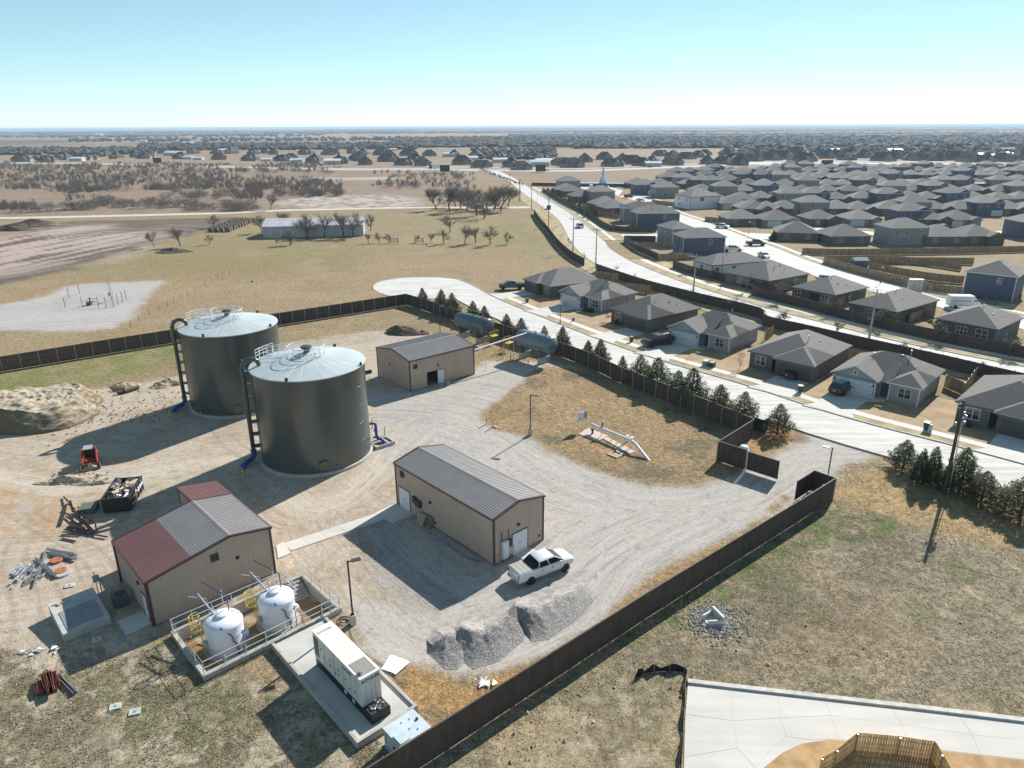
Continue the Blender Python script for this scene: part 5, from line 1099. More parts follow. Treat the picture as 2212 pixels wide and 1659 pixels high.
house_c('two-storey slate blue house on the corner by the side street', *eq('M',(1300,645),(1385,682),(1715,665),z=5.35), wm=BLUES, tm=TRIMW, st=2, axis='y', wins=((.3,3.2,.8,1.3,1),(.75,3.2,.8,1.3,1),(.25,.8,.9,1.5,1),(.75,.8,.9,1.5,1)), side=((.65,3.1,1,1.5,1),), grp='two-storey houses by the side street')
house_c('two-storey mid grey house behind the left slate blue corner house', *eq('M',(1170,578),(1300,612),(1440,595),z=5.35), wm=GREYS, tm=TRIMW, st=2, wins=((.12,3.2,.6,1.4,1),(.45,3.2,.6,1.4,1),(.8,3.2,.6,1.4,1),(.35,.8,1,1.5,1),(.75,.8,1,1.5,1)), grp='two-storey houses by the side street')
house_c('two-storey slate blue house with a small playhouse against its wall', *eq('M',(955,460),(1010,485),(1285,462),z=5.35), wm=BLUES, tm=TRIMW, st=2, axis='y', wins=((.5,3.2,.8,1.3,1),), side=((.65,3.1,1,1.5,1),), grp='two-storey houses by the side street')
house_c('two-storey grey house with a solar panel on its roof', *eq('M',(868,425),(900,445),(1050,415),z=5.35), wm=GREYS, tm=TRIMW, st=2, wins=((.3,3.2,.7,1.3,1),(.7,3.2,.7,1.3,1)), grp='two-storey houses by the side street')
house_c('two-storey slate blue house with wide eaves at the right edge of the empty gardens', *eq('N',(1730,1008),(2175,1058),(2330,1000),z=5.35), wm=BLUES, tm=TRIMW, st=2, wins=((.68,3.4,.9,1.3,1),), grp='two-storey houses by the side street')
wh = house_c('two-storey bright white farmhouse-style house with black gable trim', *eq('M',(1310,332),(1445,352),(1570,330),z=5.35), wm=WHITES, tm=BLK, st=2, wins=((.25,3.3,1.1,1.2,2),(.75,3.3,1.1,1.2,2),(.3,.8,1.3,1.4,2)), side=((.4,3.3,2.2,1.6,2),), grp='two-storey houses by the side street')
sp2 = MB(); pz = q('M',905,425,z=6.4); sp2.box(-1.6,-1.,0,1.6,1.,.08); o = sp2.build('solar_panel', mat('solar_glass',(.05,.12,.22),r=.08,spec=1.)); o.location = (*pz,6.6); o.rotation_euler = (R(18),0,R(10)); tag(o,'blue solar panel on the roof of the grey two-storey house','solar panel')
# garden shed, drums
sh = thing('garden_shed', 'small dark blue garden shed with a pale roof in the fenced garden', 'shed', (*q('N',835,985),0), R(2)); m = MB(); m.box(0,0,0,3.6,2.4,1.9); m.build('wall', BLUES, sh); m = MB(); gable(m, 0, 3.6, 0, 2.4, 1.9, .35, .1, .05) if False else m.prism([(-.1,-.1),(3.7,-.1),(3.7,2.5),(-.1,2.5)],1.9,2.0); m._a([(-.1,-.1,2.0),(3.7,-.1,2.0),(3.7,2.5,2.0),(-.1,2.5,2.0),(-.1,1.2,2.7),(3.7,1.2,2.7)],[(0,1,5,4),(2,3,4,5),(0,4,3),(1,2,5)]); m.build('roof', mat('pale_shingle',(.32,.33,.34),r=.8), sh)
m = MB(); m.box(3.61,.4,0,3.66,1.9,1.8); m.build('door', TRIMW, sh)
for i, x in enumerate((1290,1325,1357)):
    r_ = thing('white_drum', ['white round drum at the left of three by the back street','white round drum in the middle of three by the back street','white round drum at the right of three by the back street'][i], 'drum', (*q('I',x,285),0), 0, 'three white drums'); m = MB(); m.lathe([(.75,0),(.75,2.6),(.7,2.7),(0,2.72)],16); m.build('body', mat('drum_beige',(.50,.45,.38),r=.6), r_)
# ---- estate houses farther back: built once each, then copied
def proto(kind):
    if kind == 'hip':     # single storey, brown garage gable
        r = thing('house', 'x', 'house', (0,0,0)); m = MB(); m.box(0,1,-.1,11,12.5,EZ); m.box(6.2,-.8,-.1,11,1,EZ); m.build('wall', BROWNS, r)
        m = MB(); hip(m,0,1,11,12.5,EZ,.5); gable(m,6.2,11,-.8,5,EZ,.5); m.build('roof', [SH2,BROWNS,BROWNS], r); window(r,3,1,.8,0,1.4,1.4,2); garage(r,8.6,-.8,GDD,4.2,2.1,trim=BROWNS)
    if kind == 'grey':
        r = thing('house', 'x', 'house', (0,0,0)); m = MB(); m.box(0,1,-.1,11.5,12,EZ); m.box(7.8,-.3,-.1,11.5,1,EZ); m.build('wall', GREYS, r)
        m = MB(); hip(m,0,1,11.5,12,EZ,.5); gable(m,7.8,11.5,-.3,5,EZ,.5); m.build('roof', [SH2,TRIMW,GREYS], r); window(r,9.6,-.3,.8,0,1.2,1.5,2); garage(r,3.2,1,GDW,4.8,2.1)
    if kind == 'plain':
        r = thing('house', 'x', 'house', (0,0,0)); m = MB(); m.box(0,0,-.1,12.5,11.5,EZ); m.build('wall', DGREEN, r)
        m = MB(); hip(m,0,0,12.5,11.5,EZ,.5); m.build('roof', [SH2,TRIMG,DGREEN], r); window(r,3,0,.8,0,1.5,1.4,2); window(r,9.5,0,.8,0,1.5,1.4,2)
    if kind in ('blue2','grey2'):
        wm = BLUES if kind == 'blue2' else GREYS
        r = thing('house', 'x', 'house', (0,0,0)); m = MB(); m.box(0,0,-.1,12,9.5,5.2); m.build('wall', wm, r)
        m = MB()
        if kind == 'blue2': hip(m,0,0,12,9.5,5.2,.5); gable(m,6.6,12,-.02,4,5.2,.5,.3)
        else: hip(m,0,0,12,9.5,5.2,.48)
        m.build('roof', [SH2,TRIMW,wm], r)
        for x in (1.8,5.0,9.4): window(r,x,-.02,3.2,0,1.1,1.3,1 if x < 6 else 2)
        if kind == 'blue2': garage(r,9.3,0,GDW,4.6,2.1)
        else: window(r,4.8,0,.8,0,1.7,1.4,2); window(r,10.,0,.8,0,1.0,1.4,1)
    return r
SB = {'hip':'low brown-gabled house','grey':'low grey house with white garage','plain':'plain low olive hipped house','blue2':'two-storey slate blue house','grey2':'two-storey mid grey house'}
PR = {k: proto(k) for k in ('hip','grey','plain','blue2','grey2')}; USED = set()
LBL = {'hip':'low house with a brown garage gable in the estate beyond the back street','grey':'low grey house with a white garage and small gable in the estate','plain':'plain low olive house under a grey hip roof in the estate','blue2':'two-storey slate blue house standing among the low estate roofs','grey2':'two-storey mid grey house standing among the low estate roofs'}
GRP = {'hip':'brown-gabled estate houses','grey':'grey single-storey estate houses','plain':'plain hipped estate houses','blue2':'two-storey blue estate houses','grey2':'two-storey grey estate houses'}
def put_house(kind, p, rz, label=None, sc=1.):
    r = PR[kind]; sc = (sc, sc, sc)
    if kind not in USED:
        USED.add(kind); r.location = (*p,0); r.rotation_euler = (0,0,rz); r['label'] = label or LBL[kind]; r['group'] = GRP[kind]; kids(r); return r
    return dup(r, (*p,0), rz, label or LBL[kind], GRP[kind], sc)
near_rows = [('N',205,762,'plain',-14,'low house with a covered patio at the back street corner, nearest the cedar fence'),('N',640,798,'plain',2,'low olive house second along the long cedar fence'),('N',1118,800,'grey2',3,'two-storey mid grey house standing right behind the long cedar fence'),('N',1405,800,'plain',0,'low olive house right of the two-storey grey one at the cedar fence'),('N',1740,800,'hip',0,'low brown house with a wide roof at the right of the long cedar fence'),('N',2180,745,'blue2',0,'two-storey slate blue house at the right edge above the cedar fence'),
 ('M',1745,590,'plain',2,'low grey-green corner house beside the street sign on the back street'),('N',110,655,'grey',2,'low house with a white garage door, first right of the street sign'),('N',480,650,'hip',2,'low house with a green-lit window in the front-facing row'),('N',800,650,'grey',2,'low house with a white garage door left of the blue two-storey one'),('N',1180,638,'blue2',0,'two-storey slate blue house with white garage in the front-facing row'),('N',1370,655,'hip',2,'low brown-gabled house with a black SUV on its driveway'),('N',1600,655,'grey',2,'low house with twin gables right of the black SUV')]
for v,x,y,k,rz,lb in near_rows: put_house(k, q(v,x,y), R(rz), lb)
RD = {560:'directly behind the front-facing estate row',470:'in the second row behind the front-facing houses',400:'in the third row behind the front-facing houses',345:'in the middle of the estate',292:'in the estate left of the dark red building',262:'in the row before the far estate street',226:'in the second row from the highway',196:'in the estate row nearest the highway'}
rows = [(560,-50,2350,205,['hip','plain','grey2','plain','hip','plain','grey2','hip','plain','blue2']),(470,-560,2350,190,['plain','hip','plain','hip','grey2','blue2','hip','plain','blue2','plain','hip','blue2','grey']),
 (400,-640,2350,172,['hip','plain','grey2','plain','blue2','plain','hip','grey','plain','hip','grey2','plain','blue2','hip']),(345,-560,2350,155,['plain','grey2','blue2','plain','hip','plain','grey2','plain','hip','blue2','plain','grey','plain','grey2','blue2']),
 (292,-420,1150,150,['blue2','plain','hip','blue2','grey2','plain','hip','plain','grey','plain']),(262,-700,2350,140,['plain','blue2','hip','plain','grey2','plain','blue2','plain','hip','grey','hip','plain','hip','grey','plain','hip','plain','blue2','plain','hip','blue2']),
 (226,-350,2350,128,['blue2','plain','hip','plain','blue2','grey2','plain','hip','plain','blue2','plain','hip','blue2','plain','hip','plain','blue2','plain','grey','plain','blue2']),(196,150,2350,122,['plain','blue2','grey2','plain','hip','blue2','plain','plain','hip','plain','blue2','plain','hip','plain','grey2','plain','blue2','hip','plain'])]
for y, x0, x1, st_, ks in rows:
    i = 0; x = x0
    while x < x1:
        if not (y == 470 and -560 < x < -400) and not (y==400 and x < -560): put_house(ks[i % len(ks)], q('N', x+rnd.uniform(-12,12), y+rnd.uniform(-5,5)), R(rnd.uniform(-8,6)), SB[ks[i % len(ks)]]+' '+RD[y])
        x += st_*rnd.uniform(.92,1.08); i += 1
left = [('M',390,300,'grey2',12),('M',370,335,'plain',12),('M',430,350,'hip',12),('M',500,395,'plain',12),('M',640,400,'grey2',12),('M',680,465,'plain',14),('M',765,500,'hip',14),('M',1000,335,'blue2',8),('M',1165,360,'grey2',8),('M',945,280,'plain',5),('M',1130,285,'plain',5),('M',1330,265,'grey2',5),('M',1465,290,'blue2',5),('M',1560,430,'hip',0),('M',1700,455,'grey',0),('M',1840,495,'plain',0),('M',1990,510,'hip',0),('M',2060,600,'grey',0),('M',1280,205,'grey2',5),('M',1500,195,'grey2',5),('M',1200,225,'plain',5),('M',1690,200,'plain',5),('M',1820,235,'blue2',5)]
for v,x,y,k,rz in left: put_house(k, q(v,x,y), R(rz), SB[k]+(' in the cluster along the upper boulevard fence' if x < 800 else (' near the bright white house' if y > 400 else ' in the part of the estate near the pond')))
# ---- big dark-roofed houses beyond the highway
def farproto(i):
    r = thing('house', 'x', 'house', (0,0,0)); w, d = (20,13,) if i == 0 else ((15,15) if i == 1 else (24,11)); m = MB(); m.box(0,0,-.2,w,d,3); m.box(w*.55,-3,-.2,w*.85,0,3); m.build('wall', BRICK, r)
    m = MB(); hip(m,0,0,w,d,3,.85,.6); hip(m,w*.12,-2,w*.5,d*.6,3,.9,.5,axis='y'); gable(m,w*.55,w*.85,-3,4,3,.95,.5); m.build('roof', [SH3,BRICK,BRICK], r)
    for x in (.25,.7,.92): window(r, w*x, -.01 if x != .7 else -3.01, .8, 0, 1.6, 1.5, 2)
    return r
FP = [farproto(i) for i in range(3)]; fu = set()
FL = ['wide brick house with a steep dark roof beyond the highway','square brick house with a steep dark roof beyond the highway','long brick ranch house with a steep dark roof beyond the highway']
def put_far(i, p, rz, sc):
    if i not in fu:
        fu.add(i); r = FP[i]; r.location = (*p,0); r.rotation_euler = (0,0,rz); r['label'] = FL[i]; r['group'] = FL[i].replace('house','houses'); kids(r); r.scale = (sc,sc,sc); return
    dup(FP[i], (*p,0), rz, FL[i], FL[i].replace('house','houses'), (sc,sc,sc))
fpts = [('O',*p) for p in ((70,275),(210,262),(240,278),(340,262),(440,258),(520,262),(620,240),(705,255),(840,245),(880,255),(930,250),(1020,222),(1115,255),(1210,222),(1360,225),(1370,262),(1450,222),(1560,268),(1600,225),(1740,228),(1770,270),(1930,228),(1980,282),(2080,232),(2130,225),(2150,288),(460,265),(1840,262),(1690,220))]
fpts += [('R',*p) for p in ((410,318),(540,300),(615,328),(750,305),(780,268),(600,262),(870,330),(950,310),(1040,335),(910,262),(1080,265),(1260,270),(1300,318),(1290,325),(1410,270),(1440,348),(1560,282),(1650,345),(1750,285),(720,258),(530,245),(2050,335),(2120,345),(2200,300))]
fpts += [('M',*p) for p in ((340,95),(430,115),(560,70),(720,105),(680,50),(850,60),(870,85),(970,100),(1080,70),(1130,20),(1250,95),(1290,40),(1340,45),(1440,30),(1520,85),(1620,85),(1760,95),(1800,60),(1880,65),(1520,15),(1700,15),(2000,30),(2120,45),(1930,15),(40,40),(20,135))]
fpts += [('N',*p) for p in ((20,60),(60,110),(170,100),(200,45),(280,65),(330,130),(410,120),(520,95),(560,60),(640,85),(720,75),(760,110),(850,90),(960,115),(1100,95),(1180,100),(1250,110),(1330,115),(1480,115),(1560,110),(1740,125),(1850,125),(1960,115),(2060,125),(2160,110),(900,60),(1350,70),(1650,80),(2100,80))]
for k, (v,x,y) in enumerate(fpts): put_far(k % 3 if k > 2 else k, q(v,x,y), R(rnd.uniform(-28,24)), rnd.uniform(.75,1.) if v != 'N' else rnd.uniform(.85,1.1))
# pale metal outbuildings between them
ob = thing('outbuilding', 'pale metal outbuilding among the houses beyond the highway', 'outbuilding', (0,0,0), 0, 'pale outbuildings beyond the highway')
m = MB(); m.box(0,0,-.1,14,9,3); m.build('wall', mat('pale_metal_wall',(.5,.49,.47),r=.6), ob); m = MB(); m._a([(-.2,-.2,3),(14.2,-.2,3),(14.2,9.2,3),(-.2,9.2,3),(-.2,4.5,4.4),(14.2,4.5,4.4)],[(0,1,5,4),(2,3,4,5),(0,4,3),(1,2,5),(0,3,2,1)]); m.build('roof', mat('white_metal_roof',(.66,.67,.68),r=.4), ob)
obp = [('O',450,270),('O',1060,235),('O',1180,258),('O',1250,262),('O',1410,215),('O',1690,272),('O',1880,280),('O',2100,292),('R',120,312),('R',370,318),('R',840,225),('R',1220,270),('R',1370,300),('R',1590,312),('R',1850,338),('R',1900,322),('M',140,105),('M',200,80),('M',1080,105),('N',870,80),('N',1640,105),('N',1750,95),('N',1890,100),('N',1990,90),('N',2080,80),('N',650,35),('N',1120,50),('O',600,108),('O',900,145),('O',1170,165),('R',690,115),('R',850,132),('O',70,225)]
for k, (v,x,y) in enumerate(obp):
    p = q(v,x,y); s_ = rnd.uniform(.7,1.3)*(1+max(0,(p[1]-900))/1500)
    if k == 0: ob.location = (*p,0); kids(ob)
    else: dup(ob, (*p,0), R(rnd.uniform(-20,20)), scale=(s_,s_,s_ if p[1] < 1500 else s_*.8))
# red-brown long wall behind a far street
m = MB(); a, b = q('N',1700,345), q('N',1900,345); m.prism([a,b,(b[0],b[1]+3),(a[0],a[1]+3)],0,3.4); o = m.build('red_building', mat('red_wall',(.25,.04,.045),r=.6)); tag(o,'low dark red building among the estate roofs','building')
# ---------------------------------------------------------------- driveways, lawns strips, cars
def driveway(pts): m = MB(); m.prism(pts,-.05,.128); return m.build('driveway', CONC2, kind='structure')
def drive(o, t, x0, x1, L, wide=.9):
    # from garage front toward the street, flaring at the kerb
    a = [loc(o,t,x0,.1), loc(o,t,x1,.1), loc(o,t,x1,-L+1.8), loc(o,t,x1+wide,-L), loc(o,t,x0-wide,-L), loc(o,t,x0,-L+1.8)]
    return driveway(a[::-1])
def kd(p, t):                                          # distance from a garage front to the far kerb line
    n = (math.sin(t), -math.cos(t)); best = 9
    for i in range(len(farA)-1):
        a, b = farA[i], farA[i+1]; ex, ey = b[0]-a[0], b[1]-a[1]; den = n[0]*ey-n[1]*ex
        if abs(den) < 1e-6: continue
        s_ = ((a[0]-p[0])*ey-(a[1]-p[1])*ex)/den; u = ((a[0]-p[0])*n[1]-(a[1]-p[1])*n[0])/den
        if -.05 <= u <= 1.05 and s_ > 0: best = s_
    return best
for k, typ in ((6,'a'),(4,'a'),(2,'a')):
    o = O(*HS[k]); t = HS[k][1]; Ld = kd(loc(o,t,2.8,0), t); drive(o, t, .35, 5.2, Ld-.02)
    m = MB(); m.prism([loc(o,t,5.2,-1.6),loc(o,t,7.0,-.2),loc(o,t,7.0,1.7),loc(o,t,5.55,1.7),loc(o,t,5.2,0)],-.05,.134); m.build('front_path', CONC2, kind='structure')
for v,x,y,rr_,mir in (('I',-30,770,-44,False),('G',785,562,-53,False),('G',110,320,-62,True),('I',1650,1180,-45,False)):
    t = R(rr_); o = O(q(v,x,y,z=2.65),t,.42,-.45); xs = (4.8,9.6) if not mir else (.2,5.0); Ld = kd(loc(o,t,sum(xs)/2,0), t); drive(o, t, xs[0], xs[1], Ld-.02)
# vehicles ------------------------------------------------------
TYRE = mat('tyre_rubber', (.018,.018,.018), r=.85); RIMM = mat('alloy_rim', (.62,.62,.63), r=.4, m=.1); CGL = mat('car_glass', (.012,.016,.018), r=.05, spec=1.)
RED = mat('tail_red', (.35,.01,.015), r=.3); LAMPW = mat('headlamp', (.7,.72,.75), r=.15); PLA = mat('black_plastic', (.02,.02,.022), r=.6)
def paint(n, c): return mat('paint_'+n, c, r=.28, nz=.03, spec=.6, coat=.6)
def loft(m, secs, mi=0):                                # secs: list of closed point loops of equal length
    n = len(secs[0]); vs = [p for s_ in secs for p in s_]
    m._a(vs, [(i*n+k,(i+1)*n+k,(i+1)*n+(k+1)%n,i*n+(k+1)%n) for i in range(len(secs)-1) for k in range(n)]+[tuple(range(n)),tuple(range((len(secs)-1)*n,len(secs)*n))[::-1]], mi)
def bsec(x, hw, z0, z1, c=.12, sh=.85):                 # body cross-section
    return [(x,-hw*.94,z0),(x,hw*.94,z0),(x,hw,z0+.18),(x,hw,z0+(z1-z0)*.62),(x,hw*.985,z1-c),(x,hw*sh,z1),(x,-hw*sh,z1),(x,-hw*.985,z1-c),(x,-hw,z0+(z1-z0)*.62),(x,-hw,z0+.18)]
def vehicle(name, label, cat, kind, pm, grp=None, detail=True):
    r = thing(name, label, cat, (0,0,0), 0, grp)
    if kind == 'pickup': Lh, W, wb0, wb1, wr = 5.85, 1.0, 1.18, 4.9, .43
    elif kind == 'suv': Lh, W, wb0, wb1, wr = 4.9, .96, .98, 3.85, .37
    elif kind == 'van': Lh, W, wb0, wb1, wr = 6.0, 1.02, 1.1, 4.8, .36
    else: Lh, W, wb0, wb1, wr = 4.8, .94, 1.0, 3.8, .34
    m = MB(); B = bsec
    if kind == 'pickup':
        loft(m, [B(0,W*.95,.55,1.30,sh=.95),B(.06,W*.98,.5,1.34,sh=.95),B(2.0,W,.46,1.34,sh=.95),B(2.01,W,.46,1.36,sh=.93),B(4.3,W,.46,1.36,sh=.9),B(4.6,W,.46,1.33,sh=.86),B(5.45,W*.98,.46,1.24,sh=.82),B(5.78,W*.92,.5,1.14,sh=.8),B(5.88,W*.86,.56,.98,sh=.85)])
        gh = [(2.06,.80,1.26,.93,1.86),(2.3,.80,1.26,.93,1.90),(3.6,.78,1.25,.92,1.90),(4.45,.86,1.22,.94,1.25)]
    elif kind == 'suv':
        loft(m, [B(0,W*.9,.5,1.05),B(.1,W*.96,.42,1.12),B(1,W,.4,1.12),B(3.6,W,.4,1.08),B(4.5,W*.95,.42,.96),B(4.85,W*.85,.5,.8)])
    elif kind == 'van':
        loft(m, [B(0,W*.98,.4,2.45,sh=.9),B(.05,W,.38,2.5,sh=.9),B(4.4,W,.38,2.5,sh=.9),B(5.2,W*.97,.38,1.35),B(5.9,W*.9,.42,1.1),B(6.0,W*.8,.5,.95)])
    else:
        loft(m, [B(0,W*.86,.45,.92),B(.12,W*.94,.36,1.02),B(1.0,W,.3,1.0),B(3.3,W,.3,.94),B(4.4,W*.94,.32,.82),B(4.75,W*.8,.4,.66)])
    m.build('body', pm, r, smooth=True)
    def cab(x0,x1,x2,x3,zb,zt,hb,ht):                    # greenhouse: glass with painted roof and pillars
        g = MB(); b = [(x0,-hb,zb),(x3,-hb,zb),(x3,hb,zb),(x0,hb,zb)]; tpt = [(x1,-ht,zt),(x2,-ht,zt),(x2,ht,zt),(x1,ht,zt)]
        g._a(b+tpt, [(0,1,5,4),(1,2,6,5),(2,3,7,6),(3,0,4,7)]); g.build('glass', CGL, r)
        rf = MB(); zr = zt+.07; ctr = [(x1-.02,-ht-.02,zt-.02),(x2+.05,-ht-.02,zt-.02),(x2+.05,ht+.02,zt-.02),(x1-.02,ht+.02,zt-.02)]; tt = [(x1+.12,-ht+.1,zr),(x2-.15,-ht+.1,zr-.01),(x2-.15,ht-.1,zr-.01),(x1+.12,ht-.1,zr)]
        rf._a(ctr+tt, [(4,5,6,7),(0,1,5,4),(1,2,6,5),(2,3,7,6),(3,0,4,7),(3,2,1,0)])
        for sg in (-1,1):
            for (xa,xb) in ((x0,x1),(x3,x2),((x0+x3)/2-.2,(x1+x2)/2)): rf.tube([(xa,sg*(hb+.005),zb-.02),(xb,sg*(ht+.005),zt)], .045, 5)
        rf.build('cab_roof', pm, r, smooth=True)
    if kind == 'pickup':
        cab(2.02,2.14,3.75,4.72,1.34,1.87,.95,.80)
        bd = MB(); bd.box(.1,-.86,1.345,1.98,.86,1.385); bd.build('bed_cover', mat('tan_bed_cover',(.34,.32,.29),r=.6,nz=.05) if detail else PLA, r)
        if detail:
            bd = MB(); bd._a([(1.35,-.8,1.39),(1.95,-.8,1.39),(1.98,-.72,1.75),(1.98,.72,1.75),(1.95,.8,1.39),(1.35,.8,1.39)],[(0,1,4,5)]); bd._a([(1.42,-.8,1.39),(1.42,.8,1.39),(1.97,.8,1.72),(1.97,-.8,1.72)],[(0,1,2,3),(3,2,1,0)]); bd.build('folded_cover', PLA, r)
            for x in (.5,.95,1.3): bd = MB(); bd.box(x,-.84,1.386,x+.02,.84,1.391); bd.build('cover_seam', DARK, r)
    elif kind == 'suv': cab(.15,.5,2.9,3.75,1.1,1.65,.88,.68)
    elif kind == 'van':
        g = MB(); g._a([(4.42,-.9,2.3),(5.18,-.92,1.42),(5.18,.92,1.42),(4.42,.9,2.3)],[(0,1,2,3)]); g._a([(4.3,-1.025,1.4),(5.0,-1.02,1.4),(4.5,-.99,2.1),(4.3,-.99,2.1)],[(0,1,2,3),(3,2,1,0)]); g.build('glass', CGL, r)
    else: cab(.55,1.35,2.6,3.5,.98,1.36,.84,.62)
    for x in (wb0, wb1):
        for sg in (-1,1):
            w = MB(); w.T = Matrix.Translation((x, sg*(W-.13), wr)) @ Matrix.Rotation(R(-90*sg),4,'X'); w.lathe([(wr*.62,-.1),(wr*.96,-.12),(wr,-.06),(wr,.08),(wr*.95,.13),(wr*.64,.13)], 20); w.T = None; wo = w.build('wheel', TYRE, r, smooth=True)
            h_ = MB(); h_.T = Matrix.Translation((x, sg*(W-.13), wr)) @ Matrix.Rotation(R(-90*sg),4,'X'); h_.lathe([(wr*.64,.09),(wr*.6,.10),(0,.105)],16)
            for k in range(6): a = k*math.pi/3; h_._a([(0,0,.115),(wr*.55*math.cos(a-.16),wr*.55*math.sin(a-.16),.115),(wr*.6*math.cos(a),wr*.6*math.sin(a),.13),(wr*.55*math.cos(a+.16),wr*.55*math.sin(a+.16),.115)],[(0,1,2,3)])
            h_.T = None; h_.build('rim', RIMM, wo)
            ar = MB(); ar.T = Matrix.Translation((x, sg*(W+.004), wr)) @ Matrix.Rotation(R(-90*sg),4,'X'); n = 14
            pts = [(math.cos(math.pi*k/n)*rr_, -math.sin(math.pi*k/n)*rr_*(1 if sg else 1), 0) for rr_ in (wr*1.04, wr*1.2) for k in range(n+1)]
            pts = [(p_[0], p_[1]*(1 if sg == 1 else 1), p_[2]) for p_ in pts]
            ar._a(pts,[(k,k+1,n+2+k,n+1+k) for k in range(n)]+[(n+1+k,n+2+k,k+1,k) for k in range(n)]); ar.T = None; ar.build('wheel_arch', PLA, r)
    for sg in (-1,1):
        l = MB(); z = 1.1 if kind == 'pickup' else (.85 if kind == 'suv' else (1.3 if kind == 'van' else .75)); l.box(-.015,sg*W*.84-.09,z-.24,.09,sg*W*.84+.09,z+.14); l.build('tail_light', RED, r)
        l = MB(); z = {'pickup':1.02,'suv':.78,'van':.95,'car':.66}[kind]; l.box(Lh-.25,sg*W*.72-.14,z-.1,Lh-.06,sg*W*.72+.14,z+.04); l.build('headlight', LAMPW, r)
        l = MB(); xm = {'pickup':4.2,'suv':3.3,'van':5.0,'car':3.1}[kind]; l.box(xm,sg*(W+.02)-.0 if sg > 0 else -W-.22,1.22 if kind != 'car' else .95,xm+.12,sg*(W+.22) if sg > 0 else -W-.02,1.42 if kind != 'car' else 1.1); l.build('wing_mirror', pm, r)
    l = MB(); l.box(-.12 if kind == 'pickup' else -.05,-W*.85,.42,.05,W*.85,.62); l.build('rear_bumper', STEEL if kind == 'pickup' else pm, r)
    l = MB(); l.box(-.125 if kind == 'pickup' else -.055,-.17,.68 if kind != 'pickup' else .64,-.02,.17,.8); l.build('number_plate', LAMPW, r)
    if detail:
        for sg in (-1,1):
            l = MB(); ys = sg*(W+.002)
            for x in {'pickup':(2.08,3.15,4.25),'suv':(1.3,2.3,3.35),'van':(4.2,),'car':(1.6,3.2)}[kind]: l.box(x,min(ys,ys-.01*sg),.55,x+.012,max(ys,ys+.003*sg),1.15 if kind != 'car' else .9)
            l.build('door_seam', PLA, r)
            for x in {'pickup':(2.3,3.35),'suv':(1.5,2.5),'van':(4.0,),'car':(2.0,)}[kind]: l = MB(); l.box(x,min(ys,ys+.04*sg),1.0 if kind != 'car' else .78,x+.2,max(ys,ys+.04*sg),1.05 if kind != 'car' else .83); l.build('door_handle', PLA, r)
    return r
WP = paint('white', (.72,.73,.74)); BP = paint('black', (.012,.013,.015)); MP = paint('maroon', (.035,.012,.022)); DG = paint('dark_grey', (.05,.055,.06)); BE = paint('beige', (.4,.37,.32)); DB = paint('dark_blue', (.02,.035,.07)); SV = paint('silver', (.42,.43,.44))
def park(o, a, b):                                     # tail at a, nose towards b
    o.location = (*a, o.location.z); o.rotation_euler = (0,0,ang(a,b)); return o
# white pickup beside the long shed (rear axle and front axle surveyed)
wp1 = vehicle('pickup_truck', 'white crew-cab pickup with a half-folded tan bed cover beside the long shed', 'pickup truck', 'pickup', WP)
ra, fa_ = q('K',1082,1218), q('K',1322,1124); t = ang(ra,fa_); k_ = dist(ra,fa_)/3.72
wp1.rotation_euler = (0,0,t); o_ = loc(ra, t, -1.18*k_, 1.0*k_); wp1.location = (*o_,0); wp1.scale = (k_,k_,k_)
lettering(wp1, 'CHEVROLET', .0001, basis((0,0,0),(1,0,0),(0,0,1)), PLA) if False else None
v1_ = vehicle('pickup_truck', 'old black pickup parked across the driveway of a light grey gabled house', 'pickup truck', 'pickup', BP, detail=False); park(v1_, q('G',1290,845), q('G',1075,880)); v1_.location.z = .13; kids(v1_)
v2_ = vehicle('pickup_truck', 'dark grey pickup near the round end of the cul-de-sac', 'pickup truck', 'pickup', DG, detail=False); park(v2_, q('R',1810,1222), q('R',1650,1225)); v2_.location.z = .13
v3_ = vehicle('suv', 'black SUV with a glass roof parked before the white garage door', 'suv', 'suv', BP); park(v3_, q('I',665,1165), q('I',800,1105)); v3_.location = (*q('I',668,1140), .13)
m = MB(); m.box(.75,-.52,1.725,2.6,.52,1.732); m.build('glass_roof', mat('roof_glass',(.20,.36,.45),r=.05,spec=1.), v3_)
v4_ = vehicle('car', 'maroon coupe parked before a dark garage door', 'car', 'car', MP); park(v4_, q('I',282,1010), q('I',415,975)); v4_.location.z = .13
v5_ = vehicle('van', 'white high-roof van with dark lettering parked on the back street', 'van', 'van', WP); park(v5_, q('I',1590,415), q('I',1770,418)); v5_.location.z = .04
sg_ = MB()
for k in range(14): sg_.box(.5+k*.24,-1.029,1.3+.05*(k%3),.62+k*.24,-1.0215,1.75-.06*(k%2))
sg_.build('side_graphics', DB, v5_)
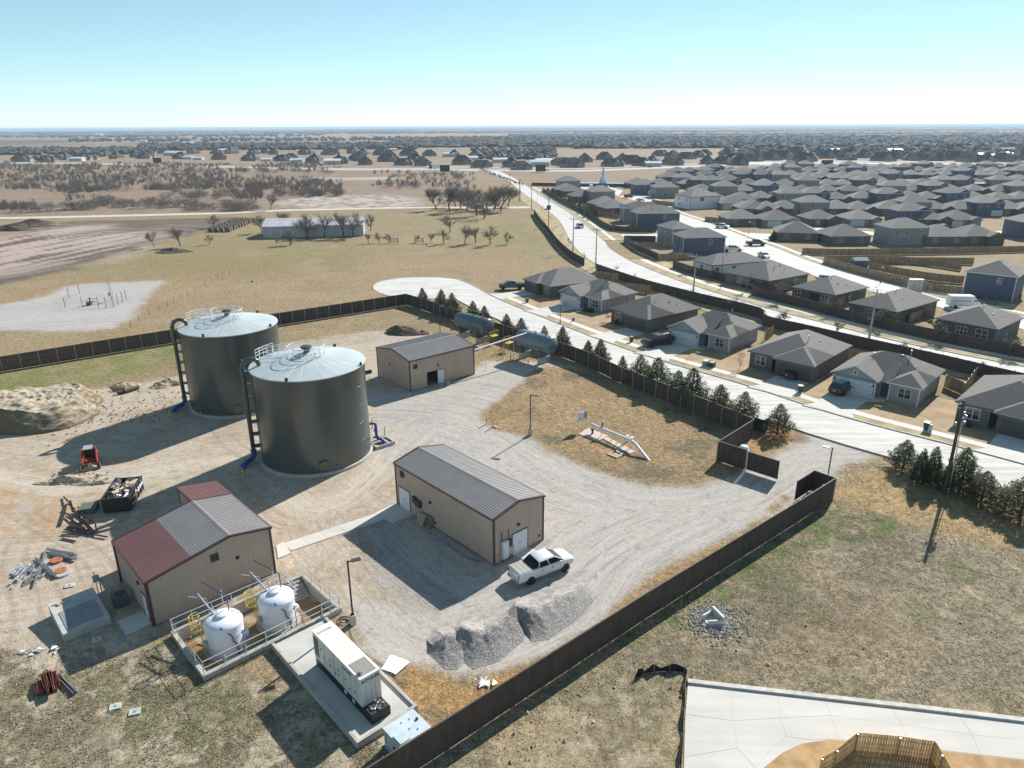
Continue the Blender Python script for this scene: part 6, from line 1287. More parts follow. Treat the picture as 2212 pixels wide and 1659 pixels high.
cars = [('suv',SV,'R',2290,800,2290,760,'silver SUV driving up the boulevard past the side street'),('suv',DB,'M',297,455,300,430,'dark blue SUV driving on the boulevard farther from the camera'),('pickup',DG,'M',1895,745,1960,745,'grey pickup turning on the back street'),('car',SV,'M',2010,830,2060,850,'silver car parked by the roof of the white long house'),
 ('pickup',WP,'M',1700,795,1800,795,'white pickup parked behind the slate blue corner house'),('suv',WP,'M',1650,600,1715,605,'white SUV on the back street by the grey corner house'),('car',WP,'N',520,1085,600,1088,'white car on the back street behind the olive houses'),('suv',BP,'N',1530,670,1600,660,'black SUV with a glinting windscreen in the far driveway'),
 ('pickup',DG,'M',710,283,775,280,'dark pickup parked by the pond fence'),('van',WP,'M',640,290,640,270,'white van parked by the pond fence'),('suv',mat('paint_redbrown',(.10,.03,.02),r=.3),'M',910,360,955,358,'reddish SUV parked at the bend of the far street'),('car',SV,'M',1010,388,1050,385,'silver car on the far street before the blue houses'),('suv',SV,'M',1125,355,1160,352,'silver SUV in front of the blue gabled house'),
 ('car',DB,'O',765,282,785,282,'blue car on the highway at the left'),('car',BP,'O',1465,292,1490,291,'black car on the highway beyond the scrub'),('car',WP,'R',1955,370,1990,370,'white car on the highway near the boulevard junction'),('car',BP,'M',1100,113,1130,112,'black car on the highway beyond the fountain'),('suv',SV,'M',1570,108,1610,108,'silver SUV on the highway at the right'),('car',DG,'I',1800,385,1980,390,'green-grey car beside the white van'),('car',SV,'N',1480,290,1520,290,'pale car in the far estate street'),('car',BP,'N',1590,285,1630,285,'black car in the far estate street')]
CP = {}
for kd_, pm, v, x0, y0, x1, y1, lb in cars:
    key = (kd_, pm.name)
    if key not in CP: CP[key] = vehicle({'suv':'suv','pickup':'pickup_truck','van':'van','car':'car'}[kd_], lb, {'suv':'suv','pickup':'pickup truck','van':'van','car':'car'}[kd_], kd_, pm, detail=False); o = CP[key]; kids(o)
    else: o = dup(CP[key], (0,0,0), 0, lb)
    park(o, q(v,x0,y0), q(v,x1,y1)); o.location.z = .06
CP[('suv','paint_silver')].location = (*q('M',562,608),.04); CP[('suv','paint_silver')].rotation_euler = (0,0,R(100))
tk_ = thing('semi_truck', 'white semi trailer with a blue-grey cab on the highway', 'truck', (*q('R',1125,356),0), R(1)); m = MB(); m.box(3.5,-1.3,1.2,18,1.3,4); m.build('trailer', WHITE_M, tk_); m = MB(); m.box(0,-1.2,.6,3,1.2,3.3); m.build('cab', DB, tk_)
for x in (1.2,5,14,15.6): 
    for y in (-1.1,1.1): m = MB(); m.T = Matrix.Translation((x,y,.5))@Matrix.Rotation(R(90),4,'X'); m.lathe([(.5,-.15),(.5,.15)],12); m.T=None; m.build('wheel', TYRE, tk_)
# bins and utility boxes on the verge
bn = thing('wheelie_bin', 'x', 'bin', (0,0,0), 0, 'bins in the front gardens'); m = MB(); m._a([(-.22,-.25,.08),(.22,-.25,.08),(.22,.25,.08),(-.22,.25,.08),(-.3,-.34,.98),(.3,-.34,.98),(.3,.34,.98),(-.3,.34,.98)],[(3,2,1,0),(4,5,6,7),(0,1,5,4),(1,2,6,5),(2,3,7,6),(3,0,4,7)]); m.build('tub', mat('bin_green',(.03,.045,.04),r=.5), bn); m = MB(); m.box(-.33,-.38,.98,.33,.38,1.05); m.build('lid', mat('bin_lid',(.16,.17,.18),r=.5), bn)
bp_ = [('I',395,1110,'bin beside the driveway with the SUV',1.),('I',1415,1415,'dark bin on the lawn, left of a pale round pedestal',1.),('G',967,838,'bin on the lawn left of the black pickup',.9),('G',122,518,'bin on the lawn nearest the cul-de-sac',.9),('G',497,670,'small pedestal on the lawn below the gabled house',.6)]
for i,(v,x,y,lb,s_) in enumerate(bp_):
    if i == 0: bn.location = (*q(v,x,y),.1); bn['label'] = lb; kids(bn)
    else: dup(bn, (*q(v,x,y),.1), R(-45), lb, scale=s_)
ub = thing('utility_pedestal', 'pale green round utility pedestal on the front lawn', 'utility box', (*q('I',1448,1432),.1)); m = MB(); m.lathe([(.2,0),(.2,.9),(.14,.98),(0,1)],12); m.build('body', mat('pale_green',(.4,.5,.46),r=.5), ub)
for (v,x,y,lb) in (('G',1575,1030,'left of two green transformer boxes on the lawn'),('G',1612,1040,'right, darker of two transformer boxes on the lawn')):
    r_ = thing('transformer_box', lb, 'transformer box', (*q(v,x,y),.1), R(-45)); m = MB(); m.box(-.5,-.45,0,.5,.45,.75); m.build('box', mat('box_green' if 'left' in lb else 'box_dark',(.22,.28,.24) if 'left' in lb else (.05,.06,.055),r=.5), r_); m = MB(); m.box(-.54,-.49,.75,.54,.49,.82); m.build('lid', mat('bin_lid',(.16,.17,.18),r=.5) if 'right' in lb else mat('pale_green',(.4,.5,.46),r=.5), r_)
for (v,x,y,s_,lb) in (('J',1545,512,1.,'larger dark utility cabinet behind the fence corner by the round cedar'),('J',1500,490,.75,'smaller dark utility cabinet tucked against the brown fence corner')):
    r_ = thing('utility_cabinet', lb, 'utility cabinet', (*q(v,x,y),0), R(42)); m = MB(); m.box(-.7*s_,-.6*s_,0,.7*s_,.6*s_,1.6*s_); m.build('body', mat('bin_green',(.03,.045,.04),r=.5), r_); m = MB(); m.box(-.75*s_,-.65*s_,1.6*s_,.75*s_,.65*s_,1.68*s_); m.build('lid', mat('bin_lid',(.16,.17,.18),r=.5), r_)
dish = thing('white_dome', 'white dome behind the brown fence by the gate post', 'dome', (*q('J',1410,760),0)); m = MB(); m.lathe([(.55,0),(.6,1.6),(.55,1.95),(.35,2.2),(0,2.3)],16); m.build('shell', WHITE_M, dish, smooth=True)
# ---------------------------------------------------------------- projecting helper for heights of surveyed uprights
def pxy(X, Y, Z):
    d = Vector((X, Y, Z-H)); dep = d.dot(_fw); return (CX+F*d.dot(_r)/dep, CY-F*d.dot(_u)/dep)
def dpx(v, x, y): x0, y0, s = VW[v]; return ((x0+x/s)*2212/3000, (y0+y/s)*2212/3000)
def upright(v, x, yb, yt):                             # ground position and height of a vertical thing
    p = q(v, x, yb); ty = dpx(v, x, yt)[1]; lo, hi = 0., 90.
    for _ in range(40):
        mid = (lo+hi)/2
        if pxy(p[0], p[1], mid)[1] > ty: lo = mid
        else: hi = mid
    return p, lo
# ---------------------------------------------------------------- evergreens
NEEDLE = mat('cedar_needles', (.044,.066,.026), r=.85, nz=.35, ns=1.6, spec=.2, c2=(.105,.130,.052)); NEEDLE2 = mat('cedar_needles_bronze', (.068,.070,.030), r=.85, nz=.35, ns=1.6, spec=.2, c2=(.135,.125,.055))
BARK = mat('bark', (.12,.095,.078), r=.9, nz=.3, ns=6); TWIG = mat('bare_twigs', (.24,.20,.17), r=.9, nz=.25, ns=2)
def cedar(seed, mt, wide=.36, n=150, per=46, name='cedar_tree'):
    g = random.Random(seed); m = MB(); r = thing(name, 'x', 'tree', (0,0,0), 0, 'young cedars along the street')
    lean = g.uniform(-.03,.03)
    ph = [g.uniform(0,6.28) for _ in range(4)]
    for k in range(n*per):
        h = 1-(g.random()**.62); h = 1-h if False else h; a_ = g.uniform(0,6.283)
        lob = 1+.30*math.sin(5*a_+9*h+ph[0])+.20*math.sin(9*a_-17*h+ph[1])+.16*math.sin(3*a_+29*h+ph[2])
        L = wide*1.15*(1-h)**.85*min(1,.62+h*4)*max(.3,lob)+.012; t = g.random()**.38; rr_ = L*(.25+.75*t)
        x, y, z = math.cos(a_)*rr_, math.sin(a_)*rr_, h*.96+.01+rr_*.25
        s_ = g.uniform(.02,.044)*(1-.4*h); a = a_+g.gauss(0,.9); dx, dy = -math.sin(a)*s_*.42, math.cos(a)*s_*.42; up = g.uniform(.2,1.4)
        m._a([(x-dx,y-dy,z),(x+dx,y+dy,z),(x+math.cos(a)*s_*1.1,y+math.sin(a)*s_*1.1,z+s_*up)],[(0,1,2)])
    m.build('crown', mt, r)
    t_ = MB(); t_.tube([(0,0,-.02),(lean,0,.9)], .028, 6, r1=.004); t_.build('trunk', BARK, r); return r
CD = [cedar(1,NEEDLE,.29), cedar(2,NEEDLE2,.27), cedar(3,NEEDLE,.35,140), cedar(4,NEEDLE2,.38,140), cedar(5,NEEDLE,.18,110), cedar(6,NEEDLE,.24,110)]
cu_ = set()
def put_tree(i, p, h, label, group=None, w=1., z=0):
    r = CD[i]; s_ = (h*w,h*w,h)
    if i not in cu_: cu_.add(i); r.location = (*p,z); r.scale = s_; r['label'] = label; r['group'] = group or r['group']; kids(r); return r
    return dup(r, (*p,z), rnd.uniform(0,6.28), label, group, s_)
fl = offset(NE, 2.0) if True else None
def on_line(v, x, pts, z=1.6):
    X = dpx(v, x, 0)[0]; best = None
    rs = resample(pts, n=400)
    return min(rs, key=lambda p: abs(pxy(p[0],p[1],z)[0]-X) if p[1] > 5 else 1e9)
tl = [('F',520,-20,1,'first from the far fence corner'),('F',675,-8,1,'second from the far fence corner'),('F',760,22,0,'dark and pointed, third from the far fence corner'),('F',930,88,0,'left of a bronze one, behind the far vessel'),('F',1020,125,1,'bronze, rising behind the far vessel end'),('F',1200,192,0,'bushy, between the two vessels'),('F',1320,224,0,'dark, just left of the near vessel'),
 ('G',262,702,5,'thin and pale, behind the near vessel'),('G',405,708,1,'spiky, right of the near vessel'),('G',615,820,1,'small, left of a pair below the hipped house'),('G',715,810,1,'bronze, right of a pair below the hipped house'),('G',895,945,5,'smallest, standing alone opposite the black pickup'),('G',1040,940,3,'wide bronze, opposite the black pickup'),('G',1175,960,2,'ragged green, right of the wide bronze one'),
 ('G',1345,1065,2,'pale ragged, left of a tall-tipped one'),('G',1455,1045,2,'tall-tipped, by the middle of the street fence'),('G',1680,1178,2,'dark round-topped, third from the fence corner'),('G',1880,1238,3,'bronze, right behind the fence corner by the cabinets')]
off = offset(NE, 2.1)
for v,x,yt,i,lb in tl:
    p = on_line(v, x, off); ty = dpx(v,x,yt)[1]; lo, hi = .5, 9.
    for _ in range(30):
        mid = (lo+hi)/2
        if pxy(p[0],p[1],mid)[1] > ty: lo = mid
        else: hi = mid
    put_tree(i, p, lo*1.03, 'cedar behind the street fence, '+lb, w=1.12)
p, h = upright('J',1665,540,325); put_tree(3, p, h*1.02, 'rounded cedar standing alone on orange grass beside the gravel entrance', w=1.05)
for x,yb,yt,i,lb,w in ((1475,125,-20,2,'bushy cedar at the left end of the right-hand clump',1.),(1555,200,25,4,'left of two columnar cedars',1.),(1615,205,15,4,'right of two columnar cedars',1.),(1765,230,20,5,'tall-tipped cedar right behind the wooden pole',1.25),(1875,300,140,3,'low dark cedar second from the right edge',1.05),(2075,370,170,3,'broad dark cedar at the right edge of the picture',1.25),(1690,235,110,5,'short cedar left of the wooden pole',1.0)):
    p, h = upright('U',x,yb,yt); put_tree(i, p, h*1.02, lb, 'cedars on the slope by the street', w*1.2)
# small shrubs and clipped bushes in the gardens
for k, (v,x,yb,yt,i,w) in enumerate((('I',1120,1150,1130,3,1.8),('I',1190,1165,1145,3,1.8),('I',1255,1180,1160,3,1.8),('G',600,590,540,3,1.3),('G',640,600,550,3,1.2),('G',850,700,650,3,1.2),('M',1838,780,750,3,1.5),('I',1760,1390,1345,3,1.3),('M',2115,700,625,1,1.4),('N',178,760,690,1,1.2))):
    p, h = upright(v,x,yb,yt); put_tree(i, p, max(h,.6), ['clipped shrub left of three under the window of the SUV house','clipped shrub in the middle of three under the window of the SUV house','clipped shrub right of three under the window of the SUV house','dark shrub left of two under a window of the far gabled house','dark shrub right of two under a window of the far gabled house','shrub by the window of the middle olive house','shrub beside the grey house by the back street','dark shrub beside the porch behind the wooden pole','street tree at the back street corner','young street tree by the low corner house'][k], 'garden shrubs', w, .1)
# evergreens between boulevard fence and pavement
for k, (x,yb,yt) in enumerate(((290,322,272),(325,345,275),(350,360,300),(400,385,330),(430,400,345),(460,415,350),(500,430,365),(545,450,380),(590,480,385),(640,510,405),(670,530,430))):
    p, h = upright('M',x,yb,yt); put_tree((2,1,3)[k % 3], p, h, 'evergreen in the hedge row along the upper boulevard fence', 'evergreens along the upper boulevard fence', 1.1)
# ---------------------------------------------------------------- bare trees
def bare(seed, kind='tree', name='bare_tree', lv=4, leaf=None):
    g = random.Random(seed); tr_, cr_ = MB(), MB()
    def br(p, d, L, r, lvl):
        n = 3; pts = [p]; dd_ = d.copy()
        for k in range(n):
            dd_ = (dd_ + Vector((g.gauss(0,.16),g.gauss(0,.16),g.gauss(.03,.12)))).normalized(); pts.append(pts[-1]+dd_*L/n)
        (tr_ if lvl >= lv-1 else cr_).tube(pts, r, 5 if lvl >= lv-1 else 3, cap=False, r1=r*.45)
        if lvl == 0:
            for k in range(7):
                a = pts[g.randint(0,3)]; t = (dd_+Vector((g.gauss(0,.6),g.gauss(0,.6),g.gauss(.1,.5)))).normalized(); e = a+t*L*g.uniform(.6,1.25); s_ = t.orthogonal().normalized()*max(r*.9,.0022)
                cr_._a([a-s_,a+s_,e],[(0,1,2)])
            if leaf:
                for k in range(8):
                    a = pts[g.randint(1,3)]+Vector((g.gauss(0,.03),)*3); s_ = .02; cr_._a([a+Vector((g.gauss(0,s_),g.gauss(0,s_),g.gauss(0,s_))) for _ in range(3)],[(0,1,2)],1)
            return
        nb = g.randint(4,5) if kind == 'tree' and lvl > 1 else g.randint(3,5)
        for k in range(nb):
            t = g.uniform(.35,1.); i_ = min(2,int(t*3)); a = pts[i_].lerp(pts[i_+1], t*3-i_); sp_ = .55 if kind == 'tree' else .75
            q_ = (dd_+Vector((g.gauss(0,sp_),g.gauss(0,sp_),g.gauss(.08,sp_*.45)))).normalized(); br(a, q_, L*g.uniform(.6,.85), r*g.uniform(.48,.66), lvl-1)
    if kind == 'tree': br(Vector((0,0,-.02)), Vector((g.gauss(0,.03),g.gauss(0,.03),1)).normalized(), .30, .022, lv)
    elif kind == 'sapling': br(Vector((0,0,-.02)), Vector((0,0,1)), .48, .014, 3)
    else:
        for k in range(g.randint(4,6)): a = g.uniform(0,6.28); br(Vector((math.cos(a)*.04,math.sin(a)*.04,-.02)), Vector((math.cos(a)*.7,math.sin(a)*.7,1)).normalized(), .42, .014, 2)
    r = thing(name, 'x', 'tree' if kind != 'shrub' else 'shrub', (0,0,0)); tr_.build('trunk', BARK, r); cr_.build('crown', [TWIG, leaf or TWIG], r)
    zs = [v[2] for v in cr_.v]; r['h_'] = max(zs); return r
BT = [bare(10+i) for i in range(5)]; B3 = [bare(70+i,lv=3) for i in range(4)]; BS = [bare(30+i,'shrub','mesquite_bush') for i in range(5)]; RUST = mat('rust_leaves',(.16,.05,.03),r=.8,nz=.3,ns=5); OLV = mat('olive_leaves',(.10,.09,.045),r=.8,nz=.4,ns=4)
SA = [bare(50,'sapling','sapling'), bare(51,'sapling','sapling'), bare(52,'sapling','sapling',leaf=RUST)]; LT = [bare(61,'tree','street_tree',3,leaf=OLV), bare(62,'tree','street_tree',3,leaf=OLV)]
hs_ = {}; bu_ = set()
for r in BT+B3+BS+SA+LT: hs_[r.name] = r['h_']; del r['h_']
def put_bare(r, p, h, label, group, w=1., z=0):
    s_ = h/hs_[r.name]; sc = (s_*w,s_*w,s_)
    if r.name not in bu_: bu_.add(r.name); r.location = (*p,z); r.scale = sc; r['label'] = label; r['group'] = group; kids(r); return
    dup(r, (*p,z), rnd.uniform(0,6.28), label, group, sc)
k = 0
for v,x,yb,yt in (('R',1175,650,470),('R',1275,662,450),('R',1315,625,440),('R',1352,640,450),('R',1392,662,490),('R',1470,690,460),('R',1515,715,520),('R',1590,655,470),('R',1600,640,455),('R',1638,660,450),('R',1692,625,465),('R',1430,640,455),('R',1545,650,460)):
    p, h = upright(v,x,yb,yt); put_bare((BT+B3)[(k*4) % 9], p, h, 'bare tree in the tight grove beside the boulevard at the end of the pale track', 'bare trees of the grove by the boulevard', 1.25); k += 1
for v,x,yb,yt,lb in (('R',1270,815,670,'bare forked tree standing alone behind the tree line'),('R',1230,895,770,'slim bare tree fourth from the right of the field line'),('R',1380,895,738,'widest bare tree of the field line'),('R',1457,890,760,'narrow bare tree right of the widest one'),('R',1565,900,745,'round-crowned bare tree of the field line'),('R',1685,898,800,'small bare tree at the right end of the field line'),('R',1132,890,805,'small bare tree left of the forked one'),('R',688,890,810,'small bare tree off the right end of the long barn'),
   ('R',760,890,805,'thin bare tree left of the cattle gate'),('R',830,890,815,'thin bare tree beside the cattle gate'),('R',1035,885,820,'small bare tree above the second cattle gate'),('R',80,790,650,'bare tree before the middle of the barn roof'),('R',128,902,770,'low bare tree in front of the barn left half'),('R',250,850,660,'tall bare tree against the barn wall, third of six'),('R',370,850,640,'broad bare tree against the barn wall'),('R',510,845,650,'bare tree against the barn wall right of centre'),('R',585,845,645,'bare tree against the barn wall near its right end'),('R',702,800,665,'bare tree just past the right end of the barn'),
   ('O',1002,828,705,'spreading bare tree at the corner of the ploughed field'),('O',1168,822,685,'round bare tree right of the spreading one by the ploughed field'),('O',1358,812,738,'small bare tree before the hay bales'),('O',1388,700,605,'bare tree behind the left end of the hay bales'),('O',1700,735,600,'dense bare tree between hay bales and barn'),('O',1835,690,590,'bare tree over the left end of the barn roof'),('O',1882,815,700,'low bare tree before the left part of the barn'),('O',1990,770,640,'slim bare tree before the barn'),('O',1752,588,462,'solitary bare tree on the far side of the pale track'),('O',1790,815,760,'tiny bare tree below the barn corner')):
    p, h = upright(v,x,yb,yt); put_bare((B3[k % 4] if h < 9 or k % 2 else BT[k % 5]), p, h, lb, 'bare trees in the fields', 1.05); k += 1
# mesquite scrub
sr = random.Random(5); n_ = 0
def scrubrow(v, x0, x1, y, dy, n, s0=26, s1=60):
    global n_
    for _ in range(n):
        x = sr.uniform(x0,x1); yy = y+sr.uniform(-dy,dy); p = q(v,x,yy); hh = sr.uniform(3.2,5.8) if y > 350 else sr.uniform(4,7)
        put_bare(BS[sr.randint(0,4)], p, hh, ('grey leafless mesquite bush '+('close behind the pale track' if yy > 540 else ('near the highway end of the scrub field' if yy < 360 else ('in the scrub toward the boulevard' if v == 'R' else 'in the middle of the pinkish scrub field')))), 'mesquite bushes of the scrub field', sr.uniform(1.1,1.7)); n_ += 1
scrubrow('O',-40,330,600,8,9); scrubrow('O',400,620,585,10,10); scrubrow('O',600,860,560,14,12); scrubrow('O',840,1250,560,20,22); scrubrow('O',1260,1660,580,14,22); scrubrow('O',1000,1600,500,30,26)
scrubrow('O',450,760,450,30,14); scrubrow('O',0,420,400,25,14); scrubrow('O',650,1200,430,40,18); scrubrow('O',1200,1700,420,40,18); scrubrow('O',1800,2212,490,10,22); scrubrow('O',0,800,330,20,18); scrubrow('O',750,1500,345,25,20); scrubrow('O',1500,2212,345,12,16); scrubrow('O',1700,2200,430,30,12)
scrubrow('R',770,1100,500,25,8); scrubrow('R',900,1400,420,20,10); scrubrow('R',150,500,545,6,8)
# saplings and leafy street trees on the boulevard
def mulch(p): m = MB(); m.lathe([(.6,0),(.5,.05),(0,.07)],12,c=p); return m
for v,x,yb,yt,i,lb in (('M',240,472,420,0,'sapling on the boulevard verge at the top of the curved fence'),('M',312,535,480,0,'sapling on the verge second from the top of the curved fence'),('M',330,645,560,0,'sapling on the verge inside the bend of the boulevard'),('M',392,695,630,0,'sapling on the verge above the metal pole'),('M',457,742,680,2,'russet sapling beside the left metal pole'),('M',592,868,785,0,'sapling at the lower end of the curved fence'),
   ('G',840,278,200,1,'spiky sapling behind the first cul-de-sac houses'),('G',992,335,272,2,'russet-leaved sapling on the boulevard verge, left of two'),('G',1225,415,368,2,'russet-leaved sapling on the boulevard verge, right of two'),('G',1420,475,372,0,'thin grey sapling left of the metal pole'),('G',418,605,495,0,'grey sapling beside the street lamp of the cul-de-sac'),('G',765,668,575,2,'russet sapling at the edge of the olive house lawn'),('G',1440,955,850,0,'thin bare sapling in front of the gabled house with pickup'),('G',1835,1075,900,0,'bare sapling at the end of the low stone edging')):
    p, h = upright(v,x,yb,yt); put_bare(SA[i], p, h, lb, 'saplings of the street verges', 1.2, .07)
for v,x,yb,yt,lb in (('G',1808,585,445,'bare street tree left of the road sign on the boulevard'),('G',2180,690,580,'bare street tree between the boulevard and the fourth house'),('I',265,548,420,'bare street tree right of the road sign on the boulevard'),('I',690,645,510,'bare street tree beside the tall metal pole'),('I',1250,795,690,'bare street tree behind the gabled house with SUV'),('I',1872,930,850,'bare street tree near the right edge of the boulevard'),('G',1900,430,265,'bare street tree behind the second boulevard pavement, first'),('I',255,375,190,'bare street tree before the covered patio house'),('I',620,478,290,'bare street tree at the corner of the patio house'),('G',2205,480,320,'bare street tree at the second olive house')):
    p, h = upright(v,x,yb,yt); put_bare(B3[k % 4], p, h, lb, 'bare street trees of the boulevard', 1.0, .07); k += 1
for v,x,yb,yt,i,lb in (('G',1412,290,195,0,'olive-leaved street tree before the long white house'),('G',1608,335,220,1,'olive-leaved street tree at the right of the long white house'),('I',1058,585,395,0,'olive-leaved street tree right of the tall metal pole'),('I',1532,690,500,1,'dark-crowned street tree before the blue-grey house'),('I',2085,815,612,0,'golden-brown street tree near the right edge of the boulevard')):
    p, h = upright(v,x,yb,yt); put_bare(LT[i], p, h, lb, 'leafy street trees of the boulevard', 1.3, .07)
for kk in range(26):
    x = 1500+kk*12; yb = 372+kk*4.5; p, h = upright('R',x+rnd.uniform(-5,5),yb+rnd.uniform(-6,6),yb-28); put_bare(BT[kk % 5], p, min(h,7), 'small bare tree in the avenue where the boulevard meets the highway', 'avenue trees at the highway junction', 1., 0)
# ---------------------------------------------------------------- far woods, one mass
wr = np.random.RandomState(3); wv = []; wf = []
def woods(x0, x1, y0, y1, n, s0, s1, hs=.62):
    for _ in range(n):
        x = wr.uniform(x0,x1); y = wr.uniform(y0,y1); p = q('Z',x,y+(1106-x)*.0045)
        if p[1] < 0: continue
        s_ = wr.uniform(s0,s1); h_ = min(s_*hs, 5.5+min(p[1],12000)/4000)*wr.uniform(.7,1.3); o = len(wv)
        for k in range(5): a = k*1.2566+wr.uniform(0,1); rr_ = s_*wr.uniform(.6,1.1); wv.append((p[0]+rr_*math.cos(a),p[1]+rr_*math.sin(a),h_*wr.uniform(.45,.85)))
        wv.append((p[0]+wr.uniform(-1,1),p[1],h_*1.25)); wv.append((p[0],p[1],-1.))
        wf.extend([(o+k,o+(k+1)%5,o+5) for k in range(5)]+[(o+(k+1)%5,o+k,o+6) for k in range(5)])
woods(860,1240,298,318,1500,7,13); woods(1240,2260,302,322,3800,7,13); woods(1100,2260,293,299,1500,12,22); woods(300,900,310,322,1300,5,9); woods(-60,330,318,330,900,4,8); woods(560,2260,284,287,1000,25,55); woods(-60,900,281.5,285,900,25,50); woods(1560,2260,322,342,500,4,8)
woods(1020,1200,322,345,260,4,7); woods(150,900,297,303,300,7,11); woods(830,1000,308,318,200,5,8); woods(-60,700,289,293,200,12,20); woods(1700,2260,278.5,281,500,60,110); woods(700,1700,278,280,500,60,110)
me = None
sv = []; sf_ = []
for (v,x0,x1,y0,y1,cn) in (('O',-60,2212,300,470,1700),('O',420,1700,440,590,1100),('O',0,420,560,605,120),('R',700,1450,380,520,170),('O',-60,2212,286,312,500)):
    for _ in range(cn):
        p = q(v,wr.uniform(x0,x1),wr.uniform(y0,y1)); rr_ = wr.uniform(.8,2.4); hh = wr.uniform(1.2,3.6)
        if fbm(np.array([p[0]]),np.array([p[1]]),.03,2,77)[0] < .45: continue
        for _k in range(15):
            a = wr.uniform(0,6.28); tt = wr.uniform(0,1); bx_, by_ = p[0]+.3*rr_*math.cos(a), p[1]+.3*rr_*math.sin(a); ex_, ey_, ez_ = p[0]+rr_*math.cos(a)*tt*1.2, p[1]+rr_*math.sin(a)*tt*1.2, hh*wr.uniform(.5,1.1); o_ = len(sv); w_ = .045
            sv.extend([(bx_-w_,by_,-.05),(bx_+w_,by_,-.05),(ex_+.08,ey_,ez_),(ex_-.08,ey_,ez_)]); sf_.append((o_,o_+1,o_+2,o_+3))
me = bpy.data.meshes.new('scrub_thicket'); me.from_pydata(sv, [], sf_); me.materials.append(TWIG); me.update(); o = bpy.data.objects.new('scrub_thicket', me); COL.objects.link(o); tag(o, 'low grey-brown brush filling the gaps between the mesquite bushes', 'brush', kind='stuff')
me = bpy.data.meshes.new('distant_woods'); me.from_pydata(wv, [], wf); me.materials.append(mat('winter_woods', (.045,.042,.038), r=.95, nz=.3, ns=.02, c2=(.08,.07,.06))); me.update()
o = bpy.data.objects.new('distant_woods', me); COL.objects.link(o); tag(o, 'dark bands of winter woodland reaching to the horizon', 'woods', kind='stuff')
# ---------------------------------------------------------------- poles, wires, lamps, signs
MPOLE = mat('steel_pole_grey', (.36,.37,.38), r=.5, m=.3); WPOLE = mat('creosote_pole', (.09,.06,.045), r=.85, nz=.25, ns=4, stretch=(1,1,.2)); WIRE = mat('wire', (.35,.36,.37), r=.5, m=.4)
mp_ = []
for v,x,yb,yt,lb in (('M',493,792,515,'tall grey steel power pole with a bird on top beside the curved fence'),('M',677,925,600,'tall grey steel power pole at the start of the back-garden fence'),('G',1463,490,125,'tall grey steel power pole between boulevard and gabled houses'),('I',948,718,268,'tallest grey steel power pole, beside the boulevard at the right')):
    p, h = upright(v,x,yb,yt); r = thing('power_pole', lb, 'power pole', (*p,0), R(-40), 'steel power poles'); m = MB(); m.tube([(0,0,-.2),(0,0,h)],.2,10,r1=.11); m.build('pole', MPOLE, r); m = MB(); m.box(-1.5,-.07,h-.65,1.5,.07,h-.5); m.build('crossarm', MPOLE, r)
    for xx in (-1.4,-.6,.6,1.4): m = MB(); m.tube([(xx,0,h-.5),(xx,0,h-.25)],.05,6); m.build('insulator', WHITE_M, r)
    mp_.append((p,h))
for v,x,yb,yt,lb in (('M',65,385,215,'wooden pole first from the grove on the boulevard'),('M',158,460,250,'wooden pole at the track junction of the boulevard'),('M',296,600,352,'wooden pole beside the curved dark fence'),('R',1776,590,430,'wooden pole at the avenue behind the grove'),('R',1705,470,390,'small wooden pole at the avenue')):
    p, h = upright(v,x,yb,yt); r = thing('utility_pole', lb, 'utility pole', (*p,0), R(-60), 'wooden poles along the boulevard'); m = MB(); m.tube([(0,0,-.2),(0,0,h)],.16,7,r1=.1); m.build('pole', WPOLE, r); m = MB(); m.box(-1.1,-.06,h-.5,1.1,.06,h-.38); m.build('crossarm', WPOLE, r); mp_.append((p,h))
wv_ = thing('power_lines', 'thin pale power lines strung between the steel poles along the boulevard', 'power lines', (0,0,0))
order = [mp_[4],mp_[5],mp_[6],mp_[0],mp_[1],mp_[2],mp_[3],((112.,84.),11.)]
for (a,ha),(b,hb) in zip(order[:-1],order[1:]):
    t = ang(a,b)+math.pi/2
    for o_ in (-1.3,-.5,.5,1.3):
        pts = [(a[0]+(b[0]-a[0])*s/10+math.cos(t)*o_, a[1]+(b[1]-a[1])*s/10+math.sin(t)*o_, ha-.3+(hb-ha)*s/10-(1-(2*s/10-1)**2)*.9) for s in range(11)]
        m = MB(); m.tube(pts,.013,3,cap=False); m.build('wire', WIRE, wv_)
# leaning wooden pole in front on the right
pb_ = q('U',1688,250); pt_ = q('I',1727,1168,z=9.9); wpn = thing('utility_pole', 'large leaning wooden utility pole with transformer gear in front at the right', 'utility pole', (*pb_,0))
dx, dy = pt_[0]-pb_[0], pt_[1]-pb_[1]; at_ = lambda f, ox=0, oy=0: (dx*f+ox, dy*f+oy, 9.9*f)
m = MB(); m.tube([(0,0,-.3),at_(1)],.19,10,r1=.13); m.build('pole', WPOLE, wpn)
m = MB(); m.tube([(.35,-.1,0),at_(.3,.35,-.05),at_(.78,.2,-.05)],.045,6); m.build('riser_conduit', GALV, wpn)
m = MB(); a = Vector(at_(.97)); m.tube([a+Vector((-.9,-.3,-.1)),a],.05,5); m.tube([a+Vector((-.4,0,-.5)),a+Vector((.6,.0,-.5))],.05,5); m.build('top_bracket', mat('fibreglass_grey',(.42,.45,.47),r=.5), wpn)
for f_,xx in ((.86,.3),(.83,.45),(.80,.3),(.76,.5),(.75,-.35),(.82,.55)): a = Vector(at_(f_)); m = MB(); m.tube([a+Vector((xx,0,-.15)),a+Vector((xx,0,.2))],.09,7); m.tube([a,a+Vector((xx,0,0))],.03,4); m.build('insulator', mat('insulator_grey',(.35,.37,.40),r=.35), wpn)
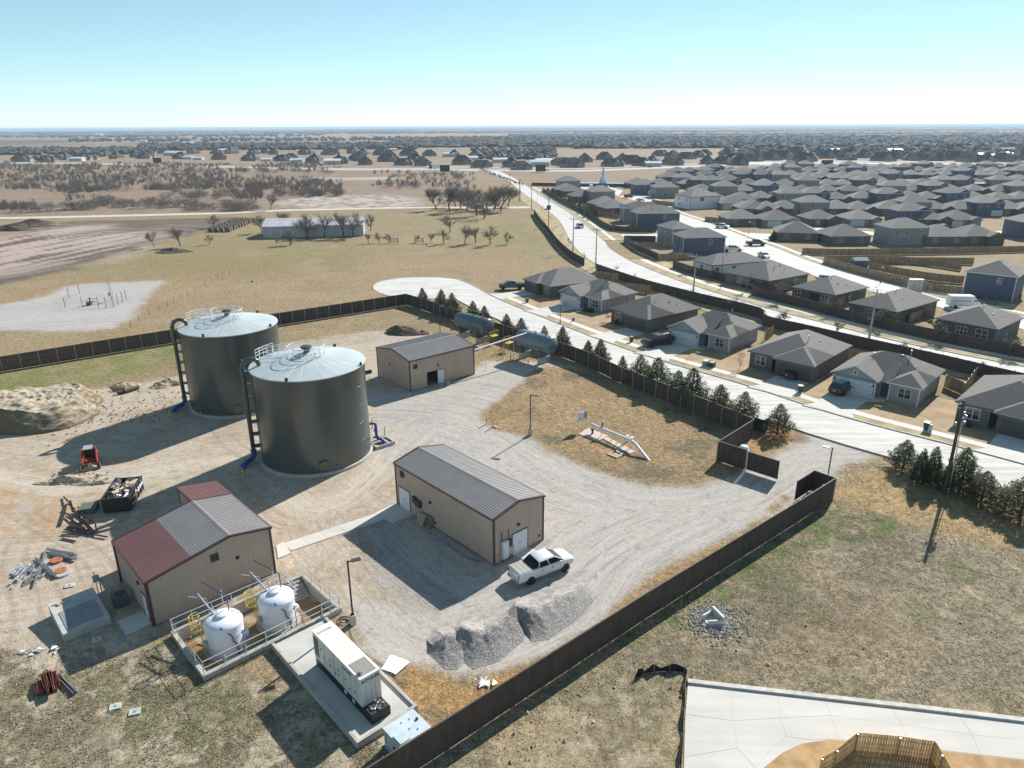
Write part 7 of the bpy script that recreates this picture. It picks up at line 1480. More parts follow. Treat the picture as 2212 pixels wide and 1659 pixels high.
for oz in (-.3,.0):
    m = MB(); a = Vector(at_(.95)); b = Vector((30,-22,9.5+oz)); m.tube([a.lerp(b,s/8)-Vector((0,0,(1-(2*s/8-1)**2)*.7)) for s in range(9)],.012,3,cap=False); m.build('wire', WIRE, wpn)
# street lamps with globes
sl_ = thing('street_lamp', 'x', 'street lamp', (0,0,0), 0, 'black street lamps of the estate'); m = MB(); m.lathe([(.16,0),(.14,.35),(.055,.5),(.05,3.9),(.09,3.95)],10); m.build('post', BLK, sl_); m = MB(); m.lathe([(.09,3.95),(.2,4.15),(.2,4.4),(.1,4.55),(0,4.62)],12); m.build('globe', mat('frosted_globe',(.7,.74,.76),r=.2), sl_, smooth=True)
for i,(v,x,yb,yt,lb) in enumerate((('F',1635,272,98,'black street lamp with a pale globe on the cul-de-sac pavement'),('I',1048,222,85,'black street lamp on the back street pavement'),('I',1210,262,225,'black street lamp half hidden near the white drums'),('M',1915,650,548,'black street lamp at the corner by the green sign'),('M',1370,460,380,'black street lamp before the bright white house'))):
    p, h = upright(v,x,yb,yt); s_ = max(h,2.5)/4.6
    if i == 0: sl_.location = (*p,.1); sl_.scale = (s_,)*3; sl_['label'] = lb; kids(sl_)
    else: dup(sl_, (*p,.1), 0, lb, scale=(s_,)*3)
for v,x,yb,yt,lb in (('M',1685,1103,812,'tall thin dark lamp pole on the boulevard pavement'),('M',205,430,252,'tall thin lamp pole by the pond fence')):
    p, h = upright(v,x,yb,yt); r = thing('lamp_pole', lb, 'lamp pole', (*p,0)); m = MB(); m.tube([(0,0,0),(0,0,h)],.07,6,r1=.05); m.build('pole', BLK if 'dark' in lb else MPOLE, r); m = MB(); m.box(0,-.12,h,.8,.12,h+.08); m.build('head', DARK, r)
for v,x,yb,yt,lb,c in (('M',818,635,575,'green street name sign at the side street corner',(.02,.22,.13)),('M',1955,632,568,'green street name sign beside the low corner house',(.02,.22,.13)),('O',1636,1082,1045,'small blue sign standing alone in the dry field',(.06,.10,.22)),('G',2052,640,605,'small white road sign at the edge of the boulevard',(.7,.7,.7)),('I',650,640,610,'small dark road sign by the boulevard fence',(.05,.05,.06))):
    p, h = upright(v,x,yb,yt); r = thing('road_sign', lb, 'sign', (*p,0), 0, 'small road signs'); m = MB(); m.tube([(0,0,0),(0,0,h)],.035,5); m.build('post', STEEL, r); m = MB(); w_ = .6 if 'green' in lb else .25; m.box(-w_,-.05,h-.35,w_,-.035,h+.0); m.build('board', mat('sign_%d'%int(c[1]*1000+c[0]*100), c, r=.5), r)
for v,x,yb,yt,w_,lb in (('O',1022,287,265,18,'dark billboard left of centre beside the highway'),('R',1238,384,357,17,'dark billboard in the scrub beside the boulevard avenue'),('R',1926,382,357,17,'dark billboard right of the boulevard junction'),('N',613,165,140,22,'dark billboard at the right before the highway')):
    p, h = upright(v,x,yb,yt); h = max(h,6); r = thing('billboard', lb, 'billboard', (*p,0), R(rnd.uniform(-6,6)), 'dark backs of billboards'); w2 = w_*h/26; m = MB(); m.box(-w2,-.4,h*.15,w2,.4,h); m.build('panel', BLK, r)
    for xx in (-w2*.6,0,w2*.6): m = MB(); m.tube([(xx,.6,-.1),(xx,.6,h)],.18,5); m.build('post', DARK, r)
# ---------------------------------------------------------------- pond and fountain
pond = qs('M',(300,240),(430,234),(600,233),(800,236),(945,240),(940,256),(700,258),(430,254),(310,252)); m = MB(); m.prism(pond,-.05,.04); m.build('pond', mat('pond_water',(.12,.22,.26),r=.12,nz=.2,ns=.05,spec=.8), kind='structure')
p, h = upright('M',735,245,122); ft = thing('fountain', 'tall white water jet of the fountain in the pond', 'fountain', (*p,0)); SPRAY = mat('white_spray',(.85,.88,.9),r=.9,nz=.03)
fr = random.Random(2); m = MB()
for k_ in range(700):
    t = fr.random(); z = h*t; w_ = (1-t)**.8*h*.07+.25; a = fr.uniform(0,6.28); rr_ = w_*math.sqrt(fr.random()); s_ = fr.uniform(.35,.9); x, y = rr_*math.cos(a), rr_*math.sin(a); m._a([(x-s_*.4,y,z),(x+s_*.4,y,z),(x,y,z+s_*3)],[(0,1,2)]); m._a([(x,y-s_*.4,z),(x,y+s_*.4,z),(x,y,z+s_*3)],[(0,1,2)])
o = m.build('jet', SPRAY, ft); o['kind'] = 'stuff'; m = MB()
for k_ in range(900):
    a = fr.uniform(0,6.28); t = fr.random(); rr_ = h*.26*t+.3; z = h*.42*(1-(2*t-.75)**2*1.0)*fr.uniform(.2,1.05); z = max(z,.05); s_ = fr.uniform(.3,.9); x, y = rr_*math.cos(a)*fr.uniform(.5,1), rr_*math.sin(a)*fr.uniform(.5,1); m._a([(x-s_*.4,y,z),(x+s_*.4,y,z),(x,y,z+s_*2)],[(0,1,2)])
o = m.build('spray', SPRAY, ft); o['kind'] = 'stuff'
# ---------------------------------------------------------------- the long barn, hay bales, wellhead, cattle gates
A0, A1, A2 = q('O',1706,768), q('R',652,838), q('R',692,800); t = ang(A0,A1); Lb = dist(A0,A1); Wb = 14.; _, hb_ = upright('R',652,838,758)
BARNW = mat('barn_wall_steel', (.40,.41,.43), r=.5, nz=.12, ns=.5, stretch=(1,1,.1)); BARNR = mat('barn_roof_steel', (.50,.49,.50), r=.45, nz=.16, ns=.4)
ba = thing('barn', 'long low grey metal barn behind a row of bare trees', 'barn', (*A0,0), t); m = MB(); m.box(0,0,-.1,Lb,Wb,hb_); m.yprism if False else None
m._a([(0,0,hb_),(0,Wb,hb_),(0,Wb/2,hb_+1.8)],[(0,2,1)]); m._a([(Lb,0,hb_),(Lb,Wb,hb_),(Lb,Wb/2,hb_+1.8)],[(0,1,2)]); m.build('wall', BARNW, ba)
nb_ = 30
for sgn in (0,1):
    f0 = None
    for i in range(nb_):
        w = Lb/nb_
        if f0 is None:
            m = MB(); y0 = -.3 if sgn == 0 else Wb+.3; v_ = [(.02,y0,hb_-.05),(w-.02,y0,hb_-.05),(w-.02,Wb/2,hb_+1.85),(.02,Wb/2,hb_+1.85)]; m._a(v_+[(x,y,z+.06) for x,y,z in v_],[(3,2,1,0),(4,5,6,7),(0,1,5,4),(1,2,6,5),(3,0,4,7)]); f0 = m.build('roof_panel', BARNR, ba); o = f0
        else: o = f0.copy(); COL.objects.link(o); o.parent = ba
        o.location = (i*w,0,0)
HAY = mat('old_hay', (.17,.135,.085), r=.95, nz=.35, ns=2.5, bump=.6, bs=12); hb0 = thing('hay_bale', 'round weathered hay bale in the rows beside the barn', 'hay bale', (0,0,0), 0, 'round hay bales in rows'); m = MB(); m.T = Matrix.Translation((0,0,.8))@Matrix.Rotation(R(90),4,'Y'); m.lathe([(.7,-.75),(.8,-.6),(.82,0),(.8,.6),(.7,.75)],16); m.T = None; m.build('bale', HAY, hb0, smooth=True)
c0, c1, c2 = q('O',1365,728), q('O',1478,728), q('O',1640,662); first = True
for i in range(11):
    for j in range(4):
        p = (c0[0]+(c1[0]-c0[0])*j/3+(c2[0]-c1[0])*i/10+rnd.uniform(-.2,.2), c0[1]+(c1[1]-c0[1])*j/3+(c2[1]-c1[1])*i/10)
        if first: hb0.location = (*p,0); first = False; kids(hb0)
        else: dup(hb0, (*p,0), R(rnd.uniform(-8,8)))
ws = thing('well_enclosure', 'square wire-fenced wellhead on the pale gravel clearing', 'well site', (0,0,0)); cs = qs('T',(530,282),(670,278),(800,278),(920,275),(1025,220),(895,162),(645,168),(560,200)); m = MB()
for z in (.25,.6,.95,1.3,1.65,2.0):
    for a, b in zip(cs, cs[1:]+cs[:1]): m.tube([(*a,z),(*b,z)],.012,3)
m.build('wire_mesh', STEEL, ws)
for p in cs+[lerp(cs[4],cs[3],.3),lerp(cs[4],cs[3],.65),lerp(cs[3],cs[2],.5)]: m = MB(); m.tube([(*p,0),(*p,2.2)],.055,6); m.build('post', mat('rust',(.12,.045,.025),r=.85,nz=.3), ws)
p = q('T',735,258); m = MB(); m.tube([(p[0],p[1],0),(p[0],p[1],1.6)],.12,7); m.tube([(p[0]-1,p[1],.7),(p[0]+1.1,p[1],.7)],.08,6); m.tube([(p[0]-.5,p[1],1.3),(p[0]+1.6,p[1],1.3),(p[0]+1.6,p[1],0)],.06,6); m.box(p[0]-.8,p[1]-.3,0,p[0]+.2,p[1]+.4,.5); m.build('wellhead', mat('wellhead_dark',(.07,.06,.05),r=.6), ws)
p, h = upright('T',908,225,18); tw = thing('lattice_mast', 'thin lattice mast beside the wire-fenced wellhead', 'mast', (*p,0)); m = MB()
tri = [(.35*math.cos(a),.35*math.sin(a)) for a in (0,2.09,4.19)]
for x,y in tri: m.tube([(x,y,0),(x*.3,y*.3,h)],.03,4)
m.build('leg', STEEL, tw); m = MB(); nn = 12
for k_ in range(nn):
    for j in range(3): s0, s1 = 1-.7*k_/nn, 1-.7*(k_+1)/nn; a, b = tri[j], tri[(j+1)%3]; m.tube([(a[0]*s0,a[1]*s0,h*k_/nn),(b[0]*s1,b[1]*s1,h*(k_+1)/nn)],.016,3)
m.build('bracing', STEEL, tw); m = MB(); m.box(-.3,-.5,1.2,.3,-.35,1.9); m.build('blue_box', mat('pale_teal',(.25,.42,.45),r=.5), tw)
for v,x0,x1,y,yt,lb in (('R',845,900,890,862,'low wooden cattle gate at the left of the field gap'),('R',1022,1080,892,862,'low wooden cattle gate at the right of the field gap')):
    a, b = q(v,x0,y), q(v,x1,y); r = thing('cattle_gate', lb, 'gate', (*a,0), ang(a,b)); L_ = dist(a,b)
    for z in (.5,1.0,1.5): m = MB(); m.box(0,-.05,z-.07,L_,.05,z+.07); m.build('rail', WPOLE, r)
    for x in (0,L_): m = MB(); m.box(x-.1,-.1,0,x+.1,.1,1.8); m.build('post', WPOLE, r)
fpst = [('T',1060,430),('T',1130,388),('T',1210,342),('T',1290,312),('T',1357,272),('T',1410,250),('T',1468,212),('T',1522,182),('T',1582,152),('T',1668,108),('T',1715,80),('T',1765,50),('O',1490,1000),('O',1445,1030)]
ps = thing('fence_post', 'leaning metal post of the field fence line', 'fence post', (*q('T',1060,432),0), 0, 'posts of the field fence line'); m = MB(); m.tube([(0,0,-.1),(.08,0,1.35)],.04,5); m.build('post', WPOLE, ps); kids(ps)
for v,x,y in fpst[1:]: dup(ps, (*q(v,x,y),0), rnd.uniform(0,6))
# ---------------------------------------------------------------- heaps
def heap(name, label, cat, pts_c, rx, ry, rot, h, mt, seed=1, rough=.25, fq=.7, pw=1.3, n=54, ridge=0., kind=None, steep=None):
    g = np.random.RandomState(seed); u = np.linspace(0,1,n//2+8); a = np.linspace(0,2*np.pi,n,endpoint=False); vs = []; nu = len(u)
    U, A = np.meshgrid(u, a, indexing='ij'); edge = 1+.16*np.sin(2*A+seed)+.10*np.sin(3*A+seed*2.1)+.07*np.sin(5*A+seed*1.3)
    X = U*rx*edge*np.cos(A); Y = U*ry*edge*np.sin(A); pf = np.clip(1-U**pw,0,1)
    if steep: pf = np.clip((1-U)*steep,0,1)**.9
    N = fbm(X+seed*13, Y+seed*7, fq, 4, seed); N2_ = fbm(X+seed*3, Y, fq*5, 3, seed+5); Z = h*pf*(1+(N-.5)*2*rough)+(N2_-.5)*(.16 if h < 2 else .30)*np.minimum(1,pf*4)*h**.5 - .06*(U>.98)
    cr, sr_ = math.cos(rot), math.sin(rot); me = bpy.data.meshes.new(name); co = np.stack([(pts_c[0]+X*cr-Y*sr_).ravel(),(pts_c[1]+X*sr_+Y*cr).ravel(),(Z-.02).ravel()],1)
    fs = [(i*n+k,i*n+(k+1)%n,(i+1)*n+(k+1)%n,(i+1)*n+k) for i in range(nu-1) for k in range(n)]; fs = [f[::-1] for f in fs]
    me.from_pydata(co.tolist(),[],fs); me.materials.append(mt); me.polygons.foreach_set('use_smooth',[True]*len(fs)); me.update(); o = bpy.data.objects.new(name, me); COL.objects.link(o); tag(o,label,cat,kind=kind); return o
GRV_SHADE = mat('gravel_heap_shaded', (.17,.16,.155), r=.95, nz=.4, ns=10, bump=1., bs=11, c2=(.27,.255,.24)); SOIL = noisemix('excavated_soil', (.30,.23,.145), (.45,.37,.27), 1.3, r=.95); BRUSH = mat('brush_brown', (.10,.075,.055), r=.95, nz=.4, ns=3, bump=1., bs=9)
MOUND = noisemix('mound_soil', (.33,.27,.19), (.45,.38,.285), 1.3, r=.95)
t_ = MOUND.node_tree; gn = t_.nodes.new('ShaderNodeNewGeometry'); sx = t_.nodes.new('ShaderNodeSeparateXYZ'); t_.links.new(gn.outputs['True Normal'], sx.inputs[0]); mr_ = t_.nodes.new('ShaderNodeMapRange'); mr_.inputs[1].default_value = .55; mr_.inputs[2].default_value = .85; t_.links.new(sx.outputs[2], mr_.inputs[0])
mx_ = t_.nodes.new('ShaderNodeMix'); mx_.data_type = 'RGBA'; mx_.inputs[6].default_value = (.15,.11,.065,1); bs_ = t_.nodes['Principled BSDF'].inputs['Base Color']; t_.links.new(bs_.links[0].from_socket, mx_.inputs[7]); t_.links.new(mr_.outputs[0], mx_.inputs[0]); t_.links.new(mx_.outputs[2], bs_)  # steep faces blend to a darker brown than the flatter top
for M_ in (SOIL,MOUND):
    t_ = M_.node_tree; n2 = t_.nodes.new('ShaderNodeTexNoise'); n2.inputs['Scale'].default_value = 5; n2.inputs['Detail'].default_value = 6; bp = t_.nodes.new('ShaderNodeBump'); bp.inputs['Strength'].default_value = .9; bp.inputs['Distance'].default_value = .25; t_.links.new(n2.outputs[0], bp.inputs['Height']); t_.links.new(bp.outputs[0], t_.nodes['Principled BSDF'].inputs['Normal'])
cr_ = [q('A',*p,z=.95) for p in ((840,540),(960,500),(1075,475),(1115,460),(1240,480),(1330,490),(1450,420),(1560,330),(1610,255),(1740,275),(1830,285),(1960,200),(2100,110),(2260,10))]
ft_ = qs('A',(790,660),(950,820),(1080,830),(1135,760),(1220,825),(1470,750),(1600,630),(1690,560),(1715,490),(1755,570),(1920,545),(2030,470),(2200,350),(2340,190))
bk_ = qs('A',(780,540),(860,440),(1000,385),(1100,360),(1200,330),(1310,310),(1430,260),(1530,210),(1620,160),(1750,120),(1850,60),(1960,0),(2110,-60),(2260,-100))
ch = [.35,.8,.75,1.05,.95,.85,.85,.9,1.15,1.0,.85,.7,.5,.12]
nS, nT = 150, 44; TT = np.linspace(0,1,nS)*(len(ch)-1); i0 = np.minimum(TT.astype(int),len(ch)-2); fT = (TT-i0)[:,None]; fT = fT*fT*(3-2*fT)
lin = lambda a: np.array(a)[i0]*(1-fT)+np.array(a)[i0+1]*fT
Cc, Ff, Bb = lin(cr_), lin(ft_), lin(bk_); hC = lin([[v] for v in ch])
w1 = np.linspace(0,1,nT//2); rows_ = [Bb*(1-w)+Cc*w for w in w1]+[Cc*(1-w)+Ff*w for w in w1[1:]]; hz_ = [hC*(w*w*(3-2*w)) for w in w1]+[hC*(1-w)**1.35 for w in w1[1:]]
G_ = np.stack(rows_,1); Zg = np.stack(hz_,1)[:,:,0]; Zg = Zg*(1+.35*(fbm(G_[:,:,0],G_[:,:,1],.9,4,71)-.5))+(fbm(G_[:,:,0],G_[:,:,1],4.,3,72)-.5)*.16*np.minimum(1,Zg*3)-.015
nV = G_.shape[1]; me = bpy.data.meshes.new('gravel_pile'); me.from_pydata(np.concatenate([G_,Zg[:,:,None]],2).reshape(-1,3).tolist(),[],[(i*nV+j,(i+1)*nV+j,(i+1)*nV+j+1,i*nV+j+1)[::-1] for i in range(nS-1) for j in range(nV-1)])
GT = noisemix('gravel_heap_top', (.27,.25,.23), (.36,.33,.295), 1.4, r=.95); me.materials.append(GRV_SHADE); me.materials.append(GT); me.polygons.foreach_set('material_index',[1 if j < nV//2-3 else 0 for i in range(nS-1) for j in range(nV-1)]); me.polygons.foreach_set('use_smooth',[True]*len(me.polygons)); me.update(); o = bpy.data.objects.new('gravel_pile', me); COL.objects.link(o); tag(o,'long scalloped pile of crushed gravel below the white pickup','gravel pile')  # front slope gets darker gravel: its shade is put into the colour
heap('dirt_mound','large mound of excavated pale clay at the left edge with a steep shaded face','dirt mound', (-62.5,85.5),10.5,5.6,R(8),2.5,MOUND,11,.24,.32,1,n=170,steep=3.6)
heap('dirt_mound','small pale dirt heap behind the old pipes','dirt mound', q('D',1150,415),2.2,1.2,0,.7,SOIL,12,.3,.8)
heap('dirt_mound','broken clods of dirt beside the far tank pipe','dirt mound', q('D',1560,400),2.4,1.5,.3,.9,SOIL,13,.5,1.1)
heap('dirt_mound','ridge of pushed-up dirt behind the red loader','dirt mound', q('D',620,1290),2.6,.9,R(12),.55,SOIL,14,.6,1.4)
heap('dirt_mound','low dirt windrow between loader and dumpster','dirt mound', q('D',900,1310),2.0,.5,R(15),.3,SOIL,15,.6,1.4)
heap('brush_heap','dark heap of uprooted brush and rubble in the far corner of the yard','brush heap', q('C',1400,640),3.9,2.4,R(-10),1.5,BRUSH,16,.5,.9,1.2)
heap('brush_heap','small brushy debris right of the dark brush heap','brush heap', q('C',1610,650),1.7,1.1,0,.6,BRUSH,17,.6,1.2,1.2)
heap('manure_heap','dark lumpy compost heap at the edge of the ploughed field','heap', q('O',1120,860),6,2.4,0,1.3,BRUSH,18,.6,.5,1.2)
for k_,(x,y) in enumerate(((60,720),(130,700),(190,690),(230,672))): heap('earth_bank',['earth bank at the far left beyond the ploughed field','second lump of the earth bank by the ploughed field','third lump of the earth bank by the ploughed field','last lump of the earth bank by the ploughed field'][k_],'earth bank', q('O',x,y),9,3,.2,1.6,BRUSH,20+k_,.5,.3,1.2)
# loose rocks, one mass
def rocks(name, label, spots, mt, seed=1):
    g = random.Random(seed); m = MB()
    for (p, s_) in spots:
        v = []
        for k_ in range(4): a = k_*1.57+g.uniform(0,.8); v.append((p[0]+s_*g.uniform(.5,1)*math.cos(a),p[1]+s_*g.uniform(.5,1)*math.sin(a),s_*g.uniform(0,.35)))
        v += [(p[0]+g.uniform(-.2,.2)*s_,p[1],s_*g.uniform(.5,.95)),(p[0],p[1],-.1)]
        m._a(v,[(0,1,4),(1,2,4),(2,3,4),(3,0,4),(1,0,5),(2,1,5),(3,2,5),(0,3,5)])
    o = m.build(name, mt); tag(o,label,'rocks',kind='stuff'); return o
PALE = mat('pale_limestone',(.46,.41,.33),r=.9,nz=.2,ns=3); RIP = mat('riprap_stone',(.40,.375,.345),r=.9,nz=.3,ns=3)
g = random.Random(4); sp = []
for _ in range(1500):
    x, y = g.uniform(900,2250), g.uniform(1290,1680); p = q('Z',x,y)
    if sdist(np.array([p[0]]),np.array([p[1]]),stonySE)[0] > 0 or g.random() < .12:
        if sdist(np.array([p[0]]),np.array([p[1]]),grassSE)[0] > -3 and p[1] < 62 and not (p[0] > 11 and p[1] < 38) : sp.append((p, g.uniform(.03,.09) if g.random() < .9 else g.uniform(.09,.2)))
rocks('scattered_stones','pale limestone fragments strewn over the slope outside the long fence',sp,PALE,5)
sp = [(( 15.2+g.gauss(0,.95), 44.3+g.gauss(0,1.0)), g.uniform(.05,.14)) for _ in range(1300)]; rocks('riprap','grey rubble stones around the concrete headwall outside the fence',sp,RIP,6)
sp = [(loc((-34,36),0,g.uniform(-9,14),g.uniform(-8,8)), g.uniform(.025,.08)) for _ in range(1100)]; rocks('scattered_stones','small pale stones strewn over the lower left grass',sp,PALE,7)
sp = [(( -60+g.gauss(0,6), 84.5+g.gauss(0,4)), g.uniform(.08,.3)) for _ in range(200)] + [(q('D',g.uniform(600,1700),g.uniform(460,760)), g.uniform(.05,.22)) for _ in range(260)] + [(q('D',g.uniform(480,1000),g.uniform(1210,1330)), g.uniform(.05,.2)) for _ in range(120)]; rocks('clods','dirt clods and chunks around the mounds left of the tanks',sp,SOIL,8)
# grass tufts, one mass each
def tufts(name, label, polys, n, mt, seed, s0=.03, s1=.085):
    g = random.Random(seed); m = MB(); k_ = 0
    for poly, cnt in polys:
        P_ = np.array(poly); xs = np.random.RandomState(seed).uniform(P_[:,0].min(),P_[:,0].max(),cnt*3); ys = np.random.RandomState(seed+1).uniform(P_[:,1].min(),P_[:,1].max(),cnt*3); d_ = sdist(xs,ys,poly); cl = fbm(xs,ys,.9,3,seed)
        idx = np.where((d_ > .1)&(cl > .42))[0][:cnt]
        for i in idx:
            x, y = xs[i], ys[i]
            for b in range(2): a = g.uniform(0,6.28); s_ = g.uniform(s0,s1); ox, oy = g.gauss(0,s_*.5), g.gauss(0,s_*.5); m._a([(x+ox-math.cos(a)*s_*.4,y+oy-math.sin(a)*s_*.4,.0),(x+ox+math.cos(a)*s_*.4,y+oy+math.sin(a)*s_*.4,.0),(x+ox-math.sin(a)*s_*1.1,y+oy+math.cos(a)*s_*1.1,s_*.45)],[(0,1,2)])
    o = m.build(name, mt); tag(o,label,'grass',kind='stuff')
STRAW = mat('straw_blades',(.36,.25,.12),r=.9,nz=.3,ns=1.5,c2=(.42,.31,.17)); GREENB = mat('green_blades',(.12,.165,.045),r=.9,nz=.35,ns=1.5); DULL = mat('dull_blades',(.15,.125,.075),r=.9,nz=.3,ns=1.5,c2=(.24,.19,.115))
tufts('grass_tufts','straw-coloured dry grass tufts along the inside of the long fence',[(strip if False else [p for p in Zp((1700,1075),(1600,1165),(1480,1225),(1400,1270),(1330,1330),(1290,1400),(1150,1480),(1000,1560),(900,1640),(880,1600),(900,1540),(860,1460),(880,1435),(1000,1470),(1120,1445),(1230,1400),(1330,1310),(1420,1240),(1530,1185),(1640,1130))],9000),(grassNE,9000)],0,STRAW,31)
tufts('grass_tufts','dull brown grass tufts on the slope outside the long fence',[(grassSE,26000),(grassNE,6000),(Zp((-60,1400),(330,1400),(590,1480),(900,1640),(830,1760),(-60,1760)),13000)],0,DULL,33,.04,.10)
tufts('green_grass_tufts','fresh green grass along the outer foot of the long fence',[(greenSE,9000),(Zp((200,1500),(560,1470),(700,1600),(300,1640)),2500)],0,GREENB,35)
# ---------------------------------------------------------------- loader, skip and scrap
ORG_ = mat('loader_red', (.42,.05,.02), r=.4, nz=.1, coat=.3)
ld = thing('track_loader', 'compact red-orange track loader with its bucket full of dirt', 'track loader', (*q('D',845,1130),0), R(-62))
for sg in (-1,1):
    m = MB(); pr = [(-1.15,.3),(-1.0,.08),(.95,.05),(1.15,.3),(1.0,.55),(-.5,.85),(-1.0,.6)]; m.yprism([(x,z) for x,z in pr], sg*.62-.17, sg*.62+.17); m.build('track', BLK, ld)
    m = MB(); m.yprism([(-1.2,.75),(.9,.6),(.95,.75),(-.9,1.55),(-1.25,1.5)], sg*.66-.11, sg*.66+.11); m.tube([(-1.1,sg*.66,1.45),(.2,sg*.72,1.25),(1.2,sg*.72,.75),(1.35,sg*.72,.3)],.11,6); m.build('lift_arm', ORG_, ld)
m = MB(); m.box(-1.35,-.5,.35,-.75,.5,1.35); m.box(-.8,-.5,.3,.8,.5,.7); m.build('body', ORG_, ld)
m = MB(); m.box(-.75,-.45,1.85,.45,.45,1.93); m.build('cab_roof', mat('cab_roof_grey',(.30,.33,.37),r=.5), ld)
m = MB()
for x in (-.7,.4):
    for y in (-.42,.42): m.tube([(x,y,.65),(x if x < 0 else x+.12,y,1.87)],.045,5)
m.box(-.72,-.44,.7,-.66,.44,1.85); m.build('cab_frame', BLK, ld)
m = MB(); m.box(-.5,-.25,.7,-.05,.25,.85); m.box(-.5,-.25,.8,-.38,.25,1.35); m.build('seat', BLK, ld)
m = MB(); m.xprism([(0,0),(0,0),(0,0)],0,0) if False else m.box(1.3,-.95,.04,1.38,.95,.6); m.box(1.3,-.95,.02,1.95,.95,.08); m.box(1.3,-.95,.02,1.95,-.9,.5); m.box(1.3,.9,.02,1.95,.95,.5); m.build('bucket', mat('bucket_steel',(.16,.14,.12),r=.7), ld)
hp = heap('bucket_dirt','load of brown dirt heaped in the loader bucket','dirt', (0,0),.36,.9,0,.5,SOIL,41,.5,2.,1.6,n=30); hp.location = (*loc(q('D',845,1130),R(-62),1.68,0),.12); hp.rotation_euler = (0,0,R(-62))
# roll-off skip
DP = (-39.6,60.55); DT = ang((-37.1,60.75),(-38.0,65.2)); sk_ = thing('skip', 'black open skip overflowing with cardboard and boards, white lettering on its side', 'skip', (-37.05,60.8,0), DT)
SL, SW, SH = 4.6, 2.45, 1.5
m = MB(); m.box(0,0,.12,SL,SW,.2); m.box(0,0,.12,.06,SW,SH); m.box(SL-.06,0,.12,SL,SW,SH); m.box(.06,0,.2,SL-.06,.06,SH); m.box(.06,SW-.06,.2,SL-.06,SW,SH); m.build('hull', BLK, sk_)
for k_ in range(6): m = MB(); x = .3+k_*.8; m.box(x,-.05,.15,x+.08,0,SH); m.build('rib', BLK, sk_)
m = MB(); m.box(-.04,-.04,SH,SL+.04,.1,SH+.08); m.box(-.04,SW-.1,SH,SL+.04,SW+.04,SH+.08); m.box(-.04,.1,SH,.1,SW-.1,SH+.08); m.build('top_rail', DARK, sk_)
m = MB(); m.box(-.05,SW/2-.03,.2,0,SW/2+.03,SH); m.build('door_seam', DARK, sk_)
m = MB(); m.T = Matrix.Translation((2.0,-.056,.95))@Matrix.Rotation(R(90),4,'X'); m.lathe([(.38,0),(.38,.006)],20); m.T = None; m.build('round_logo', mat('logo_cream',(.5,.48,.42),r=.6), sk_)
m = MB()
for k_ in range(9): m.box(2.7+k_*.19,-.062,.75+.06*(k_%2),2.82+k_*.19,-.052,1.2-.05*(k_%3))
for k_ in range(10): m.box(.55+k_*.14,-.062,.35,.64+k_*.14,-.052,.55-.03*(k_%2))
m.build('white_lettering', WHITE_M, sk_)
CARD = mat('cardboard',(.52,.38,.24),r=.85,nz=.12); BWHITE = mat('white_scrap',(.68,.68,.66),r=.7); DSCR = mat('dark_scrap',(.05,.055,.07),r=.6); BSCR = mat('blue_scrap',(.05,.09,.2),r=.6)
g = random.Random(9); nm = {0:('cardboard_sheet',CARD),1:('white_scrap_board',BWHITE),2:('dark_scrap',DSCR),3:('blue_scrap',BSCR)}
DL = ['cardboard lying on the heap of the skip','white scrap sheet in the skip','dark crumpled scrap in the skip','blue scrap piece in the skip']
for k_ in range(44):
    t_ = g.choice((0,0,0,1,1,2,2,3)); x, y = g.uniform(.3,SL-.3), g.uniform(.3,SW-.3); z = 1.15+.55*(1-abs(x-SL/2)/SL*1.4)*g.uniform(.4,1.1)
    a, b = g.uniform(.3,1.0), g.uniform(.2,.6); m = MB(); m._a([(-a/2,-b/2,0),(a/2,-b/2,.02),(a/2,b/2,.08),(-a/2,b/2,0),(-a/2,-b/2,-.02),(a/2,-b/2,0),(a/2,b/2,.06),(-a/2,b/2,-.02)],[(0,1,2,3),(7,6,5,4),(0,4,5,1),(1,5,6,2),(2,6,7,3),(3,7,4,0)])
    o = m.build(nm[t_][0], nm[t_][1]); w_ = loc((-37.05,60.8),DT,x,y); o.location = (*w_,z); o.rotation_euler = (g.gauss(0,.35),g.gauss(0,.35),g.uniform(0,6.28)); tag(o, DL[t_], 'scrap', 'rubbish heaped in the skip')
hp = heap('rubbish','tangled rubbish filling the skip below the cardboard','rubbish',(0,0),2.2,1.15,0,.55,mat('mixed_rubbish',(.12,.11,.10),r=.8,nz=.7,ns=4,c2=(.4,.36,.3)),42,.5,1.5,1.6,kind='stuff'); hp.location = (*loc((-37.05,60.8),DT,SL/2,SW/2),.95); hp.rotation_euler = (0,0,DT)
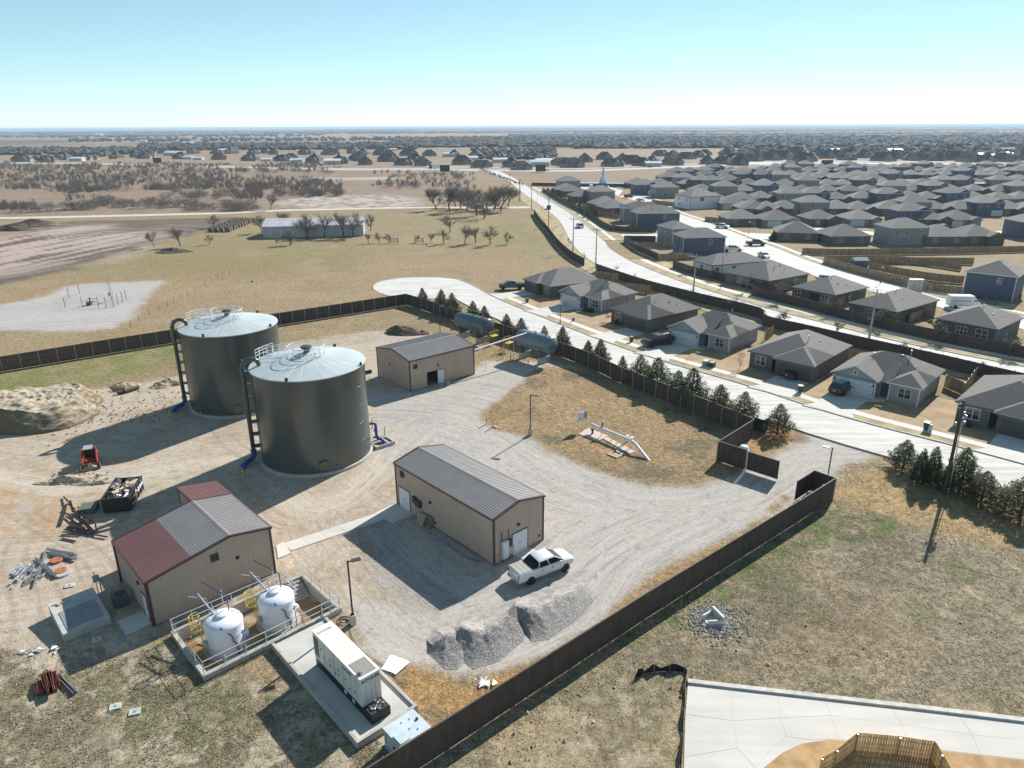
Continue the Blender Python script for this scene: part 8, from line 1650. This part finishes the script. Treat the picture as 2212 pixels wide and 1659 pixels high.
# stack of pallets left of the skip, loose beams
for k_ in range(4): pallet(['bottom pallet of the stack left of the skip','second pallet of the stack left of the skip','third pallet of the stack left of the skip','greenish top pallet of the stack left of the skip'][k_], (-41.9+.05*k_,60.2), .13*k_, R(8+3*k_), 0, mat('grey_wood',(.17,.145,.12),r=.85,nz=.2) if k_ < 3 else mat('green_grey_wood',(.13,.16,.12),r=.8,nz=.2), 1.5)
RUSTS = mat('rusty_steel',(.14,.06,.05),r=.7,nz=.3,ns=3); DSTEEL = mat('dark_purlin',(.075,.05,.055),r=.6,nz=.25,ns=3)
def beam(name, label, cat, a, b, z0, z1, w, mt, grp=None, c=True):
    A, B = Vector((*a,z0)), Vector((*b,z1)); d = (B-A).normalized(); s_ = d.cross(Vector((0,0,1))).normalized(); u_ = s_.cross(d); m = MB()
    def bar(o0, o1, p0, p1): v = [A+s_*o0+u_*p0,A+s_*o1+u_*p0,A+s_*o1+u_*p1,A+s_*o0+u_*p1]; v += [x+(B-A) for x in v]; m._a(v,[(0,1,2,3),(7,6,5,4),(0,4,5,1),(1,5,6,2),(2,6,7,3),(3,7,4,0)])
    if c: bar(-w/2,-w/2+.02,0,w*.6); bar(w/2-.02,w/2,0,w*.6); bar(-w/2,w/2,-.02,0)
    else: bar(-w/2,w/2,0,w*.5)
    o = m.build(name, mt); tag(o, label, cat, grp); return o
LS = dict(); VW['Y'] = (180,1250,4.738)
bm = [((30,985),(105,1080),.1,.3),((120,1050),(190,1300),.2,.9),((60,1255),(330,1440),.1,.2),((85,1400),(380,1475),.05,.15),((50,1440),(640,1550),.1,.12),((215,1270),(450,1500),.3,.2),((290,1340),(460,1500),.35,.2),((0,1510),(265,1515),.05,.05),((0,1560),(200,1600),.05,.05),((475,1370),(500,1500),.4,.2),((240,1160),(330,1290),.4,.2),((100,1130),(200,1190),.5,.3),((390,1300),(440,1340),.1,.1),((180,1200),(300,1390),.25,.25)]
for k_,(a,b,z0,z1) in enumerate(bm): beam('steel_beam', 'dark steel beam in the loose heap below the skip' if k_ not in (4,7,9) else ['','','','','longest dark beam of the heap with a red end','','','thin beam lying flat at the left of the heap','','short pale beam sticking out near the shed roof'][k_], 'steel beam', q('Y',*a), q('Y',*b), z0, z1, .22 if k_ in (1,3,5,6) else .12, DSTEEL, 'steel beams heaped below the skip')
ZN = mat('zinc_scrap',(.42,.44,.47),r=.35,m=.6,nz=.15)
g = random.Random(12)
for k_ in range(30):
    c_ = q('L',g.uniform(85,215),g.uniform(625,720)); a_ = R(g.gauss(100,18)) ; L_ = g.uniform(.8,1.6); beam('metal_strip','short galvanised strip in the silvery scrap pile','metal strip',(c_[0]-math.cos(a_)*L_/2,c_[1]-math.sin(a_)*L_/2),(c_[0]+math.cos(a_)*L_/2,c_[1]+math.sin(a_)*L_/2),.05+.02*(k_%6),.1+.03*(k_%4),.12,ZN,'galvanised strips in the scrap pile')
for a,b in (((235,550),(220,620)),((185,600),(270,680)),((180,590),(265,660)),((245,548),(395,580)),((255,560),(395,595)),((240,545),(380,570)),((260,572),(390,600)),((200,595),(290,690))): beam('steel_angle','long galvanised angle beside the two round manhole rings','steel angle',q('L',*a),q('L',*b),.12,.15,.14,ZN,'long galvanised angles by the manhole rings')
rs_ = mat('rusty_lid',(.36,.13,.06),r=.8,nz=.25,ns=4); cr2 = mat('ring_concrete_pale',(.42,.40,.36),r=.85)
def ring(label, p, r0, r1, h, mt, nm='manhole_ring'): m = MB(); m.lathe([(r1,0),(r1,h),(r0,h+.01)],24); m.lathe([(r0,.0),(r0,h)],24); o = m.build(nm, mt); o.location = (*p,0); tag(o,label,'manhole ring'); return o
def disc(label, p, r, z, mt): m = MB(); m.lathe([(r,z),(r,z+.05),(r*.97,z+.06),(0,z+.065)],24); o = m.build('manhole_cover', mt); o.location = (*p,0); tag(o,label,'manhole cover'); return o
ring('open rusty manhole ring with its cover beside it', q('L',290,600), .38, .5, .16, rs_); disc('round orange rusty cover right of the open manhole ring', q('L',348,583), .43, .05, rs_); ring('pale concrete ring under the lower rusty cover', q('L',322,662), .5, .68, .12, cr2); disc('round rusty cover lying on a pale ring near the junction post', q('L',312,655), .48, .13, rs_)
# concrete vault
va = thing('concrete_vault', 'wide concrete vault box with grey hatch lids on its sloping top', 'concrete vault', (-32.5,42.15,0), R(43)); 
va_r = ang((-32.5,42.1),(-30.3,44.2)); va.rotation_euler = (0,0,va_r); m = MB(); m._a([(0,0,-.1),(3.1,0,-.1),(3.1,4.1,-.1),(0,4.1,-.1),(0,0,.62),(3.1,0,.62),(3.1,4.1,1.02),(0,4.1,1.02)],[(3,2,1,0),(4,5,6,7),(0,1,5,4),(1,2,6,5),(2,3,7,6),(3,0,4,7)]); m.build('body', mat('vault_concrete',(.44,.43,.39),r=.85,nz=.12,ns=1.5), va)
for x0 in (.35,1.58): m = MB(); m._a([(x0,.35,.66),(x0+1.18,.35,.66),(x0+1.18,2.6,.885),(x0,2.6,.885),(x0,.35,.69),(x0+1.18,.35,.69),(x0+1.18,2.6,.915),(x0,2.6,.915)],[(4,5,6,7),(0,1,5,4),(1,2,6,5),(2,3,7,6),(3,0,4,7)]); m.build('hatch', mat('hatch_grey',(.23,.235,.25),r=.6,nz=.1,ns=3), va)
m = MB(); p = (.5,3.6); m.tube([(.2,3.7,1.03),(1.3,3.5,1.03)],.04,5); m.box(.5,3.4,1.0,.7,3.7,1.06); m.build('loose_strap', mat('dull_yellow',(.5,.42,.15),r=.7), va)
jp = thing('junction_post', 'post with a grey junction box standing behind the vault', 'junction box', (*q('L',512,765),0), R(45)); m = MB(); m.tube([(-.1,0,0),(-.1,0,2.1)],.04,5); m.tube([(.15,0,0),(.15,0,1.7)],.05,5); m.build('post', STEEL, jp); m = MB(); m.box(-.3,-.2,1.2,.1,-.02,1.75); m.build('box', mat('grey_box',(.35,.38,.40),r=.5), jp)
ac = thing('air_conditioner', 'dark air conditioning unit in the shade of the two-tone shed', 'air conditioner', (*loc((-32.05,49.45),R(-46.6),2.6,-1.5),0), R(-46.6)); m = MB(); m.box(0,0,.05,1.0,1.0,.95); m.build('casing', mat('ac_grey',(.10,.10,.11),r=.6), ac); m = MB(); m.lathe([(.38,.95),(.38,.98),(0,.98)],16,c=(.5,.5)); m.build('fan_grille', BLK, ac)
dp = MB(); dp.prism([loc((-32.05,49.45),R(-46.6),5.3,-.1),loc((-32.05,49.45),R(-46.6),5.3,-1.9),loc((-32.05,49.45),R(-46.6),7.3,-1.9),loc((-32.05,49.45),R(-46.6),7.3,-.1)],-.1,.12); dp.build('concrete_apron', CONC2, kind='structure')
# survey pads
for (x,y,lb) in ((590,1345,'left of two square concrete markers with a blue dot in the lower grass'),(690,1372,'right of two square concrete markers with a blue dot in the lower grass'),(496,1002,'dim square concrete marker in the shade right of the vault'),(356,726,'square pale marker above the vault')):
    r = thing('concrete_marker', lb, 'concrete marker', (*q('L',x,y),0), R(20)); m = MB(); m.box(-.34,-.28,-.05,.34,.28,.06); m.build('slab', mat('vault_concrete',(.44,.43,.39),r=.85), r); m = MB(); m.lathe([(.1,.06),(.1,.075),(0,.078)],14); m.build('blue_cap', mat('cap_blue',(.12,.25,.42),r=.5), r)
# rusty red steel pile and grey channels
RS = mat('red_oxide_steel',(.23,.065,.04),r=.65,nz=.2,ns=3)
for k_,(a,b,z) in enumerate((((215,1215),(240,1290),.1),((205,1225),(215,1285),.15),((225,1200),(250,1275),.25),((240,1190),(268,1300),.3),((255,1185),(272,1290),.3),((275,1175),(285,1240),.2),((190,1250),(210,1290),.1),((285,1195),(298,1260),.15))): beam('steel_beam','red-oxide steel piece of the pile at the lower left','steel beam',q('L',*a),q('L',*b),z,z,.34,RS,'red-oxide steel pile at the lower left')
for a,b in (((290,1185),(390,1282)),((300,1195),(385,1285)),((228,1165),(300,1210))): beam('steel_channel','grey steel channel lying beside the red-oxide pile','steel channel',q('L',*a),q('L',*b),.08,.08,.2,ZN,'grey channels by the red-oxide pile')
# old pipes
for a,b,r_,mt,lb in (((1155,480),(1285,440),.30,mat('old_pipe',(.13,.10,.085),r=.85,nz=.2),'long thick brown pipe lying on the dirt behind the mound'),((1090,492),(1150,478),.27,mat('pipe_maroon',(.16,.06,.05),r=.7),'short maroon pipe with its open end toward the camera'),((1035,455),(1095,440),.2,RUSTS,'small rusty flanged pipe left of the maroon one'),((1045,465),(1160,445),.16,RUSTS,'thin rusty pipe behind the maroon one')):
    a, b = q('D',*a), q('D',*b); m = MB(); m.tube([(*a,r_),(*b,r_)],r_,16,cap=False); m.tube([(*b,r_),(*a,r_)],r_*.86,16,cap=False); o = m.build('old_pipe', mt, smooth=True); tag(o,lb,'pipe')
# white corrugated sheets and bits beside the generator
sh_ = ['left of three white corrugated sheets beside the gravel pile','middle of three white corrugated sheets beside the gravel pile','right of three white corrugated sheets beside the gravel pile']
for k_ in range(3):
    m = MB()
    for j in range(3): m._a([(j*.17,0,0),(j*.17+.07,0,.02),(j*.17+.1,0,.02),(j*.17+.16,0,-.01),(j*.17,1.45,0),(j*.17+.07,1.45,.02),(j*.17+.1,1.45,.02),(j*.17+.16,1.45,-.01)],[(0,1,5,4),(1,2,6,5),(2,3,7,6)])
    o = m.build('corrugated_sheet', WHITE_M); p = q('A',395+42*k_,770+14*k_); o.location = (p[0]-.1,p[1]-.6,.05+.03*k_); o.rotation_euler = (0,0,R(-16-9*k_)); tag(o, sh_[k_], 'metal sheet', 'white corrugated sheets')
for (v,x,y,lb) in (('A',1325,950,'crumpled white plastic sheet by the inner foot of the long fence'),('F',1135,1118,'broken white board beside the yellow bollards'),('L',180,1072,'bits of white debris below the vault'),('L',300,1052,'second scrap of white debris below the vault')):
    p = q(v,x,y); g = random.Random(int(x)); m = MB()
    for k_ in range(7): c_ = (p[0]+g.gauss(0,.28),p[1]+g.gauss(0,.22)); s_ = g.uniform(.12,.3); m._a([(c_[0]+g.gauss(0,s_),c_[1]+g.gauss(0,s_),g.uniform(.0,.2)) for _ in range(4)],[(0,1,2),(0,2,3)])
    o = m.build('white_debris', WHITE_M); tag(o,lb,'debris')
# cable on the ground by the lamp
m = MB(); g = random.Random(3); pts = [(*q('W',*p),.03) for p in ((640,700),(690,690),(720,720),(690,740),(650,720),(700,700),(725,790),(760,860),(830,930),(900,970),(960,1010),(1000,1060),(1050,1110),(1080,1145))]; sm = smooth_line([p[:2] for p in pts],5); m.tube([(x,y,.035) for x,y in sm],.022,4); o = m.build('cable', BLK); tag(o,'black cable snaking from the lamp base along the generator pad','cable')
m = MB(); c_ = q('W',680,705); m.tube([(c_[0]+.42*math.cos(a*.5)+.06*math.sin(a),c_[1]+.36*math.sin(a*.5),.04+.002*a) for a in range(48)],.02,4); o = m.build('cable_coil', BLK); tag(o,'tangled coil of black cable beside the lamp base','cable')
# boards and frame along the long shed wall
for a,b,lb in (((350,840),(495,932),'long thin board lying diagonally by the long shed wall'),((385,885),(445,850),'short cross board near the leaning pallets'),((420,915),(495,875),'second short cross board near the leaning pallets')): beam('board',lb,'board',q('K',*a),q('K',*b),.05,.06,.1,WOODP,c=False)
for k_ in range(3): 
    b0, b1_ = loc((-11.35,62.1),R(-47.4),9.0+.3*k_,-.5-.18*k_), loc((-11.35,62.1),R(-47.4),13.3-.2*k_,-.45-.16*k_); beam('board',['long pale board nearest the long shed wall','middle long pale board along the long shed wall','outer long pale board along the long shed wall'][k_],'board',b0,b1_,.1,.1,.16,mat('grey_board',(.33,.30,.25),r=.8,nz=.15),c=False)
for k_ in range(10): c_ = loc((-11.35,62.1),R(-47.4),8.2+rnd.uniform(-.8,.8),-.9+rnd.uniform(-.3,.3)); a_ = R(rnd.gauss(-47,18)); beam('metal_stick','blue-white metal stick in the bundle by the long shed wall','metal stick',(c_[0]-math.cos(a_)*.6,c_[1]-math.sin(a_)*.6),(c_[0]+math.cos(a_)*.6,c_[1]+math.sin(a_)*.6),.06,.12,.05,mat('pale_pipe',(.45,.47,.56),r=.35),'metal sticks by the long shed')
# headwall and silt fence outside
hw = thing('headwall', 'small concrete culvert headwall with splayed wings in grey rubble', 'headwall', (*q('B',1205,1270),0), R(-70)); hw.scale = (.78,.78,.8); cw = mat('headwall_concrete',(.56,.55,.50),r=.8,nz=.08)
m = MB(); m.box(-.9,.35,-.1,.9,.6,.85); m.build('back_wall', cw, hw); m = MB(); m.prism([(-.9,.35),(-.7,.35),(-.35,-.9),(-.5,-.95)],-.1,.5); m.build('wing', cw, hw); m = MB(); m.prism([(.9,.35),(.7,.35),(.35,-.9),(.5,-.95)],-.1,.5); m.build('wing', cw, hw); m = MB(); m.prism([(-.75,.35),(.75,.35),(.4,-.9),(-.4,-.9)],-.1,.08); m.build('apron', cw, hw)
sf = thing('silt_fence', 'sagging black silt fence along the end of the new street', 'silt fence', (0,0,0)); pts = smooth_line(qs('U',(105,1195),(140,1180),(180,1170),(230,1164),(300,1163),(358,1172),(352,1250),(350,1350),(343,1450),(338,1560),(330,1700),(325,1780)),4); m = MB(); g = random.Random(8); hh = [.45+.18*math.sin(i*.9)+g.uniform(-.06,.06) for i in range(len(pts))]
for i in range(len(pts)-1): a, b = pts[i], pts[i+1]; m._a([(*a,-.03),(*b,-.03),(b[0]+.12,b[1]+.05,hh[i+1]),(a[0]+.12,a[1]+.05,hh[i])],[(0,1,2,3),(3,2,1,0)])
m.build('fabric', BLK, sf)
for i in range(0,len(pts),5): m = MB(); m.tube([(*pts[i],0),(*pts[i],.75)],.025,4); m.build('stake', WOODP, sf)
# ---------------------------------------------------------------- the air
m = MB(); m.box(-62000,-62000,-14.5,62000,62000,42); hz = m.build('haze', []); hz['kind'] = 'stuff'; hz['label'] = 'thin blue winter haze over the whole plain'; hz['category'] = 'haze'
VM = bpy.data.materials.new('haze_volume'); VM.use_nodes = True; t = VM.node_tree; t.nodes.remove(t.nodes['Principled BSDF']); pv = t.nodes.new('ShaderNodeVolumePrincipled'); pv.inputs['Color'].default_value = (.66,.83,1.,1); pv.inputs['Density'].default_value = 1.15e-4; pv.inputs['Anisotropy'].default_value = .1
t.links.new(pv.outputs[0], t.nodes['Material Output'].inputs['Volume']); hz.data.materials.clear(); hz.data.materials.append(VM)
